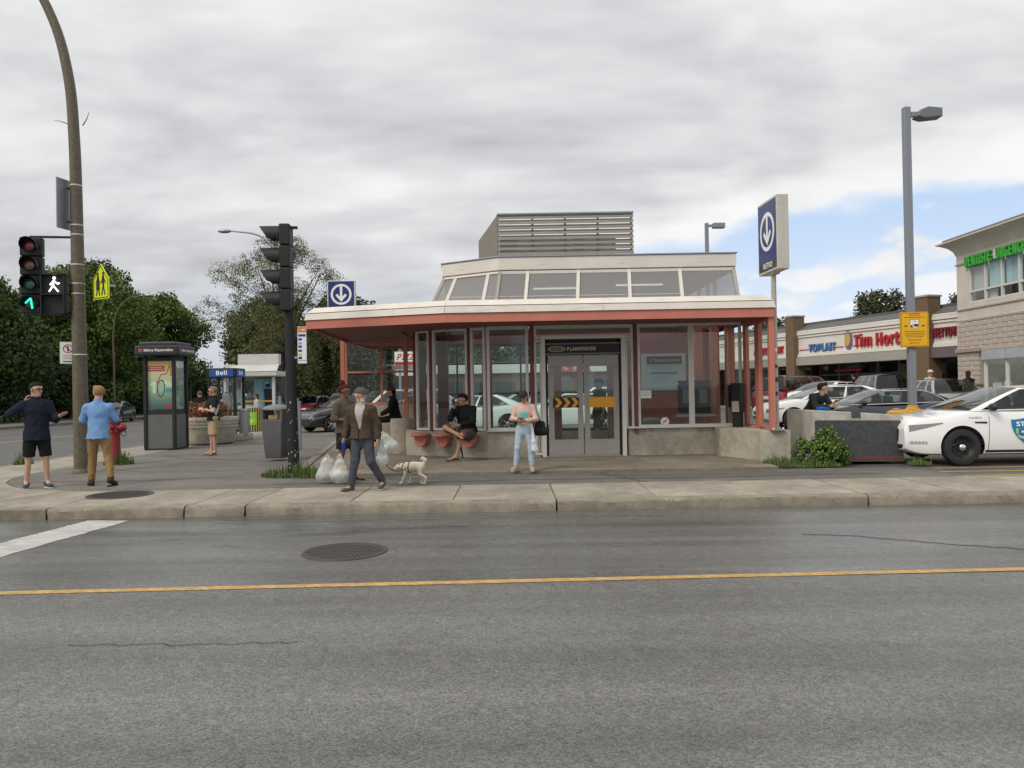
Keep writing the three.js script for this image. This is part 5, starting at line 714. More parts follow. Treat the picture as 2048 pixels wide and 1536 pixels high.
// beige building: block courses, cornice, upper windows with blinds, shop front
{
  const B = thing('beige_building', 'beige two storey building with green lettering under a flared cornice', 'building', [18.05, 0.3, -31.3], rad(-90));
  // local x runs towards the viewer (world +z), local z points to world -x
  const stucco = mat([0.70, 0.645, 0.56], 0.85, { map: T.paint }), stuccoD = mat([0.38, 0.32, 0.27], 0.85), blockM = [0, 1, 2].map((k) => mat([0.68 + 0.012 * k, 0.61 + 0.012 * k, 0.55 + 0.012 * k], 0.9, { map: T.concrete })), L = 15;
  mesh('upper_wall', muv(join([bx(0.75, 3.0, 0.3, 0.375, 3.75, -0.15), bx(L, 0.75, 0.3, L / 2, 6.0, -0.155), bx(L, 0.62, 0.3, L / 2, 3.75, -0.152)]), 2), stucco, B);
  mesh('end_wall', muv(bx(0.3, 6.7, 8, 0.15, 0, -4.3), 2), stucco, B);
  for (const [y, h, d] of [[3.68, 0.07, 0.06], [4.15, 0.05, 0.05], [5.98, 0.05, 0.05]]) mesh('string_course', bx(L + 0.05, h, d, L / 2 - 0.03, y, 0.02), stuccoD, B);
  { const pr = [[0, 6.35], [0.03, 6.42], [0.08, 6.55], [0.22, 6.72], [0.42, 6.84], [0.55, 6.88], [0.55, 6.94], [-0.3, 6.96]], pos = [], idx = [], n = 8; for (const x of [-0.55, L]) for (const [z, y] of pr) pos.push(x === L ? x : -z, y, z); for (let j = 0; j + 1 < n; j++) idx.push(j, n + j, j + 1, j + 1, n + j, n + j + 1); const k = pos.length / 3; for (const [z, y] of pr) pos.push(-z, y, -8); for (let j = 0; j + 1 < n; j++) idx.push(j, j + 1, k + j, j + 1, k + j + 1, k + j); const g = new THREE.BufferGeometry(); g.setAttribute('position', new THREE.Float32BufferAttribute(pos, 3)); g.setIndex(idx); mesh('cornice', muv(toCreasedNormals(g, 0.5), 2), stucco, B); mesh('roof_edge', bx(L, 0.05, 0.12, L / 2, 6.95, 0.5), M.steel, B); }
  const s = letters('DENTISTE   URGENCE', 0.40, 0.1, mat([0.05, 0.40, 0.045], 0.4), B, 'green_lettering'); s.scale.x = 0.66; s.position.set(2.55, 6.02, 0.03);
  mesh('lettering_mark', bx(0.16, 0.36, 0.08, 2.62, 5.86, 0.05), M.white, B);
  // upper window strip
  const up = part('upper_window', B, [0.76, 4.38, -0.08]); for (let k = 0; k <= 14; k++) mesh('mullion', bx(0.08, 1.6, 0.1, k * 1.0 + 0.04, 0, 0), M.white, up); for (const y of [0, 0.42, 1.54]) mesh('rail', bx(14.1, 0.07, 0.1, 7.04, y, 0.003), M.white, up);
  const blind = mat([0.42, 0.55, 0.62], 0.7), blindW = mat([0.5, 0.5, 0.48], 0.8); for (let k = 0; k < 14; k++) { mesh('pane', new THREE.PlaneGeometry(0.92, 1.46).translate(k + 0.54, 0.8, 0), M.glass, up); mesh('blind', bx(0.9, 1.08, 0.02, k + 0.54, 0.48, -0.12), k % 3 === 2 || k === 1 ? blind : k === 0 ? blindW : blind, up); if (k % 2) mesh('blind', bx(0.5, 0.32, 0.02, k + 0.3, 0.08, -0.12), blindW, up); }
  mesh('room', bx(L, 1.7, 0.1, L / 2, 4.35, -1.2), M.black, B);
  // block courses of the ground floor (each block a piece)
  const blockG = muv(bx(0.57, 0.182, 0.1, 0, 0, 0, 0.008), 1); const pier = part('block_pier', B, [0, 0, 0]), over = part('block_wall', B, [0, 0, 0]);
  mesh('backing', join([bx(1.42, 3.68, 0.2, 0.71, 0, -0.16), bx(L - 1.42, 1.1, 0.2, 1.42 + (L - 1.42) / 2, 2.58, -0.16)]), stuccoD, B);
  for (let r = 0; r < 19; r++) for (let k = -1; k < 26; k++) { const lim = r < 13 ? 1.42 : L, x0 = Math.max(0, k * 0.585 + (r % 2 ? 0.29 : 0)), x1 = Math.min(lim, (k + 1) * 0.585 + (r % 2 ? 0.29 : 0)); if (x1 - x0 < 0.08) continue; const o = mesh('block', blockG, blockM[(r * 5 + (k + 1) * 7) % 3], r < 13 ? pier : over); o.scale.x = (x1 - x0 - 0.012) / 0.57; o.position.set((x0 + x1) / 2, r * 0.193, -0.01); }
  mesh('pier_band', join([bx(1.62, 0.16, 0.22, 0.78, 2.46, 0.02, 0.02), bx(1.5, 0.1, 0.18, 0.74, 1.18, 0.02, 0.015)]), mat([0.34, 0.26, 0.2], 0.85), B);
  const lp = mat([0.46, 0.485, 0.52], 0.5, { map: T.paint }); for (let k = 0; k < 9; k++) mesh('spandrel_panel', bx(1.46, 0.55, 0.06, 2.3 + k * 1.49, 2.13, 0.0, 0.005), lp, B);
  for (let k = 0; k <= 10; k++) mesh('mullion', bx(0.09, 1.65, 0.1, 1.6 + k * 1.3, 0.48, -0.12), M.alu, B); for (let k = 0; k < 10; k++) mesh('pane', new THREE.PlaneGeometry(1.2, 1.6).translate(2.25 + k * 1.3, 1.3, -0.14), M.glass, B);
  mesh('sill', bx(L - 1.45, 0.1, 0.34, 1.45 + (L - 1.45) / 2, 0.40, -0.02, 0.01), stucco, B); mesh('plinth', muv(bx(L - 1.45, 0.4, 0.2, 1.45 + (L - 1.45) / 2, 0, -0.06), 2), stucco, B);
  const R = mulberry(91); mesh('shop_interior', join([bx(L, 2.4, 0.1, L / 2, 0, -4), bx(L, 0.05, 4, L / 2, 0.3, -2)]), mat([0.04, 0.04, 0.04], 0.8), B); for (let k = 0; k < 40; k++) mesh('shelf_goods', bx(0.15 + 0.3 * R(), 0.15 + 0.35 * R(), 0.2, 1.9 + R() * 12, 0.5 + R() * 1.1, -0.5 - 1.6 * R()), mat([0.1 + 0.45 * R(), 0.09 + 0.4 * R(), 0.06 + 0.25 * R()], 0.7), B);
  mesh('window_display', join([bx(0.5, 0.75, 0.05, 2.0, 0.5, -0.3), bx(0.32, 0.8, 0.05, 2.55, 0.5, -0.35, 0, 0.2)]), M.white, B);
}
// far buildings seen through the pavilion
{
  const t = thing('far_shop', 'low brown shop with a red sign seen through the entrance doors', 'building', [4.5, 0, -58]);
  mesh('wall', muv(bx(24, 3.6, 6, -2, 0, -3), 0.6), mat([0.20, 0.155, 0.12], 0.9, { map: T.brick }), t); mesh('fascia', bx(24.2, 0.8, 0.3, -2, 2.9, 0.1), M.white, t); for (let k = 0; k < 12; k++) mesh('window', bx(1.5, 1.6, 0.08, -13 + k * 2, 0.7, 0.02), mat([0.05, 0.06, 0.065], 0.2), t);
  const s = letters('IGA', 1.0, 0.15, mat([0.45, 0.03, 0.035], 0.5), t, 'shop_lettering'); s.position.set(-0.2, 3.4, 0.26); s.scale.x = 1.3;
}
{
  const t = thing('pylon_sign', 'white and red pizza pylon sign behind the orange screen', 'sign', [-5.05, 0, -38.5]);
  mesh('post', join([bx(0.12, 4, 0.12, -0.5, 0, 0), bx(0.12, 4, 0.12, 0.5, 0, 0)]), M.polegrey, t); mesh('cabinet', bx(1.5, 0.7, 0.25, 0, 2.9, 0), M.white, t);
  panel(1.46, 0.66, printMat(canvasTex(256, 116, (g, w, h) => { g.fillStyle = '#e8e6e0'; g.fillRect(0, 0, w, h); g.fillStyle = '#b01c22'; g.font = 'italic bold 74px sans-serif'; g.fillText('PIZZA', 10, 70, 236); g.fillRect(0, 86, w, 30); })), t, 'sign_face', 0, 3.25, 0.13); mesh('panel_boards', join([bx(1.4, 0.3, 0.1, 0, 2.4, 0), bx(1.3, 0.3, 0.1, 0, 3.75, 0)]), M.white, t);
}
// ---------------------------------------------------------------- street furniture
{ // tall curved lamp post at the corner
  const t = thing('lamp_post', 'tall olive brown lamp post curving out of the top of the frame', 'lamp post', [-9.05, 0, -16.28]);
  mesh('pole', muv(tube([V(0, 0, 0), V(-0.02, 2, 0), V(-0.04, 4.5, 0), V(-0.08, 7.0, 0), V(-0.18, 8.3, 0), V(-0.48, 9.5, 0), V(-1.1, 10.6, 0), V(-2.2, 11.4, 0)], 0.155, 70, 18, 0.5), 0.8), M.pole, t);
  mesh('lamp_head', bx(0.7, 0.14, 0.3, -2.5, 11.36, 0, 0.05), M.midGrey, t); mesh('base_collar', lathe([[0.2, 0], [0.19, 0.05], [0.165, 0.08]], 24), M.pole, t);
  for (const y of [2.46, 3.74, 3.95, 4.35, 4.98, 5.18, 6.02]) mesh('steel_band', cyl(0.155 - 0.0062 * y, 0.155 - 0.0062 * y, 0.025, -0.009 * y, y, 0, 20, true), M.white, t);
  for (const [x, l, a] of [[-0.12, 0.38, 0.12], [0.1, 0.14, 0.5]]) mesh('cable_tie', tube([V(x, 7.3, 0), V(x + Math.sign(x) * l * 0.6, 7.38 + a * 0.1, 0), V(x + Math.sign(x) * l, 7.38 + a * 0.4, 0)], 0.014, 10, 5, 0.3), M.pole, t);
}
{
  const t = thing('street_sign', 'edge-on grey street sign strapped high on the olive lamp post', 'sign', [-9.29, 5.1, -16.28], rad(78)); mesh('plate', bx(0.6, 1.05, 0.02, 0, 0, 0, 0.004), M.steel, t); mesh('bracket', join([bx(0.04, 0.04, 0.14, 0, 0.15, 0.06), bx(0.04, 0.04, 0.14, 0, 0.85, 0.06)]), M.darkGrey, t);
}
const lensRing = (parent, name, y, m, r = 0.13) => { const q = mesh(name, new THREE.SphereGeometry(r, 24, 10, 0, 6.283, 0, 0.7).rotateX(Math.PI / 2).scale(1, 1, 0.5), m, parent); q.position.set(0, y, 0.02); return q; };
function visor(r, len) { const pos = [], idx = [], n = 22; for (let i = 0; i <= n; i++) { const a = mix(-0.62 * Math.PI, 0.62 * Math.PI, i / n), l = len * (0.35 + 0.65 * (0.5 + 0.5 * Math.cos(a))); for (const [z, rr] of [[0, r], [l, r * 0.97]]) pos.push(Math.sin(a) * rr, Math.cos(a) * rr, z); } for (let i = 0; i < n; i++) { const k = i * 2; idx.push(k, k + 1, k + 3, k, k + 3, k + 2); } const g = new THREE.BufferGeometry(); g.setAttribute('position', new THREE.Float32BufferAttribute(pos, 3)); g.setIndex(idx); g.computeVertexNormals(); return g; }
function signalHead(t, cells, h = 0.385, w = 0.38, vr = 0.165, vl = 0.28) {
  for (let i = 0; i < cells.length; i++) {
    const y = (cells.length - 1 - i) * h, q = part('signal_section', t, [0, y, 0]);
    mesh('housing', bx(w, h - 0.012, 0.2, 0, 0.006, -0.1, 0.025), M.blackPaint, q); const v = mesh('visor', visor(vr, vl), M.blackPaint, q); v.position.set(0, h / 2, 0);
    const [c, lit] = cells[i]; if (c) { const m = new THREE.MeshPhysicalMaterial({ color: lin(c), roughness: 0.25, clearcoat: 0.6 }); lensRing(q, 'lens', h / 2, m, 0.15); }
    if (lit) { const em = new THREE.MeshStandardMaterial({ color: lin([0.02, 0.2, 0.12]), emissive: lin([0.05, 1, 0.62]), emissiveIntensity: 0.9 }); mesh('lit_arrow', join([bar(V(0.05, h / 2 - 0.11, 0.09), V(0.02, h / 2 + 0.11, 0.09), 0.035, 0.012), bar(V(0.02, h / 2 + 0.11, 0.09), V(-0.08, h / 2 + 0.0, 0.09), 0.035, 0.012)]), em, q); const pl = new THREE.PointLight(0x5cffd0, 0.02, 2); pl.position.set(0, h / 2, 0.22); q.add(pl); }
  }
}
{
  const t = thing('traffic_light', 'black traffic light with lit green arrow hanging left of the olive post', 'traffic light', [-9.98, 3.34, -16.12], rad(14));
  signalHead(t, [[[0.16, 0.012, 0.012]], [[0.20, 0.07, 0.012]], [[0.008, 0.10, 0.055]], [[0.012, 0.03, 0.022], true]], 0.4, 0.42);
  mesh('bracket', join([bar(V(-0.05, 1.62, -0.12), V(0.78, 1.62, -0.05), 0.045), bar(V(0.1, 0.02, -0.12), V(0.85, 0.02, -0.05), 0.045)]), M.blackPaint, t);
}
{
  const t = thing('pedestrian_signal', 'black pedestrian signal with white walking figure beside the olive post', 'pedestrian signal', [-9.49, 3.31, -16.1], rad(10));
  mesh('housing', join([bx(0.45, 0.41, 0.2, 0, 0.42, -0.1, 0.02), bx(0.45, 0.41, 0.2, 0, 0, -0.1, 0.02)]), M.blackPaint, t);
  mesh('hood', join([bx(0.45, 0.02, 0.14, 0, 0.815, 0.06), bx(0.02, 0.4, 0.12, -0.215, 0.42, 0.05), bx(0.02, 0.4, 0.12, 0.215, 0.42, 0.05), bx(0.45, 0.02, 0.12, 0, 0.40, 0.05), bx(0.02, 0.38, 0.12, -0.215, 0.01, 0.05), bx(0.02, 0.38, 0.12, 0.215, 0.01, 0.05)]), M.blackPaint, t);
  const em = new THREE.MeshStandardMaterial({ color: 0xffffff, emissive: lin([1, 0.97, 0.95]), emissiveIntensity: 1.1 }), L = (a, b, c, d) => bar(V(a, b, 0.012), V(c, d, 0.012), 0.028, 0.01);
  mesh('walking_figure', join([new THREE.CylinderGeometry(0.032, 0.032, 0.01, 14).rotateX(Math.PI / 2).translate(0.01, 0.755, 0.012), L(0.0, 0.71, -0.01, 0.6), L(-0.01, 0.6, 0.09, 0.47), L(-0.01, 0.6, -0.09, 0.47), L(0, 0.7, 0.08, 0.63), L(0.08, 0.63, 0.11, 0.66), L(0, 0.7, -0.07, 0.61)]), em, t);
  const pl = new THREE.PointLight(0xffffff, 0.03, 2); pl.position.set(0, 0.62, 0.2); t.add(pl);
  mesh('bracket', join([bar(V(0.1, 0.84, -0.1), V(0.42, 0.84, -0.15), 0.04), bar(V(0.1, 0.0, -0.1), V(0.42, 0.0, -0.15), 0.04)]), M.blackPaint, t);
}
{
  const t = thing('crossing_sign', 'yellow green school crossing sign on the right of the olive post', 'sign', [-8.56, 3.62, -16.2], rad(-33)), y = mat([0.62, 0.70, 0.02], 0.45), k = mat([0.015, 0.016, 0.012], 0.6);
  mesh('plate', shapeGeo([[-0.3, 0], [0.3, 0], [0.3, 0.42], [0, 0.74], [-0.3, 0.42]], 0.02, 0.004), y, t);
  mesh('border', join([[-0.27, 0.03, 0.27, 0.03], [0.27, 0.03, 0.27, 0.41], [0.27, 0.41, 0, 0.70], [0, 0.70, -0.27, 0.41], [-0.27, 0.41, -0.27, 0.03]].map(([a, b, c, d]) => bar(V(a, b, 0.013), V(c, d, 0.013), 0.016, 0.004))), k, t);
  const person = (x, s, skirt) => [new THREE.CylinderGeometry(0.035 * s, 0.035 * s, 0.005, 14).rotateX(Math.PI / 2).translate(x, 0.53, 0.013), bar(V(x, 0.49, 0.013), V(x, 0.30, 0.013), 0.075, 0.005), bar(V(x, 0.3, 0.013), V(x - 0.06, 0.08, 0.013), 0.035, 0.005), bar(V(x, 0.3, 0.013), V(x + 0.06, 0.08, 0.013), 0.035, 0.005), bar(V(x, 0.46, 0.013), V(x + 0.09, 0.33, 0.013), 0.026, 0.005), bar(V(x, 0.46, 0.013), V(x - 0.08, 0.34, 0.013), 0.026, 0.005), ...(skirt ? [bar(V(x, 0.33, 0.0135), V(x, 0.2, 0.0135), 0.13, 0.005)] : [])];
  mesh('pictogram', join([...person(-0.1, 1, true), ...person(0.1, 1, false)]), k, t); mesh('bracket', bx(0.05, 0.05, 0.35, -0.1, 0.3, -0.18), M.steel, t);
}
{
  const t = thing('parking_sign', 'small white no stopping sign low on the olive post', 'sign', [-9.27, 2.28, -16.2], rad(30));
  mesh('plate', bx(0.3, 0.46, 0.012, 0, 0, 0, 0.003), M.white, t); panel(0.28, 0.44, printMat(canvasTex(128, 200, (g, w, h) => { g.fillStyle = '#e6e5e0'; g.fillRect(0, 0, w, h); g.strokeStyle = '#a02020'; g.lineWidth = 9; g.beginPath(); g.arc(64, 62, 38, 0, 7); g.stroke(); g.beginPath(); g.moveTo(38, 36); g.lineTo(90, 88); g.stroke(); g.fillStyle = '#222'; g.fillRect(57, 36, 13, 52); g.fillStyle = '#888'; for (let k = 0; k < 3; k++) g.fillRect(22, 122 + k * 16, 84, 6); g.fillStyle = '#222'; g.fillRect(20, 178, 88, 10); })), t, 'sign_print', 0, 0.23, 0.008);
}
{ // black pole with sideways traffic light
  const t = thing('signal_pole', 'black peeling traffic signal pole with grass at its foot', 'pole', [-4.24, 0, -15.0]);
  mesh('shaft', muv(rod(V(0, 0, 0), V(-0.09, 4.82, 0), 0.108, 0.085, 20), 0.6), M.blackPaint, t); mesh('cap', cyl(0.09, 0.08, 0.05, -0.09, 4.80, 0, 18), M.blackPaint, t); mesh('base', lathe([[0.16, 0], [0.15, 0.04], [0.11, 0.06]], 24), M.blackPaint, t);
  const R = mulberry(19), chips = []; for (let k = 0; k < 46; k++) { const y = 0.1 + 1.55 * R() ** 1.2, a = R() * 6.28, g = new THREE.CircleGeometry(0.008 + 0.018 * R() * R(), 6); g.scale(1, 1 + R(), 1); g.rotateY(a); g.translate(Math.sin(a) * (0.109 - y * 0.0047) - 0.0187 * y, y, Math.cos(a) * (0.109 - y * 0.0047)); chips.push(g); } mesh('paint_chips', join(chips), mat([0.34, 0.35, 0.36], 0.7), t).userData.kind = 'stuff';
}
{
  const t = thing('traffic_light', 'four lens black traffic light on the black pole seen from the side', 'traffic light', [-4.42, 3.16, -14.96], rad(-86)); signalHead(t, [[[0.10, 0.01, 0.01]], [[0.12, 0.05, 0.01]], [[0.008, 0.07, 0.04]], [[0.01, 0.05, 0.03]]], 0.42, 0.38, 0.19, 0.40);
  mesh('bracket', join([bx(0.06, 0.05, 0.2, 0, 0.03, -0.22), bx(0.06, 0.05, 0.2, 0, 1.6, -0.22)]), M.blackPaint, t);
}
{
  const t = thing('bus_stop_sign', 'narrow white and orange bus stop panel on the right of the black pole', 'sign', [-4.05, 2.15, -15.0], rad(12)); mesh('plate', bx(0.17, 0.72, 0.03, 0, 0, 0, 0.006), M.white, t);
  panel(0.16, 0.70, printMat(canvasTex(96, 420, (g, w, h) => { g.fillStyle = '#e4e5e8'; g.fillRect(0, 0, w, h); g.fillStyle = '#dd8a50'; g.fillRect(0, 0, w, 66); g.fillStyle = '#f0ede4'; g.fillRect(40, 26, 40, 12); for (const [y, c] of [[84, '#2a3c8c'], [130, '#2a3c8c'], [176, '#8fa0c8'], [214, '#2a3c8c'], [262, '#6b2a2a'], [308, '#bfae8c'], [346, '#1c1c20']]) { g.fillStyle = c; g.fillRect(6, y, y === 84 ? 84 : 40, 28); } g.fillStyle = '#7d88ac'; g.fillRect(0, 384, w, 8); })), t, 'sign_print', 0, 0.36, 0.017); mesh('strap', bx(0.16, 0.04, 0.04, -0.12, 0.1, -0.01), M.steel, t);
}
{ // fire hydrant
  const t = thing('fire_hydrant', 'red fire hydrant behind the man in the blue shirt', 'hydrant', [-9.28, 0, -18.1]), r = mat([0.36, 0.03, 0.035], 0.45, { map: T.worn });
  mesh('barrel', lathe([[0.15, 0], [0.15, 0.05], [0.11, 0.07], [0.105, 0.72], [0.14, 0.74], [0.145, 0.78], [0.115, 0.80], [0.118, 0.96], [0.15, 0.98], [0.15, 1.02], [0.12, 1.05], [0.075, 1.13], [0.03, 1.16], [0, 1.16]], 26), r, t); mesh('operating_nut', cyl(0.03, 0.026, 0.06, 0, 1.155, 0, 5), r, t);
  for (const [a, s] of [[1.3, 1.1], [-1.75, 0.8], [0.0, 0.8]]) { const q = part('outlet', t, [0, 0.86, 0], a); mesh('nozzle', lathe([[0.065 * s, 0.08], [0.065 * s, 0.19], [0.08 * s, 0.2], [0.08 * s, 0.25], [0.03, 0.26], [0.025, 0.3], [0, 0.3]], 16).rotateX(Math.PI / 2), r, q); } mesh('chain', new THREE.TorusGeometry(0.06, 0.009, 6, 16).translate(0.22, 0.72, 0.05), M.black, t);
}
{ // information kiosk
  const t = thing('map_kiosk', 'square dark kiosk with station name band and a lit bicycle poster', 'kiosk', [-10.33, 0, -23.15]);
  mesh('lower_panel', join([bx(0.86, 1.0, 0.86, 0, 0.04, 0, 0.01)]), mat([0.13, 0.135, 0.135], 0.55, { map: T.paint }), t); mesh('plinth', bx(0.9, 0.04, 0.9, 0, 0, 0), M.black, t);
  for (const [a, b] of [[-1, -1], [1, -1], [1, 1], [-1, 1]]) mesh('corner_post', bx(0.1, 2.75, 0.1, a * 0.42, 0.03, b * 0.42, 0.02), M.blackPaint, t);
  mesh('core', bx(0.5, 1.6, 0.5, 0, 1.04, 0), mat([0.10, 0.11, 0.11], 0.6), t); mesh('mid_rail', bx(0.86, 0.14, 0.86, 0, 1.04, 0, 0.005), M.black, t); mesh('top_rail', bx(0.86, 0.1, 0.86, 0, 2.62, 0, 0.005), M.black, t);
  for (let k = 0; k < 4; k++) { const q = part('glass_side', t, [0, 0, 0], k * Math.PI / 2); mesh('pane', new THREE.PlaneGeometry(0.76, 1.46).translate(0, 1.9, 0.415), M.glass, q); }
  panel(0.72, 1.42, printMat(canvasTex(360, 710, (g, w, h) => {
    const gr = g.createLinearGradient(0, 0, 0, h); gr.addColorStop(0, '#e0a44c'); gr.addColorStop(0.25, '#d8cf9e'); gr.addColorStop(0.6, '#a9b79a'); gr.addColorStop(1, '#3c5a58'); g.fillStyle = gr; g.fillRect(0, 0, w, h); g.fillStyle = '#b8281c'; g.fillRect(0, 70, 250, 80); g.fillStyle = '#e7b9a8'; g.fillRect(10, 90, 190, 10); g.fillRect(10, 116, 220, 10);
    g.strokeStyle = '#20242a'; g.lineWidth = 14; g.beginPath(); g.ellipse(190, 400, 52, 120, 0.06, 0, 7); g.stroke(); g.strokeStyle = '#c23a20'; g.lineWidth = 16; g.beginPath(); g.moveTo(130, 330); g.lineTo(190, 200); g.lineTo(270, 190); g.lineTo(320, 60); g.stroke(); g.fillStyle = '#d88a20'; g.fillRect(318, 50, 42, 170); g.fillStyle = 'rgba(235,235,215,0.85)'; g.font = 'bold 240px sans-serif'; g.fillText('1', 10, 470); g.font = 'bold 130px sans-serif'; g.fillStyle = '#efe9da'; g.fillText('%', 238, 380, 110); g.fillStyle = '#2f9ab0'; g.fillRect(258, 400, 92, 66); g.fillStyle = '#c23028'; g.fillRect(244, 640, 116, 40); })), t, 'poster', 0, 1.9, 0.385);
  panel(0.72, 1.42, printMat(canvasTex(180, 355, (g, w, h) => { g.fillStyle = '#8fa39b'; g.fillRect(0, 0, w, h); for (let k = 0; k < 8; k++) { g.fillStyle = ['#b6c2b4', '#6f8a86', '#9bb08f'][k % 3]; g.fillRect(10 + (k % 2) * 80, 12 + k * 42, 78, 36); } })), t, 'map_print', 0.385, 1.9, 0, Math.PI / 2);
  mesh('canopy', join([bx(1.28, 0.30, 1.28, 0, 2.76, 0, 0.06), bx(1.1, 0.12, 1.1, 0, 3.05, 0, 0.04)]), M.darkBlue ??= mat([0.028, 0.03, 0.038], 0.5), t);
  const nm = printMat(canvasTex(640, 128, (g, w, h) => { g.fillStyle = '#23262c'; g.fillRect(0, 0, w, h); g.fillStyle = '#a8484a'; g.beginPath(); g.arc(64, 64, 34, 0, 7); g.fill(); g.fillStyle = '#e8e6e0'; g.font = 'bold 62px sans-serif'; g.fillText('Métro Plamondon', 118, 86, 480); })); panel(1.14, 0.22, nm, t, 'station_name', 0, 2.92, 0.644); panel(1.14, 0.22, nm, t, 'station_name', 0.644, 2.92, 0, Math.PI / 2);
}
{ // round concrete planter with flowers
  const t = thing('flower_planter', 'round concrete planter of red and yellow flowers behind the kiosk', 'planter', [-9.95, 0, -25.4]);
  mesh('tub', muv(lathe([[0.72, 0.02], [0.78, 0.06], [0.86, 0.52], [0.90, 0.55], [0.90, 0.60], [0.88, 0.62], [0.91, 0.65], [0.91, 0.70], [0.89, 0.72], [0.92, 0.75], [0.93, 0.86], [0.85, 0.88], [0.82, 0.78], [0, 0.78]], 40), 1.2), M.concrete, t);
  const lobes = []; const R = mulberry(81); for (let k = 0; k < 22; k++) { const a = R() * 6.28, r = 0.62 * Math.sqrt(R()); lobes.push({ x: Math.cos(a) * r, y: 0.98 + 0.22 * R(), z: Math.sin(a) * r, r: 0.17 + 0.1 * R() }); }
  crownInto(t, 'foliage', lobes, 500, clusterSmall, [0.10, 0.07, 0.03], 0.5, 82, 0.5); crownInto(t, 'red_flowers', lobes.filter((_, i) => i % 2), 130, clusterSmall, [0.35, 0.03, 0.025], 0.4, 83, 0.85); crownInto(t, 'yellow_flowers', lobes.filter((_, i) => i % 2 === 0), 130, clusterSmall, [0.36, 0.22, 0.03], 0.4, 84, 0.85);
}
{ // phone booth
  const t = thing('phone_booth', 'black framed open phone booth with blue name band', 'phone booth', [-10.05, 0, -27.3]); mesh('footing', muv(bx(1.2, 0.22, 1.1, 0.12, 0, 0, 0.02), 1), M.concrete, t);
  for (const [a, b] of [[-1, -1], [1, -1], [1, 1], [-1, 1]]) mesh('corner_post', bx(0.09, a > 0 && b > 0 ? 2.48 : 2.26, 0.09, a * 0.44, a > 0 && b > 0 ? 0 : 0.22, b * 0.44, 0.01), M.blackPaint, t);
  mesh('roof', bx(1.0, 0.32, 1.0, 0, 2.20, 0, 0.04), M.blackPaint, t); const nm = printMat(canvasTex(384, 128, (g, w, h) => { g.fillStyle = '#1c4f97'; g.fillRect(0, 0, w, h); g.fillStyle = '#f2f3f2'; g.font = 'bold 104px sans-serif'; g.fillText('Bell', 100, 100); })); panel(0.82, 0.25, nm, t, 'name_band', 0, 2.35, 0.504); panel(0.82, 0.25, nm, t, 'name_band', 0.504, 2.35, 0, Math.PI / 2);
  for (const y of [0.3, 1.0]) mesh('rail', join([bx(0.86, 0.06, 0.05, 0, y, 0.44), bx(0.05, 0.06, 0.86, 0.44, y, 0), bx(0.05, 0.06, 0.86, -0.44, y, 0)]), M.blackPaint, t);
  for (const [x, z, r] of [[0.44, 0, Math.PI / 2], [-0.44, 0, Math.PI / 2], [0, -0.44, 0]]) { panel(0.8, 1.85, M.glass, t, 'pane', x, 1.28, z, r); } mesh('telephone', join([bx(0.3, 0.55, 0.16, -0.1, 1.05, -0.3, 0.02), bx(0.5, 0.04, 0.35, -0.05, 0.98, -0.2)]), M.steel, t); mesh('mullion', join([bx(0.03, 1.9, 0.03, 0.2, 0.3, 0.44), bx(0.02, 1.9, 0.03, -0.12, 0.3, -0.42)]), M.steel, t); mesh('paper_sheet', bx(0.25, 0.5, 0.01, 0.25, 1.3, -0.42), M.white, t); mesh('side_box', bx(0.3, 0.85, 0.25, 0.68, 0.24, 0.2, 0.02), M.steel, t);
}
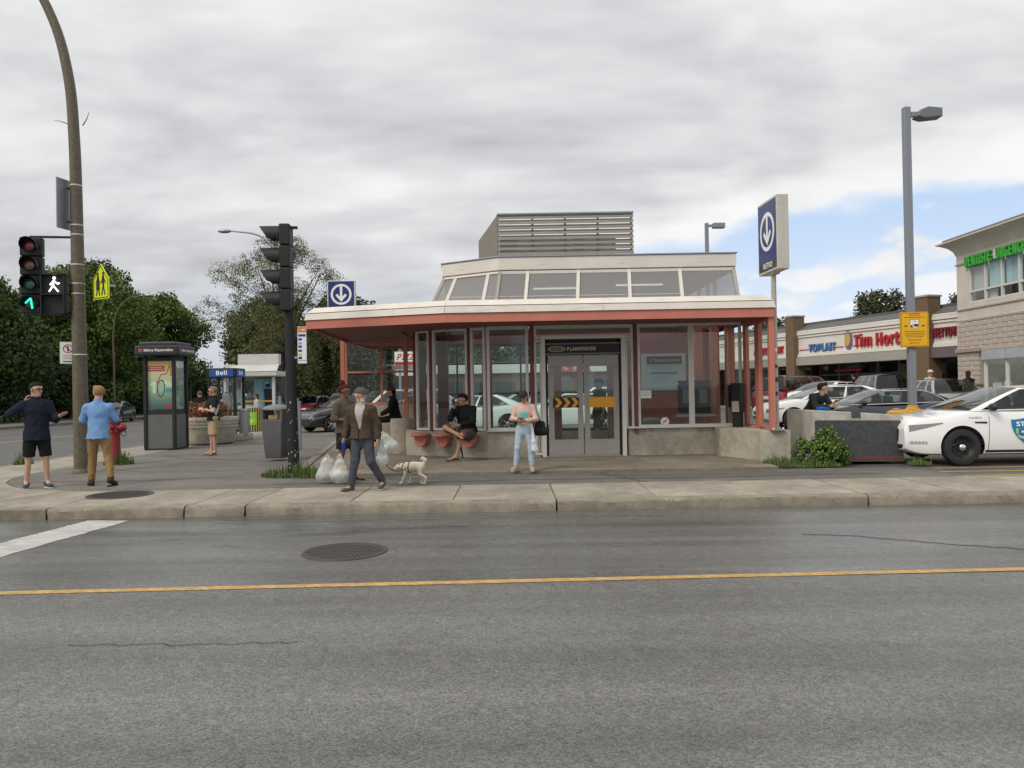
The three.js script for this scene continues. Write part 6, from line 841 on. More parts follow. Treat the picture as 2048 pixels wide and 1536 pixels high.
{ // bus shelter
  const t = thing('bus_shelter', 'white framed glass bus shelter with a blue poster panel', 'bus shelter', [-12.1, 0, -37.2]), w = mat([0.60, 0.60, 0.57], 0.5, { map: T.paint });
  for (const [x, z] of [[-1.25, 1.1], [1.0, 1.1], [-1.25, -1.2], [1.0, -1.2]]) mesh('post', bx(0.12, 2.55, 0.12, x, 0, z), w, t); mesh('roof', join([bx(2.7, 0.22, 2.8, -0.12, 2.45, 0, 0.02)]), w, t); mesh('roof_slope', quad(V(-1.5, 2.67, 1.42), V(1.25, 2.67, 1.42), V(1.0, 3.02, 0.2), V(-1.0, 3.02, 0.2)), w, t); mesh('roof_box', bx(1.95, 0.52, 0.4, 0.0, 3.0, 0.0, 0.02), w, t);
  panel(1.1, 2.0, printMat(canvasTex(256, 460, (g, W, H) => { g.fillStyle = '#6fa3bd'; g.fillRect(0, 0, W, H); g.fillStyle = '#8fbdd0'; g.fillRect(0, 0, W * 0.4, H); g.fillStyle = '#1c2228'; g.beginPath(); g.arc(160, 70, 26, 0, 7); g.fill(); g.beginPath(); g.moveTo(110, 110); g.lineTo(214, 112); g.lineTo(240, 190); g.lineTo(206, 240); g.lineTo(200, 330); g.lineTo(122, 330); g.lineTo(118, 200); g.fill(); g.fillStyle = '#e5e8ea'; g.fillRect(128, 36, 40, 14); })), t, 'poster', -0.1, 1.35, -1.1);
  for (const [x, z, r, L] of [[1.0, 0, Math.PI / 2, 2.2], [-1.25, 0, Math.PI / 2, 2.2], [-0.1, -1.2, 0, 2.1]]) panel(L, 2.1, M.glass, t, 'pane', x, 1.35, z, r); mesh('bench', join([bx(1.4, 0.06, 0.4, -0.2, 0.45, -0.8), bx(0.06, 0.45, 0.3, -0.8, 0, -0.8), bx(0.06, 0.45, 0.3, 0.4, 0, -0.8)]), mat([0.05, 0.10, 0.18], 0.6), t); mesh('yellow_strip', bx(2.1, 0.07, 0.02, -0.1, 1.25, 1.12), M.yellow, t);
  const s = thing('bus_stop_sign', 'small white bus stop panel on a post left of the shelter', 'sign', [-13.75, 0, -37.6]); mesh('post', cyl(0.03, 0.03, 2.9, 0, 0, 0, 10), M.steel, s); mesh('plate', bx(0.5, 0.62, 0.03, 0.1, 2.45, 0.02), M.white, s); mesh('route_band', bx(0.34, 0.14, 0.01, 0.1, 2.78, 0.042), mat([0.05, 0.07, 0.3], 0.5), s);
}
{ // litter bin
  const t = thing('litter_bin', 'grey tapered litter bin with domed lid left of the black pole', 'bin', [-5.62, 0, -18.5], rad(-14)), g = mat([0.115, 0.118, 0.12], 0.6, { map: T.paint });
  { const geo = bx(0.52, 0.92, 0.5, 0, 0.06, 0, 0.03), p = geo.attributes.position; for (let i = 0; i < p.count; i++) { const f = mix(0.82, 1.08, (p.getY(i) - 0.06) / 0.92); p.setX(i, p.getX(i) * f); p.setZ(i, p.getZ(i) * f); } geo.computeVertexNormals(); mesh('body', toCreasedNormals(geo, 0.5), g, t); }
  mesh('lid_post', join([bx(0.06, 0.26, 0.5, 0.25, 0.96, 0), bx(0.06, 0.26, 0.5, -0.25, 0.96, 0)]), g, t); mesh('lid', muv(lathe([[0.33, 1.2], [0.34, 1.23], [0.27, 1.29], [0.13, 1.325], [0, 1.33]], 28).scale(1, 1, 0.9), 1), mat([0.18, 0.185, 0.19], 0.5), t); mesh('litter', join([bx(0.3, 0.12, 0.3, -0.02, 0.96, 0.02, 0.03, 0.4), bx(0.14, 0.2, 0.1, 0.1, 0.98, 0.12, 0.02, 1)]), mat([0.36, 0.27, 0.15], 0.8), t); mesh('back_post', bx(0.05, 1.25, 0.05, 0.32, 0, -0.18), M.polegrey, t);
}
{ // striped barrel
  const t = thing('litter_barrel', 'slatted yellow and black barrel bin with green poster by the shelter', 'bin', [-11.2, 0, -33.6]); mesh('drum', cyl(0.34, 0.34, 1.0, 0, 0.02, 0, 28), M.black, t); for (let k = 0; k < 22; k++) { const a = k / 22 * 6.283; mesh('slat', bx(0.055, 1.0, 0.025, Math.sin(a) * 0.36, 0.02, Math.cos(a) * 0.36, 0, a), mat([0.42, 0.33, 0.14], 0.7), t); }
  const g = new THREE.CylinderGeometry(0.385, 0.385, 0.55, 20, 1, true, -0.65, 1.3); g.translate(0, 0.56, 0); mesh('green_poster', g, printMat(canvasTex(256, 256, (q, w, h) => { q.fillStyle = '#8fc63d'; q.fillRect(0, 0, w, h); q.fillStyle = '#1f4a3a'; q.beginPath(); q.moveTo(60, 110); q.lineTo(88, 30); q.lineTo(120, 110); q.fill(); q.fillStyle = '#c4dc9a'; q.fillRect(36, 150, 180, 16); q.fillRect(50, 180, 150, 12); })), t);
}
{ // grey block with dark front panel
  const t = thing('salt_bin', 'pale grey concrete box with a large dark front panel beside the bush', 'storage box', [6.0, 0, -15.55]), shell = mat([0.60, 0.585, 0.545], 0.8, { map: T.concrete });
  const body = prism([[0, 0], [1.78, 0.1], [1.72, -1.45], [0.05, -1.55]], 0.02, 1.06, 0.012), p = body.attributes.position; for (let i = 0; i < p.count; i++) if (p.getY(i) > 0.6) p.setY(i, p.getY(i) - 0.07 * p.getX(i)); body.computeVertexNormals(); mesh('box', muv(body, 1.4), shell, t);
  const f = shapeGeo([[0.05, 0.06], [1.74, 0.06], [1.74, 0.80], [1.70, 0.83], [0.08, 0.86], [0.05, 0.83]], 0.05, 0.008).rotateY(-0.056).translate(0, 0, 0.03); mesh('front_panel', muv(f, 1), mat([0.075, 0.078, 0.085], 0.65, { map: T.worn }), t); mesh('panel_lip', bx(1.66, 0.10, 0.04, 0.9, 0.70, 0.085, 0.006, -0.056), mat([0.115, 0.118, 0.125], 0.6), t);
  mesh('rust_strip', bx(1.2, 0.055, 0.006, 1.12, 0.065, 0.123, 0, -0.056), mat([0.20, 0.075, 0.05], 0.9, { map: T.worn }), t); mesh('hasp', bx(0.17, 0.12, 0.03, 0.86, 0.90, 0.05, 0, -0.056), M.darkGrey, t);
}
{ // parking lot lamp on yellow base
  const t = thing('lot_lamp', 'tall square grey lot lamp on a round yellow base', 'lamp post', [10.32, -0.04, -20]); mesh('base', lathe([[0.62, 0], [0.62, 0.82], [0.60, 0.88], [0.50, 0.925], [0.18, 0.94], [0.12, 1.0], [0.12, 1.04], [0, 1.04]], 36), M.yellow, t); mesh('pole', bx(0.17, 7.75, 0.17, 0, 1.0, 0, 0.015), M.polegrey, t); mesh('arm', bx(0.36, 0.12, 0.1, 0.25, 8.5, 0), M.polegrey, t); mesh('lamp_head', shapeGeo([[0.22, 8.48], [0.40, 8.42], [0.86, 8.46], [0.86, 8.68], [0.50, 8.72], [0.3, 8.64]], 0.34, 0.02), mat([0.15, 0.165, 0.18], 0.5), t);
  const n = thing('parking_notice', 'large yellow parking notice strapped to the grey lot lamp', 'sign', [10.32, 2.5, -19.87], rad(-6)); mesh('plate', bx(0.70, 0.90, 0.04, 0.02, 0, 0, 0.006), M.yellow, n); panel(0.67, 0.87, printMat(noticeTex, 0.45), n, 'notice_print', 0.02, 0.45, 0.022); mesh('strap', bx(0.2, 0.04, 0.08, 0, 0.45, -0.05), M.steel, n);
  const b = thing('lot_lamp', 'grey lot lamp rising behind the roof of the pavilion', 'lamp post', [10.2, 0.1, -40]); mesh('pole', bx(0.17, 9.95, 0.17, 0, 0, 0), M.polegrey, b); mesh('arm', bx(0.3, 0.12, 0.1, 0.22, 9.75, 0), M.polegrey, b); mesh('lamp_head', bx(0.62, 0.26, 0.34, 0.62, 9.68, 0, 0.03), M.polegrey, b);
}
function cobra(label, x, z, h, reach, r, m) { const t = thing('street_lamp', label, 'street lamp', [x, -0.1, z], 0, 'street lamps with curved arms'); const s = Math.sign(reach); mesh('pole', tube([V(0, 0, 0), V(0, h * 0.4, 0), V(0, h * 0.72, 0), V(reach * 0.12, h * 0.87, 0), V(reach * 0.45, h * 0.97, 0), V(reach, h, 0)], r, 40, 8, 0.45), m, t); mesh('lamp_head', new THREE.SphereGeometry(1, 14, 8).scale(0.36, 0.11, 0.17).translate(reach + s * 0.25, h - 0.02, 0), M.steel, t); }
cobra('olive street lamp in front of the rounded maple', -31.3, -61, 9.7, 2.6, 0.10, M.pole); cobra('olive street lamp behind the kiosk', -33.2, -80, 9.6, 2.7, 0.11, M.pole); cobra('grey street lamp arm reaching left behind the black traffic light', -11.75, -40.5, 10.3, -2.9, 0.09, M.steel);
[[-6.05, -22, 1.35, 'grey steel bollard post right of the litter bin'], [-7.35, -24.5, 1.5, 'grey square post behind the litter bin']].forEach(([x, z, h, l]) => { const t = thing('steel_post', l, 'post', [x, 0, z]); mesh('post', bx(0.09, h, 0.09, 0, 0, 0, 0.01), M.polegrey, t); mesh('cap', bx(0.10, 0.02, 0.10, 0, h, 0), M.steel, t); });
// ---------------------------------------------------------------- people: smooth-joined tapered limbs meshed on a grid
class Field {
  constructor(bones, cell) {
    this.c = cell; const lo = V(1e9, 1e9, 1e9), hi = V(-1e9, -1e9, -1e9);
    for (const b of bones) for (const [p, r] of [[b.a, b.ra], [b.b, b.rb]]) { lo.min(V(p.x - r, p.y - r, p.z - r)); hi.max(V(p.x + r, p.y + r, p.z + r)); }
    lo.subScalar(3 * cell + 0.02); hi.addScalar(3 * cell + 0.02); this.lo = lo; this.n = [0, 1, 2].map((i) => Math.ceil((hi.getComponent(i) - lo.getComponent(i)) / cell) + 1); this.d = new Float32Array(this.n[0] * this.n[1] * this.n[2]).fill(1);
    for (const b of bones) this.add(b);
  }
  add({ a, b, ra, rb, k = 0.03, flat, f = 1, capA, capB, sub }) {
    const { lo, c, n, d } = this, ax = b.x - a.x, ay = b.y - a.y, az = b.z - a.z, L2 = ax * ax + ay * ay + az * az || 1e-9, L = Math.sqrt(L2), m = Math.max(ra, rb) + k + 2 * c, rng = (i, p, q) => [Math.max(0, Math.floor((Math.min(p, q) - m - lo.getComponent(i)) / c)), Math.min(n[i] - 1, Math.ceil((Math.max(p, q) + m - lo.getComponent(i)) / c))];
    const [x0, x1] = rng(0, a.x, b.x), [y0, y1] = rng(1, a.y, b.y), [z0, z1] = rng(2, a.z, b.z);
    for (let z = z0; z <= z1; z++) for (let y = y0; y <= y1; y++) for (let x = x0; x <= x1; x++) {
      const px = lo.x + x * c - a.x, py = lo.y + y * c - a.y, pz = lo.z + z * c - a.z, u = (px * ax + py * ay + pz * az) / L2, t = u < 0 ? 0 : u > 1 ? 1 : u, tt = (capA && u < 0) || (capB && u > 1) ? u : t;
      let qx = px - ax * tt, qy = py - ay * tt, qz = pz - az * tt; if (flat) { const w = (qx * flat.x + qy * flat.y + qz * flat.z) * (f - 1); qx += flat.x * w; qy += flat.y * w; qz += flat.z * w; }
      let v = Math.sqrt(qx * qx + qy * qy + qz * qz) - (ra + (rb - ra) * t); if (capA && u < 0) v = Math.max(v, -u * L); if (capB && u > 1) v = Math.max(v, (u - 1) * L);
      const i = (z * n[1] + y) * n[0] + x, o = d[i];
      if (sub) { d[i] = Math.max(o, -v); continue; }
      const h = Math.max(k - Math.abs(o - v), 0) / k; d[i] = Math.min(o, v) - h * h * k * 0.25;
    }
  }
  each(fn) { const { lo, c, n, d } = this; for (let z = 0, i = 0; z < n[2]; z++) for (let y = 0; y < n[1]; y++) for (let x = 0; x < n[0]; x++, i++) d[i] = fn(d[i], lo.x + x * c, lo.y + y * c, lo.z + z * c); return this; }
  mesh() {                                                          // surface nets
    const { lo, c, n, d } = this, [nx, ny, nz] = n, id = new Int32Array(d.length).fill(-1), pos = [], idx = [];
    for (let z = 0; z < nz - 1; z++) for (let y = 0; y < ny - 1; y++) for (let x = 0; x < nx - 1; x++) {
      const b = (z * ny + y) * nx + x, o = [b, b + 1, b + nx, b + nx + 1, b + nx * ny, b + nx * ny + 1, b + nx * ny + nx, b + nx * ny + nx + 1]; let m = 0; for (let k = 0; k < 8; k++) if (d[o[k]] < 0) m |= 1 << k; if (m === 0 || m === 255) continue;
      let sx = 0, sy = 0, sz = 0, s = 0; for (const [p, q] of EDGES) { const u = d[o[p]], w = d[o[q]]; if ((u < 0) !== (w < 0)) { const t = u / (u - w), X = (k) => k & 1, Y = (k) => (k >> 1) & 1, Z = (k) => k >> 2; sx += mix(X(p), X(q), t); sy += mix(Y(p), Y(q), t); sz += mix(Z(p), Z(q), t); s++; } }
      id[b] = pos.length / 3; pos.push(lo.x + (x + sx / s) * c, lo.y + (y + sy / s) * c, lo.z + (z + sz / s) * c);
    }
    for (let z = 1; z < nz - 1; z++) for (let y = 1; y < ny - 1; y++) for (let x = 1; x < nx - 1; x++) {
      const b = (z * ny + y) * nx + x, s0 = d[b] < 0; for (const [st, u, v] of [[1, nx, nx * ny], [nx, nx * ny, 1], [nx * ny, 1, nx]]) { if ((d[b + st] < 0) === s0) continue; const q = [id[b], id[b - u], id[b - u - v], id[b - v]]; if (q.some((k) => k < 0)) continue; s0 ? idx.push(q[0], q[2], q[1], q[0], q[3], q[2]) : idx.push(q[0], q[1], q[2], q[0], q[2], q[3]); }
    }
    const g = new THREE.BufferGeometry(); g.setAttribute('position', new THREE.Float32BufferAttribute(pos, 3)); g.setIndex(idx); g.computeVertexNormals(); return g;
  }
}
const EDGES = [[0, 1], [2, 3], [4, 5], [6, 7], [0, 2], [1, 3], [4, 6], [5, 7], [0, 4], [1, 5], [2, 6], [3, 7]];
const sk = (c) => new THREE.MeshPhysicalMaterial({ color: 0xffffff, vertexColors: true, roughness: 0.55, side: THREE.DoubleSide });
const skinMat = sk();
const fabric = (c, r = 0.9) => new THREE.MeshPhysicalMaterial({ color: lin(c), roughness: r, specularIntensity: 0.35, side: THREE.DoubleSide });
const lerp3 = (a, b, t) => a.clone().lerp(b, t);
function handBones(W, dir, n, side, curl, s) {
  const d = dir.clone().normalize(), nn = n.clone().addScaledVector(d, -n.dot(d)).normalize(), w = new THREE.Vector3().crossVectors(d, nn).multiplyScalar(side), B = [], P = (a, b, c) => W.clone().addScaledVector(d, a * s).addScaledVector(w, b * s).addScaledVector(nn, c * s);
  B.push({ a: P(-0.03, 0, 0), b: P(0.02, 0, 0), ra: 0.025 * s, rb: 0.026 * s, k: 0.02 }); for (const o of [-0.024, -0.008, 0.008, 0.024]) B.push({ a: P(0.015, o * 0.7, 0), b: P(0.085, o, 0), ra: 0.016 * s, rb: 0.012 * s, k: 0.012 });
  [[0.031, 0.9], [0.0105, 1.0], [-0.0105, 0.95], [-0.031, 0.78]].forEach(([o, l]) => { let p = P(0.085, o, 0), ang = curl * 0.4; for (const [q, r0, r1] of [[0.042, 0.0095, 0.009], [0.026, 0.009, 0.0082], [0.02, 0.0082, 0.007]]) { const dd = d.clone().multiplyScalar(Math.cos(ang)).addScaledVector(nn, Math.sin(ang)).addScaledVector(w, o * 1.5), e = p.clone().addScaledVector(dd.normalize(), q * l * s); B.push({ a: p, b: e, ra: r0 * s, rb: r1 * s, k: 0.004 }); p = e; ang += curl * 0.75; } });
  { let p = P(0.02, 0.028, 0.004); for (const [a, b, c, r0, r1] of [[0.032, 0.028, 0.008, 0.013, 0.011], [0.03, 0.01, 0.012 + 0.01 * curl, 0.011, 0.009], [0.022, -0.002, 0.01 + 0.008 * curl, 0.009, 0.0075]]) { const e = p.clone().addScaledVector(d, a * s).addScaledVector(w, b * s).addScaledVector(nn, c * s); B.push({ a: p, b: e, ra: r0 * s, rb: r1 * s, k: 0.006 }); p = e; } }
  return B;
}
const DEF = { pel: [0, 0.95, 0], wai: [0, 1.08, 0], che: [0, 1.29, 0], nec: [0, 1.46, -0.015], head: [0, 1.625, 0.015], shL: [0.172, 1.375, -0.01], elL: [0.225, 1.12, -0.02], wrL: [0.235, 0.87, 0.05], shR: [-0.172, 1.375, -0.01], elR: [-0.225, 1.12, -0.02], wrR: [-0.235, 0.87, 0.05], hiL: [0.088, 0.92, 0], knL: [0.10, 0.50, 0.02], anL: [0.105, 0.085, -0.02], hiR: [-0.088, 0.92, 0], knR: [-0.10, 0.50, 0.02], anR: [-0.105, 0.085, -0.02] };
function person(label, pos, yaw, H, o) {
  const s = H / 1.75, J = {}; for (const k in DEF) { const q = o.pose?.[k] ?? DEF[k]; J[k] = V(q[0], q[1], q[2]).multiplyScalar(s); }
  for (const S of ['L', 'R']) { const q = o.pose?.['to' + S]; J['to' + S] = q ? V(...q).multiplyScalar(s) : J['an' + S].clone().add(V((S === 'L' ? 0.03 : -0.03) * s, -0.055 * s, 0.155 * s)); }
  const t = thing('person', label, 'person', pos, yaw, o.group), b = (o.build ?? 1), cell = o.cell ?? 0.013, up = lerp3(J.nec, J.pel, 0).sub(J.pel).normalize(), side = J.shL.clone().sub(J.shR).normalize(), fw = new THREE.Vector3().crossVectors(side, up).normalize();
  const bone = (a, c, ra, rb, x = {}) => ({ a: J[a] ?? a, b: J[c] ?? c, ra: ra * s, rb: rb * s, ...x }), torsoOpt = { flat: fw, f: 1.42, k: 0.05 * s };
  const torso = (e, hemY) => { const lowA = J.pel.clone().addScaledVector(up, hemY ?? -0.03); return [bone(lowA, 'wai', (hemY < -0.02 ? 0.184 : 0.150) * b + e, 0.138 * b + e, { ...torsoOpt, f: hemY < -0.02 ? 1.22 : 1.42, capA: hemY !== undefined }), bone('wai', 'che', 0.138 * b + e, 0.158 * b + e * 0.9, torsoOpt), bone('che', lerp3(J.che, J.nec, 0.72), 0.155 * b + e * 0.9, 0.085 + e * 0.6, torsoOpt), bone('shL', 'shR', 0.050 + e * 0.7, 0.050 + e * 0.7, { k: 0.07 * s, flat: fw, f: 1.1 })]; };
  const arm = (S, e, to = 'long', k = 0.02) => { const r = [bone('sh' + S, 'el' + S, 0.054 + e, 0.043 + e, { k: k + 0.02 })]; if (to === 'short') { r[0].b = lerp3(J['sh' + S], J['el' + S], 0.66); r[0].rb = (0.052 + e * 1.5) * s; r[0].capB = true; } else if (to === 'elbow') { r[0].capB = true; r.push({ ...bone('el' + S, lerp3(J['el' + S], J['wr' + S], 0.25), 0.043 + e, 0.044 + e), capB: true }); } else r.push(bone('el' + S, lerp3(J['el' + S], J['wr' + S], to === 'full' ? 1 : 0.92), 0.043 + e, (to === 'full' ? 0.027 : 0.032 + e), { capB: to !== 'full' })); return r; };
  const leg = (S, e, to) => { const r = [bone('hi' + S, 'kn' + S, 0.088 * b + e, 0.058 + e, { k: 0.04 })]; if (to === 'short') { r[0].b = lerp3(J['hi' + S], J['kn' + S], o.shortLen ?? 0.95); r[0].rb = (0.066 + e * 1.5) * s; r[0].capB = true; } else r.push(bone('kn' + S, lerp3(J['kn' + S], J['an' + S], to === 'long' ? 0.97 : 1), 0.058 + e, to === 'long' ? 0.046 + e : 0.036, { capB: to === 'long', k: 0.02 })); return r; };
  // body: torso, neck, limbs, feet
  const skinBones = [...torso(-0.018), ...['L', 'R'].flatMap((S) => [...arm(S, -0.006, 'full'), ...leg(S, -0.008, 'full'), bone('an' + S, 'to' + S, 0.037, 0.027, { k: 0.03 })]), bone('nec', 'head', 0.056, 0.054, { k: 0.03 })];
  const parts = [new Field(skinBones, cell).mesh()];
  const hf = V(Math.sin(o.hy ?? 0) * Math.cos(o.hp ?? 0), -Math.sin(o.hp ?? 0), Math.cos(o.hy ?? 0) * Math.cos(o.hp ?? 0)), hu0 = V(0, 1, 0).addScaledVector(hf, -hf.y).normalize(), hs = new THREE.Vector3().crossVectors(hu0, hf).normalize(), hu = hu0, C = J.head, hp = (x, y, z) => C.clone().addScaledVector(hs, x * s).addScaledVector(hu, y * s).addScaledVector(hf, z * s), hb = (a, c, ra, rb, x = {}) => ({ a: hp(...a), b: hp(...c), ra: ra * s, rb: rb * s, k: 0.02 * s, ...x });
  const headBones = [hb([0, 0.03, -0.03], [0, 0.035, 0.015], 0.084, 0.080, { flat: hs, f: 1.08 }), hb([0, 0.0, 0.03], [0, -0.085, 0.05], 0.066, 0.036, { flat: hs, f: 1.02, k: 0.03 * s }), hb([0, -0.03, -0.04], [0, -0.12, -0.035], 0.055, 0.052, { k: 0.03 * s }), hb([0, 0.012, 0.092], [0, -0.028, 0.112], 0.009, 0.014, { k: 0.012 * s }), hb([-0.03, 0.022, 0.083], [0.03, 0.022, 0.083], 0.014, 0.014, { k: 0.014 * s }), hb([-0.018, -0.062, 0.083], [0.018, -0.062, 0.083], 0.010, 0.010, { k: 0.012 * s })];
  for (const e of [-1, 1]) headBones.push(hb([e * 0.079, 0.012, -0.012], [e * 0.083, -0.022, -0.006], 0.017, 0.012, { k: 0.008 * s, flat: hs, f: 1.7 }));
  const hg = new Field(headBones, 0.0065).mesh(); parts.push(hg);
  for (const S of ['L', 'R']) { const h = o['hand' + S] ?? {}, W = J['wr' + S], dir = h.dir ? V(...h.dir) : W.clone().sub(J['el' + S]); parts.push(new Field(handBones(W, dir, h.n ? V(...h.n) : V(S === 'L' ? -1 : 1, 0, 0.2), h.side ?? (S === 'L' ? -1 : 1), h.curl ?? 0.55, s), 0.0052).mesh()); }
  const tone = o.skin ?? [0.46, 0.27, 0.19], body = join(parts), P = body.attributes.position, col = new Float32Array(P.count * 3), hs0 = parts[0].index.count, hs1 = hs0 + hg.index.count, q = V(0, 0, 0);
  for (let i = 0; i < P.count; i++) {
    let c = tone, m = 1; q.fromBufferAttribute(P, i);
    if (i >= hs0 && i < hs1) { q.sub(C).multiplyScalar(1 / s); const x = q.dot(hs), y = q.dot(hu), z = q.dot(hf); if (z > 0.05) { if (Math.hypot(Math.abs(x) - 0.031, (y - 0.004) * 1.4) < 0.0115) c = [0.05, 0.035, 0.03]; else if (y > 0.02 && y < 0.033 && Math.abs(Math.abs(x) - 0.032) < 0.02) c = o.brow ?? [0.06, 0.04, 0.03]; else if (Math.abs(y + 0.063) < 0.008 && Math.abs(x) < 0.026) c = [tone[0] * 0.8, tone[1] * 0.55, tone[2] * 0.55]; } if (o.beard && y < -0.048 - 0.25 * Math.max(0, 0.05 - z) && z > 0.01 && !(Math.abs(y + 0.063) < 0.007 && Math.abs(x) < 0.024)) c = o.beard; }
    col[i * 3] = c[0] * m; col[i * 3 + 1] = c[1] * m; col[i * 3 + 2] = c[2] * m;
  }
  body.setAttribute('color', new THREE.BufferAttribute(col, 3)); mesh('body', body, skinMat, t);
  // clothes: slightly larger than the body, with folds
  const fold = (amp, sc, seed) => (v, x, y, z) => Math.abs(v) > 0.06 ? v : v + amp * (perlin.noise(x * sc + seed, y * sc * 0.7, z * sc) + 0.6 * perlin.noise(x * sc * 2.3, y * sc * 1.5 + seed, z * sc * 2.3));
  const wear = (name, bones, m, amp = 0.007, cut) => { const f = new Field(bones, cell); f.each(fold(amp * s, 11, label.length)); if (cut) f.each((v, x, y, z) => Math.max(v, cut(x / s, y / s, z / s))); return mesh(name, f.mesh(), m, t); };
  for (const [name, g] of Object.entries(o.wear)) {
    const e = g.e ?? 0.012, m = g.m ?? fabric(g.c, g.r);
    if (g.kind === 'top') wear(name, [...torso(e, g.hem ?? -0.05), ...(g.sleeve === 'none' ? [] : ['L', 'R'].flatMap((S) => arm(S, e * 0.75, g.sleeve ?? 'long'))), ...(g.collar ? [bone('nec', lerp3(J.nec, J.head, 0.34), 0.072, 0.070, { capB: true, k: 0.03 })] : [])], m, g.fold, g.cut);
    else if (g.kind === 'legs') wear(name, [bone(J.pel.clone().addScaledVector(up, -0.05), J.pel.clone().addScaledVector(up, 0.10), 0.150 * b + e, 0.142 * b + e, { ...torsoOpt, capB: true }), ...['L', 'R'].flatMap((S) => leg(S, e, g.len ?? 'long'))], m, g.fold, g.cut);
    else if (g.kind === 'skirt') wear(name, [bone(J.pel.clone().add(V(0, 0.1, 0)), J.pel.clone().add(V(0, -0.36, 0.02)), 0.148 * b, 0.19 * b, { flat: fw, f: 1.25, capA: true, capB: true })], m, g.fold);
    else if (g.kind === 'shoes') for (const S of ['L', 'R']) { const a = J['an' + S], c = J['to' + S], hl = a.clone().add(a.clone().sub(c).setY(0).normalize().multiplyScalar(0.035 * s)).add(V(0, -0.035 * s, 0)); const f = new Field([{ a: hl, b: c, ra: 0.046 * s, rb: 0.040 * s, k: 0.02 }, ...(g.high === false ? [] : [{ a: a.clone(), b: lerp3(a, hl, 0.6), ra: 0.047 * s, rb: 0.045 * s, k: 0.02 }])], 0.009); const low = Math.min(hl.y, c.y) - 0.036 * s; f.each((v, x, y, z) => Math.max(v, g.flip ? 0 : -1, low - y)); mesh('shoe', f.mesh(), m, t); if (g.sole) { const f2 = new Field([{ a: hl.clone().setY(low + 0.005), b: c.clone().setY(low + 0.005 + Math.max(0, c.y - hl.y) * 0.3), ra: 0.05 * s, rb: 0.045 * s, k: 0.02, flat: V(0, 1, 0), f: 2.6 }], 0.009); mesh('sole', f2.mesh(), fabric(g.sole), t); } }
    else if (g.kind === 'sandals') for (const S of ['L', 'R']) { const a = J['an' + S], c = J['to' + S], dn = new THREE.Vector3().crossVectors(c.clone().sub(a), side).normalize(); if (dn.y > 0) dn.negate(); const drop = (p, r) => p.clone().addScaledVector(V(0, -1, 0), r * s), hl = drop(a.clone().add(a.clone().sub(c).setY(0).normalize().multiplyScalar(0.03 * s)), 0.06), f = new Field([{ a: hl, b: drop(c.clone().add(c.clone().sub(a).setY(0).normalize().multiplyScalar(0.03 * s)), 0.012), ra: 0.038 * s, rb: 0.042 * s, k: 0.01, flat: V(0, 1, 0), f: 3 }], 0.008); mesh('sandal', f.mesh(), m, t); mesh('strap', tube([lerp3(a, c, 0.45).add(V(0.045 * s, -0.012 * s, 0)), lerp3(a, c, 0.72).add(V(0, 0.024 * s, 0)), lerp3(a, c, 0.45).add(V(-0.045 * s, -0.012 * s, 0))], 0.008, 12, 5), m, t); }
    else if (g.kind === 'hair') { const f = new Field([hb([0, 0.034, -0.036], [0, 0.042, 0.008], 0.092 + (g.x ?? 0), 0.086 + (g.x ?? 0) * 0.6, { flat: hs, f: 1.08 }), ...(g.long ? [hb([0, 0, -0.07], [0, -g.long, -0.085], 0.085, 0.06, { flat: hf, f: 1.4 })] : []), ...(g.bun ? [hb([0, 0.142, -0.055], [0, 0.165, -0.06], 0.052, 0.048, { k: 0.006 })] : []), ...(g.quiff ? [hb([-0.03, 0.105, 0.06], [0.04, 0.11, 0.05], 0.03, 0.026)] : [])], 0.0075), lim = g.line ?? 0.055; f.each((v, x, y, z) => { q.set(x, y, z).sub(C).multiplyScalar(1 / s); const a = q.dot(hu), c = q.dot(hf), w = Math.abs(q.dot(hs)); const n = 0.006 * perlin.noise(x * 60, y * 60, z * 60); return Math.max(v + n * s, s * Math.min(c - (g.long ? 0.012 : -0.015 + 0.5 * Math.max(0, a)), lim - a), g.long ? -1 : s * (-0.055 - a)); }); mesh('hair', f.mesh(), m, t); }
    else if (g.kind === 'cap') { const f = new Field([hb([0, 0.045, -0.03], [0, 0.05, 0.016], 0.100, 0.096, { flat: hs, f: 1.06 })], 0.008); f.each((v, x, y, z) => { q.set(x, y, z).sub(C).multiplyScalar(1 / s); return Math.max(v, s * (0.042 - q.dot(hu))); }); mesh('cap', f.mesh(), m, t); if (g.brim !== 0) { const f2 = new Field([hb([-0.04, 0.05, 0.09], [0.04, 0.05, 0.09], 0.055, 0.055, { flat: hu, f: 5 })], 0.007); mesh('cap_brim', f2.mesh(), g.bm ?? m, t); } }
    else if (g.kind === 'glasses') { const f = [-1, 1].flatMap((e) => [new THREE.TorusGeometry(0.022 * s, 0.0035 * s, 6, 16).translate(0, 0, 0), ]); const gl = []; for (const e of [-1, 1]) { const c = hp(e * 0.032, 0.006, 0.112); if (g.dark) gl.push(new THREE.SphereGeometry(0.025 * s, 10, 8).scale(1, 0.8, 0.35).applyQuaternion(new THREE.Quaternion().setFromUnitVectors(V(0, 0, 1), hf)).translate(c.x, c.y, c.z)); else gl.push(new THREE.TorusGeometry(0.023 * s, 0.004 * s, 6, 18).applyQuaternion(new THREE.Quaternion().setFromUnitVectors(V(0, 0, 1), hf)).translate(c.x, c.y, c.z)); gl.push(rod(hp(e * 0.055, 0.01, 0.105), hp(e * 0.088, 0.012, -0.01), 0.0035 * s)); } gl.push(rod(hp(-0.012, 0.01, 0.118), hp(0.012, 0.01, 0.118), 0.0035 * s)); mesh('glasses', join(gl), m, t); }
  }
  t.userData.J = undefined; delete t.userData.J; return { t, J, s, hp };
}
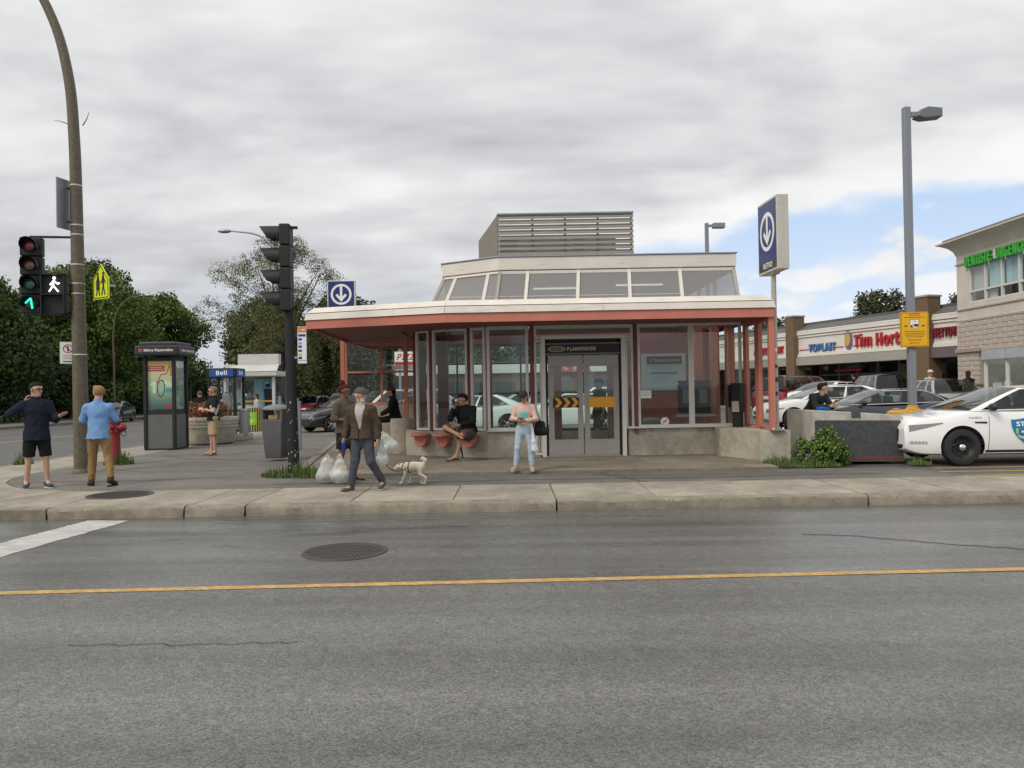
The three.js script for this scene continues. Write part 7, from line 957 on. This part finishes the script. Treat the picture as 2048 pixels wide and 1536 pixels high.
const navyC = [0.014, 0.018, 0.030], blackC = [0.013, 0.013, 0.014], khaki = [0.26, 0.165, 0.075], beige = [0.40, 0.30, 0.19], denim = [0.38, 0.46, 0.55], skinL = [0.50, 0.29, 0.205], skinM = [0.36, 0.20, 0.125], skinD = [0.16, 0.075, 0.045];
// man talking, left edge
person('man in a navy jacket and black shorts gesturing at the left edge', [-8.36, 0.0, -13.62], rad(38), 1.85, { skin: skinL, hy: rad(32), pose: { elR: [-0.38, 1.23, -0.03], wrR: [-0.165, 1.41, -0.01], elL: [0.26, 1.13, 0.06], wrL: [0.30, 1.19, 0.30], anL: [0.14, 0.085, 0.04], anR: [-0.15, 0.085, -0.06], knL: [0.12, 0.5, 0.05], knR: [-0.12, 0.5, -0.01] }, handR: { dir: [0.30, 1, -0.05], n: [0.9, 0, 0.2], curl: 0.9 }, handL: { dir: [0.35, 0.25, 1], n: [0, 1, -0.1], curl: 0.3 },
  wear: { trousers: { kind: 'legs', len: 'short', c: blackC, e: 0.016 }, jacket: { kind: 'top', c: navyC, hem: -0.17, e: 0.026, collar: true, fold: 0.012 }, shoes: { kind: 'shoes', c: [0.07, 0.072, 0.08], sole: [0.5, 0.5, 0.5] }, hair: { kind: 'hair', c: [0.02, 0.015, 0.012], line: 0.058, x: 0.003 }, glasses: { kind: 'glasses', c: [0.02, 0.02, 0.02] } } });
// man with back to the viewer
person('man in a light blue shirt and khaki trousers seen from behind', [-7.36, 0.0, -13.78], rad(196), 1.77, { skin: skinL, hy: rad(38), pose: { elL: [0.27, 1.15, 0.05], wrL: [0.06, 1.13, 0.26], elR: [-0.27, 1.15, 0.05], wrR: [-0.06, 1.17, 0.27], anL: [0.14, 0.085, 0.08], toL: [0.2, 0.03, 0.22], knL: [0.12, 0.5, 0.09], anR: [-0.22, 0.13, -0.17], toR: [-0.27, 0.035, -0.05], knR: [-0.15, 0.51, -0.02] },
  wear: { trousers: { kind: 'legs', c: khaki, e: 0.014, fold: 0.011 }, shirt: { kind: 'top', c: [0.175, 0.315, 0.56], hem: -0.13, sleeve: 'elbow', e: 0.018, collar: true, fold: 0.012 }, shoes: { kind: 'shoes', c: [0.055, 0.035, 0.025], sole: [0.03, 0.02, 0.015] }, hair: { kind: 'hair', c: [0.26, 0.165, 0.075], x: 0.007, quiff: 1 } } });
// arms folded, flip-flops
person('man in a black and white polo and beige shorts with folded arms', [-7.89, 0.0, -20.46], rad(-52), 1.81, { skin: skinL, hy: rad(-12), pose: { elL: [0.26, 1.12, 0.08], wrL: [-0.06, 1.17, 0.26], elR: [-0.26, 1.12, 0.08], wrR: [0.08, 1.14, 0.27], anL: [0.10, 0.085, 0.0], anR: [-0.10, 0.085, 0.02] }, shortLen: 0.96,
  wear: { shorts: { kind: 'legs', len: 'short', c: beige, e: 0.022 }, polo: { kind: 'top', c: [0.014, 0.015, 0.018], hem: -0.07, sleeve: 'short', e: 0.018, collar: true }, side_panel: { kind: 'top', c: [0.62, 0.62, 0.64], hem: 0.06, sleeve: 'none', e: 0.023, cut: (x, y, z) => Math.max(0.075 - x, y - 1.34 + 0.3 * Math.abs(z + 0.02) * 2, 1.0 - y + Math.abs(z + 0.01) * 1.6) }, sandals: { kind: 'sandals', c: [0.2, 0.11, 0.07] }, hair: { kind: 'hair', c: [0.22, 0.16, 0.10] }, sunglasses: { kind: 'glasses', dark: 1, c: [0.015, 0.01, 0.01] } } });
// group behind the planter
person('balding man in a black jacket seen from behind beyond the planter', [-11.85, 0, -29.4], rad(200), 1.76, { skin: skinL, hy: rad(30), cell: 0.018, wear: { jacket: { kind: 'top', c: blackC, e: 0.03, hem: -0.1, collar: true }, trousers: { kind: 'legs', c: [0.03, 0.03, 0.035] }, hair: { kind: 'hair', c: [0.1, 0.07, 0.05], line: 0.02 }, shoes: { kind: 'shoes', c: blackC } } });
person('bearded man in a grey shirt beyond the flowers', [-11.5, 0, -31.2], rad(20), 1.72, { skin: skinM, beard: [0.04, 0.025, 0.02], cell: 0.018, wear: { shirt: { kind: 'top', c: [0.34, 0.36, 0.42], sleeve: 'short' }, trousers: { kind: 'legs', c: [0.04, 0.04, 0.05] }, hair: { kind: 'hair', c: [0.03, 0.02, 0.015] }, shoes: { kind: 'shoes', c: blackC } } });
person('waiting person in a striped pale top inside the bus shelter', [-11.75, 0, -35.6], rad(-60), 1.62, { skin: skinM, cell: 0.018, wear: { top: { kind: 'top', c: [0.42, 0.40, 0.38], e: 0.02 }, stripes: { kind: 'top', c: [0.22, 0.05, 0.06], e: 0.023, sleeve: 'none', cut: (x, y, z) => 0.02 - Math.abs(((y * 14) % 1 + 1) % 1 - 0.5) * 0.06 }, trousers: { kind: 'legs', c: [0.05, 0.05, 0.07] }, hair: { kind: 'hair', c: [0.02, 0.015, 0.012], long: 0.1 }, shoes: { kind: 'shoes', c: blackC } } });
// woman with bun
person('woman with a dark red bun in an olive top behind the old man', [-3.02, 0, -13.95], rad(58), 1.72, { skin: skinD, hy: rad(12), build: 1.06, pose: { elR: [-0.27, 1.12, -0.02], wrR: [-0.05, 1.10, 0.22], elL: [0.24, 1.12, 0.04], wrL: [0.2, 1.0, 0.2], anL: [0.1, 0.085, 0.12], anR: [-0.1, 0.085, -0.1], knL: [0.1, 0.5, 0.1] },
  wear: { top: { kind: 'top', c: [0.085, 0.072, 0.05], hem: -0.08, sleeve: 'elbow', e: 0.02 }, skirt: { kind: 'skirt', c: [0.014, 0.016, 0.018] }, sandals: { kind: 'sandals', c: blackC }, hair: { kind: 'hair', c: [0.06, 0.012, 0.015], bun: 1, x: 0.004 } } });
// old man walking
const old = person('bearded old man in a brown jacket and grey cap carrying bags', [-2.42, 0, -12.45], rad(-8), 1.65, { skin: [0.46, 0.25, 0.17], hy: rad(62), build: 1.04, beard: [0.5, 0.48, 0.45], pose: { che: [0.0, 1.29, 0.03], nec: [0.0, 1.45, 0.03], head: [0.015, 1.61, 0.07], shL: [0.18, 1.37, 0.02], shR: [-0.18, 1.37, 0.02], elR: [-0.27, 1.13, -0.04], wrR: [-0.30, 0.88, 0.05], elL: [0.26, 1.12, -0.03], wrL: [0.28, 0.86, 0.02], hiL: [0.09, 0.92, 0], knL: [0.16, 0.50, 0.06], anL: [0.30, 0.13, -0.16], toL: [0.30, 0.04, 0.0], knR: [-0.10, 0.50, 0.10], anR: [-0.16, 0.085, 0.16], toR: [-0.24, 0.03, 0.30] }, handR: { curl: 1.0 }, handL: { curl: 1.2 },
  wear: { trousers: { kind: 'legs', c: [0.062, 0.068, 0.08], e: 0.018, fold: 0.012 }, shirt: { kind: 'top', c: [0.44, 0.38, 0.38], hem: -0.02, sleeve: 'none', e: 0.014, collar: true }, jacket: { kind: 'top', c: [0.072, 0.052, 0.035], hem: -0.06, e: 0.032, fold: 0.012, cut: (x, y, z) => Math.min(mix(0.005, 0.085, Math.min(1, Math.max(0, (y - 0.98) / 0.42))) - Math.abs(x - 0.0), z - 0.0) }, belt: { kind: 'top', c: [0.03, 0.02, 0.015], sleeve: 'none', e: 0.02, hem: 0.0, cut: (x, y, z) => Math.abs(y - 0.985) - 0.02 }, shoes: { kind: 'shoes', c: [0.10, 0.09, 0.08], sole: [0.45, 0.43, 0.4] }, hair: { kind: 'hair', c: [0.42, 0.41, 0.40] }, cap: { kind: 'cap', c: [0.085, 0.08, 0.088] } } });
// seated man on the phone
person('man in black sitting cross-legged on the orange seat with a phone', [-1.02, 0.055, -17.18], rad(-12), 1.82, { skin: skinM, hy: rad(-38), hp: rad(8), build: 1.12, pose: { pel: [0.02, 0.62, 0.02], wai: [0.02, 0.74, 0.04], che: [0.01, 0.95, 0.10], nec: [-0.01, 1.12, 0.13], head: [-0.04, 1.27, 0.18], shL: [0.17, 1.07, 0.09], shR: [-0.19, 1.06, 0.12], elR: [-0.28, 0.88, 0.28], wrR: [-0.18, 1.12, 0.32], elL: [0.20, 0.82, 0.20], wrL: [-0.06, 0.74, 0.40], hiL: [0.10, 0.58, 0.05], hiR: [-0.08, 0.58, 0.05], knL: [0.02, 0.54, 0.48], anL: [-0.10, 0.10, 0.46], toL: [-0.24, 0.035, 0.56], knR: [-0.36, 0.70, 0.40], anR: [-0.02, 0.56, 0.60], toR: [0.08, 0.47, 0.62] }, handR: { dir: [0.25, 1, -0.2], n: [1, 0, 0], curl: 0.9 }, handL: { curl: 0.6 },
  wear: { shorts: { kind: 'legs', len: 'short', c: [0.085, 0.067, 0.06], e: 0.02 }, sweater: { kind: 'top', c: [0.011, 0.011, 0.013], hem: -0.04, e: 0.024, collar: true }, sandals: { kind: 'sandals', c: blackC }, hair: { kind: 'hair', c: [0.012, 0.01, 0.01], x: 0.008 } } });
{ const u = thing('umbrella', 'folded black umbrella leaning beside the seated man', 'umbrella', [-1.10, 0.05, -16.72], 0); mesh('canopy', muv(rod(V(0.02, 0.06, 0), V(-0.10, 0.62, -0.1), 0.012, 0.045, 10), 1), fabric(blackC, 0.7), u); mesh('shaft', rod(V(0.035, 0, 0.01), V(-0.14, 0.82, -0.13), 0.006), M.steel, u); mesh('handle', tube([V(-0.14, 0.82, -0.13), V(-0.15, 0.88, -0.14), V(-0.19, 0.9, -0.14), V(-0.21, 0.85, -0.14)], 0.012, 14, 6), M.black, u); const p = thing('phone', 'dark phone held at the ear of the seated man', 'phone', [-1.28, 1.265, -16.85], rad(30)); mesh('case', bx(0.07, 0.14, 0.012, 0, 0, 0, 0.004), M.black, p); mesh('screen', bx(0.06, 0.12, 0.002, 0, 0.01, 0.008), mat([0.03, 0.03, 0.035], 0.1), p); }
// woman with phone
const wom = person('woman in a pale pink top, light jeans and dark cap looking down', [0.22, 0.055, -14.58], rad(-12), 1.51, { skin: [0.45, 0.24, 0.16], hp: rad(34), hy: rad(-6), build: 0.98, pose: { head: [0.0, 1.60, 0.06], nec: [0, 1.46, 0.0], elR: [-0.26, 1.13, 0.04], wrR: [-0.07, 1.12, 0.27], elL: [0.27, 1.12, 0.03], wrL: [0.06, 1.08, 0.28], anL: [0.15, 0.085, 0.0], anR: [-0.20, 0.085, 0.02], knL: [0.14, 0.5, 0.03], knR: [-0.15, 0.5, 0.04], toL: [0.20, 0.03, 0.14], toR: [-0.25, 0.03, 0.15] }, handR: { curl: 0.8, n: [0.5, 0.6, 0] }, handL: { curl: 0.8, n: [-0.3, 0.8, 0] },
  wear: { jeans: { kind: 'legs', c: denim, e: 0.012, fold: 0.01 }, cardigan: { kind: 'top', c: [0.56, 0.40, 0.33], hem: 0.03, e: 0.014 }, camisole: { kind: 'top', c: [0.13, 0.50, 0.47], hem: 0.15, sleeve: 'none', e: 0.021, cut: (x, y, z) => Math.max(0.02 - z, Math.abs(x) - 0.105, 1.15 - y, y - 1.30 + Math.abs(x) * 0.5) }, shoes: { kind: 'shoes', c: [0.46, 0.34, 0.24], sole: [0.5, 0.42, 0.3] }, hair: { kind: 'hair', c: [0.03, 0.02, 0.016], long: 0.14 }, cap: { kind: 'cap', c: [0.03, 0.028, 0.03] } } });
{ const p = thing('phone', 'phone in the hands of the woman with the cap', 'phone', [0.17, 1.04, -14.32], rad(-12)); mesh('case', bx(0.08, 0.012, 0.15, 0, 0, 0, 0.004), M.black, p); mesh('screen', bx(0.07, 0.002, 0.13, 0, 0.0125, 0), mat([0.10, 0.12, 0.13], 0.1), p);
  const b = thing('shoulder_bag', 'black shoulder bag hanging at the side of the woman', 'bag', [0.51, 0.72, -14.64], rad(-20)); mesh('pouch', (() => { const f = new Field([{ a: V(-0.05, 0.06, 0), b: V(0.09, 0.06, 0), ra: 0.085, rb: 0.08, k: 0.05, flat: V(0, 0, 1), f: 1.5 }, { a: V(-0.03, 0.2, 0), b: V(0.05, 0.2, 0), ra: 0.06, rb: 0.06, k: 0.08, flat: V(0, 0, 1), f: 1.6 }], 0.01); return f.mesh(); })(), fabric(blackC, 0.55), b); mesh('strap', tube([V(-0.02, 0.24, 0.02), V(-0.12, 0.45, 0.07), V(-0.20, 0.56, 0.02), V(-0.12, 0.5, -0.08), V(-0.01, 0.24, -0.02)], 0.013, 24, 6), M.black, b);
  const c = thing('white_cloth', 'white scarf tied at the waist of the woman', 'cloth', [0.38, 0.30, -14.46]); mesh('cloth', (() => { const f = new Field([{ a: V(-0.03, 0.62, -0.02), b: V(0.0, 0.3, 0.02), ra: 0.022, rb: 0.04, k: 0.03, flat: V(0, 0, 1), f: 1.6 }, { a: V(0.0, 0.3, 0.02), b: V(0.02, 0.16, 0.0), ra: 0.03, rb: 0.065, k: 0.03, flat: V(0, 0, 1), f: 1.6 }], 0.009); f.each((v, x, y, z) => v + 0.01 * perlin.noise(x * 30, y * 14, z * 30)); return f.mesh(); })(), fabric([0.66, 0.66, 0.68]), c); }
// person on the concrete bench
person('figure in black with a red cap sitting on the concrete bench', [-2.98, 0.30, -19.72], rad(-80), 1.72, { skin: skinM, cell: 0.016, pose: { pel: [0, 0.66, 0], wai: [0, 0.78, 0.02], che: [0, 0.98, 0.05], nec: [0, 1.15, 0.07], head: [0, 1.30, 0.11], shL: [0.17, 1.10, 0.05], shR: [-0.17, 1.10, 0.05], elL: [0.22, 0.85, 0.15], wrL: [0.12, 0.72, 0.38], elR: [-0.22, 0.85, 0.15], wrR: [-0.10, 0.72, 0.38], hiL: [0.09, 0.62, 0.02], hiR: [-0.09, 0.62, 0.02], knL: [0.12, 0.58, 0.42], knR: [-0.1, 0.58, 0.42], anL: [0.12, 0.12, 0.44], anR: [-0.1, 0.12, 0.40] }, wear: { coat: { kind: 'top', c: [0.010, 0.010, 0.011], e: 0.03, hem: -0.1, collar: true }, trousers: { kind: 'legs', c: [0.012, 0.012, 0.013] }, shoes: { kind: 'shoes', c: blackC }, hair: { kind: 'hair', c: blackC, long: 0.1 }, cap: { kind: 'cap', c: [0.18, 0.02, 0.025] } } });
// man leaning on the box
person('young man in a dark jacket leaning on the pale concrete box', [6.72, 0, -17.45], rad(28), 1.78, { skin: skinL, hy: rad(38), pose: { wai: [0, 1.06, 0.06], che: [0, 1.20, 0.16], nec: [0, 1.32, 0.24], head: [0.02, 1.46, 0.32], shL: [0.18, 1.28, 0.20], shR: [-0.18, 1.28, 0.20], elL: [0.24, 1.06, 0.36], wrL: [0.08, 1.08, 0.56], elR: [-0.25, 1.06, 0.34], wrR: [-0.02, 1.08, 0.54] }, wear: { jacket: { kind: 'top', c: [0.035, 0.033, 0.034], e: 0.024, collar: true, cut: (x, y, z) => Math.min(0.07 - Math.abs(x), z - 0.15, 1.4 - y) }, jumper: { kind: 'top', c: [0.012, 0.035, 0.028], e: 0.016, sleeve: 'none' }, trousers: { kind: 'legs', c: [0.03, 0.035, 0.05] }, shoes: { kind: 'shoes', c: blackC }, hair: { kind: 'hair', c: [0.03, 0.02, 0.016], quiff: 1 } } });
{ const g = thing('blue_cloth', 'bright blue cloth under the forearms of the leaning man', 'cloth', [6.80, 1.015, -16.98], 0.3); mesh('cloth', (() => { const f = new Field([{ a: V(-0.12, 0.03, 0), b: V(0.1, 0.03, 0.05), ra: 0.05, rb: 0.045, k: 0.03 }], 0.01); f.each((v, x, y, z) => v + 0.012 * perlin.noise(x * 20, y * 20, z * 20)); return f.mesh(); })(), fabric([0.02, 0.12, 0.45]), g); }
// right background
person('woman with long dark hair in a black tank top by the beige building', [17.2, 0.34, -29.2], rad(170), 1.68, { skin: skinL, cell: 0.018, hy: rad(-30), pose: { elL: [0.26, 1.15, 0.05], wrL: [0.30, 1.22, 0.25], elR: [-0.26, 1.15, 0.05], wrR: [-0.28, 1.3, 0.22] }, wear: { top: { kind: 'top', c: blackC, sleeve: 'none', e: 0.014 }, jeans: { kind: 'legs', c: [0.035, 0.038, 0.05], e: 0.01 }, shoes: { kind: 'shoes', c: blackC }, hair: { kind: 'hair', c: [0.05, 0.02, 0.014], long: 0.36, x: 0.01 } } });
person('man in a white hat and pale shirt behind the silver hatchback', [16.95, 0.36, -31.4], rad(10), 1.74, { skin: skinM, cell: 0.018, wear: { shirt: { kind: 'top', c: [0.46, 0.44, 0.40], e: 0.02, sleeve: 'short' }, trousers: { kind: 'legs', c: [0.08, 0.08, 0.09] }, cap: { kind: 'cap', c: [0.55, 0.53, 0.48] }, shoes: { kind: 'shoes', c: blackC } } });
person('dark dressed passer-by at the shop front behind the brown suv', [16.5, 0.36, -37.4], rad(200), 1.74, { skin: skinM, cell: 0.018, wear: { jacket: { kind: 'top', c: blackC, e: 0.024 }, trousers: { kind: 'legs', c: [0.03, 0.03, 0.035] }, hair: { kind: 'hair', c: [0.02, 0.015, 0.012] }, shoes: { kind: 'shoes', c: blackC } } });
person('man in dark top and shorts inside the station behind the right door', [2.2, 0.05, -19.6], rad(-65), 1.78, { skin: skinM, cell: 0.016, pose: { anL: [0.1, 0.085, 0.16], knL: [0.1, 0.5, 0.12], anR: [-0.1, 0.085, -0.14] }, wear: { top: { kind: 'top', c: [0.02, 0.024, 0.035], sleeve: 'short', e: 0.02 }, shorts: { kind: 'legs', len: 'short', c: [0.025, 0.025, 0.03], e: 0.02 }, shoes: { kind: 'shoes', c: [0.05, 0.05, 0.055] }, hair: { kind: 'hair', c: [0.02, 0.015, 0.012] }, cap: { kind: 'cap', c: blackC } } });
// dog: trunk, neck, head, jointed legs, curled tail as one body
{
  const t = thing('dog', 'small cream dog with dark harness walking beside the old man', 'dog', [-1.72, 0, -13.2], rad(-105)), B = [], k = 0.03, P = (x, y, z) => V(x, y, z), c = (a, b, ra, rb, kk = k, x = {}) => B.push({ a: P(...a), b: P(...b), ra, rb, k: kk, ...x });
  c([0, 0.35, 0.12], [0, 0.36, -0.02], 0.104, 0.098); c([0, 0.36, -0.02], [0, 0.37, -0.18], 0.096, 0.092); c([0, 0.33, 0.15], [0, 0.34, 0.06], 0.092, 0.10);
  c([0, 0.37, 0.17], [0, 0.36, 0.29], 0.066, 0.052); c([0, 0.355, 0.30], [0, 0.345, 0.335], 0.058, 0.052, 0.02); c([0, 0.33, 0.345], [0, 0.305, 0.415], 0.034, 0.022, 0.02); c([0, 0.305, 0.425], [0, 0.308, 0.43], 0.012, 0.010, 0.005);
  for (const e of [-1, 1]) { c([e * 0.035, 0.395, 0.29], [e * 0.048, 0.435, 0.275], 0.020, 0.008, 0.008); const f = e > 0 ? 0.09 : -0.05, h = e > 0 ? -0.07 : 0.04;
    c([e * 0.055, 0.33, 0.12], [e * 0.06, 0.20, 0.10 + f * 0.5], 0.042, 0.028); c([e * 0.06, 0.20, 0.10 + f * 0.5], [e * 0.058, 0.035, 0.13 + f], 0.025, 0.019, 0.02); c([e * 0.058, 0.022, 0.13 + f], [e * 0.058, 0.02, 0.17 + f], 0.021, 0.018, 0.015);
    c([e * 0.055, 0.34, -0.19], [e * 0.06, 0.22, -0.15 + h * 0.5], 0.058, 0.036); c([e * 0.06, 0.22, -0.15 + h * 0.5], [e * 0.058, 0.14, -0.25 + h], 0.031, 0.022, 0.02); c([e * 0.058, 0.14, -0.25 + h], [e * 0.058, 0.035, -0.225 + h], 0.02, 0.018, 0.02); c([e * 0.058, 0.022, -0.225 + h], [e * 0.058, 0.02, -0.185 + h], 0.021, 0.018, 0.015); }
  c([0, 0.42, -0.25], [0, 0.50, -0.29], 0.034, 0.032); c([0, 0.50, -0.29], [0, 0.535, -0.235], 0.032, 0.028); c([0, 0.535, -0.235], [0, 0.51, -0.185], 0.028, 0.018);
  const f = new Field(B, 0.008); f.each((v, x, y, z) => v + 0.004 * perlin.noise(x * 50, y * 50, z * 50)); const g = f.mesh(), p = g.attributes.position, col = []; for (let i = 0; i < p.count; i++) { const x = p.getX(i), y = p.getY(i), z = p.getZ(i); let q = [0.62, 0.54, 0.42]; if (z > 0.415 && Math.abs(y - 0.307) < 0.018) q = [0.03, 0.022, 0.02]; else if (y > 0.40 && z > 0.25 && z < 0.32) q = [0.50, 0.30, 0.13]; else if (z > 0.33 && Math.abs(Math.abs(x) - 0.033) < 0.010 && Math.abs(y - 0.365) < 0.010) q = [0.03, 0.02, 0.02]; else { const n = 0.06 * perlin.noise(x * 14, y * 14, z * 14); q = [q[0] + n, q[1] + n * 1.1, q[2] + n * 1.2]; } col.push(...q); } g.setAttribute('color', new THREE.Float32BufferAttribute(col, 3)); mesh('body', g, mat([1, 1, 1], 0.95, { vertexColors: true }), t);
  const ringPts = (z, r, cy, tilt = 0) => Array.from({ length: 17 }, (_, i) => { const a = i / 16 * 6.283; return V(Math.cos(a) * r, cy + Math.sin(a) * r, z + tilt * Math.sin(a)); }); mesh('harness', join([tube(ringPts(0.05, 0.113, 0.35), 0.009, 40, 5), tube(ringPts(0.19, 0.092, 0.36, -0.03), 0.009, 40, 5), tube([V(0, 0.463, 0.05), V(0, 0.452, 0.17)], 0.009, 6, 5), tube([V(0.108, 0.35, 0.05), V(0.092, 0.33, 0.17)], 0.008, 6, 5), tube([V(-0.108, 0.35, 0.05), V(-0.092, 0.33, 0.17)], 0.008, 6, 5)]), fabric([0.03, 0.02, 0.02]), t);
  t.scale.setScalar(0.82);
  const l = thing('dog_leash', 'thin dark leash sagging between the old man and the dog', 'leash', [0, 0, 0]); mesh('cord', tube([V(-2.10, 0.80, -12.50), V(-2.12, 0.42, -12.72), V(-1.98, 0.25, -12.95), V(-1.83, 0.27, -13.14), V(-1.76, 0.375, -13.21)], 0.007, 40, 5), M.black, l);
}
// shopping bags
function bag(label, x, y, z, w, h, d, ry, seed, hang = 0, tilt = 0) {
  const R = mulberry(seed), t = thing('plastic_bag', label, 'bag', [x, y, z], ry, 'translucent grocery bags'); t.rotation.z = tilt; const film = new THREE.MeshPhysicalMaterial({ color: lin([0.80, 0.80, 0.78]), roughness: 0.4, transmission: 0.62, thickness: 0, side: THREE.DoubleSide });
  const f = new Field([{ a: V(-w * 0.22, h * 0.26, 0), b: V(w * 0.22, h * 0.26, 0), ra: d * 0.62, rb: d * 0.62, k: 0.05 }, { a: V(0, h * 0.25, 0), b: V(0, h * 0.66, 0), ra: w * 0.46, rb: w * 0.34, k: 0.06, flat: V(0, 0, 1), f: 1.7 }], 0.012); f.each((v, px, py, pz) => Math.max(v + 0.016 * perlin.noise(px * 11 + seed, py * 9, pz * 11) + 0.007 * perlin.noise(px * 30, py * 22 + seed, pz * 30), 0.005 - py)); mesh('film', f.mesh(), film, t);
  mesh('handles', join([-1, 1].map((e) => tube([V(-w * 0.14, h * 0.68, e * 0.02), V(-w * 0.10, h * 0.86, e * 0.03), V(0, h * 0.98, e * 0.012), V(w * 0.10, h * 0.86, e * 0.03), V(w * 0.14, h * 0.68, e * 0.02)], 0.011, 18, 6))), film, t);
  const cols = [[0.48, 0.46, 0.12], [0.16, 0.36, 0.20], [0.55, 0.56, 0.56], [0.20, 0.30, 0.40], [0.58, 0.50, 0.30]]; for (let k = 0; k < 7; k++) mesh('groceries', bx(w * (0.16 + 0.16 * R()), h * (0.16 + 0.2 * R()), d * (0.3 + 0.3 * R()), (R() - 0.5) * w * 0.5, h * (0.04 + 0.3 * R()), (R() - 0.5) * d * 0.3, 0.012, R() * 3), mat(cols[Math.floor(R() * 5)], 0.6), t);
}
bag('full white grocery bag on the ground beside the grass', -3.26, 0.0, -13.62, 0.36, 0.50, 0.20, 0.2, 101);
bag('full white grocery bag on the ground behind the legs of the old man', -3.0, 0.0, -13.42, 0.30, 0.52, 0.19, -0.2, 102);
bag('white bag hanging straight down from the hand of the old man', -2.12, 0.36, -12.47, 0.20, 0.46, 0.11, 0.4, 103);
bag('pale bag swinging out behind the old man', -2.12, 0.50, -13.6, 0.28, 0.42, 0.15, 0.2, 104, 1, 0.42);
{ const t = thing('drink_can', 'blue can in the right hand of the old man', 'can', [-2.70, 0.64, -12.37]); mesh('can', lathe([[0, 0], [0.033, 0.002], [0.036, 0.012], [0.036, 0.13], [0.028, 0.145], [0, 0.145]], 18), mat([0.01, 0.05, 0.28], 0.3, { metalness: 0.5 }), t); mesh('rim', new THREE.TorusGeometry(0.028, 0.003, 6, 16).rotateX(Math.PI / 2).translate(0, 0.145, 0), M.steel, t);
  const b = thing('handbag', 'black handbag hanging behind the old man on the arm of the woman', 'bag', [-2.92, 0.62, -13.7]); mesh('pouch', new Field([{ a: V(-0.08, 0.08, 0), b: V(0.08, 0.08, 0), ra: 0.1, rb: 0.1, k: 0.05, flat: V(0, 0, 1), f: 1.6 }], 0.012).mesh(), fabric(blackC, 0.5), b); mesh('strap', tube([V(-0.08, 0.16, 0), V(-0.06, 0.4, 0.02), V(0.04, 0.46, 0.02), V(0.08, 0.16, 0)], 0.01, 20, 6), M.black, b); }
scene.traverse((o) => { if (o.isMesh) { o.castShadow = true; o.receiveShadow = true; } });
renderer.render(scene, camera);
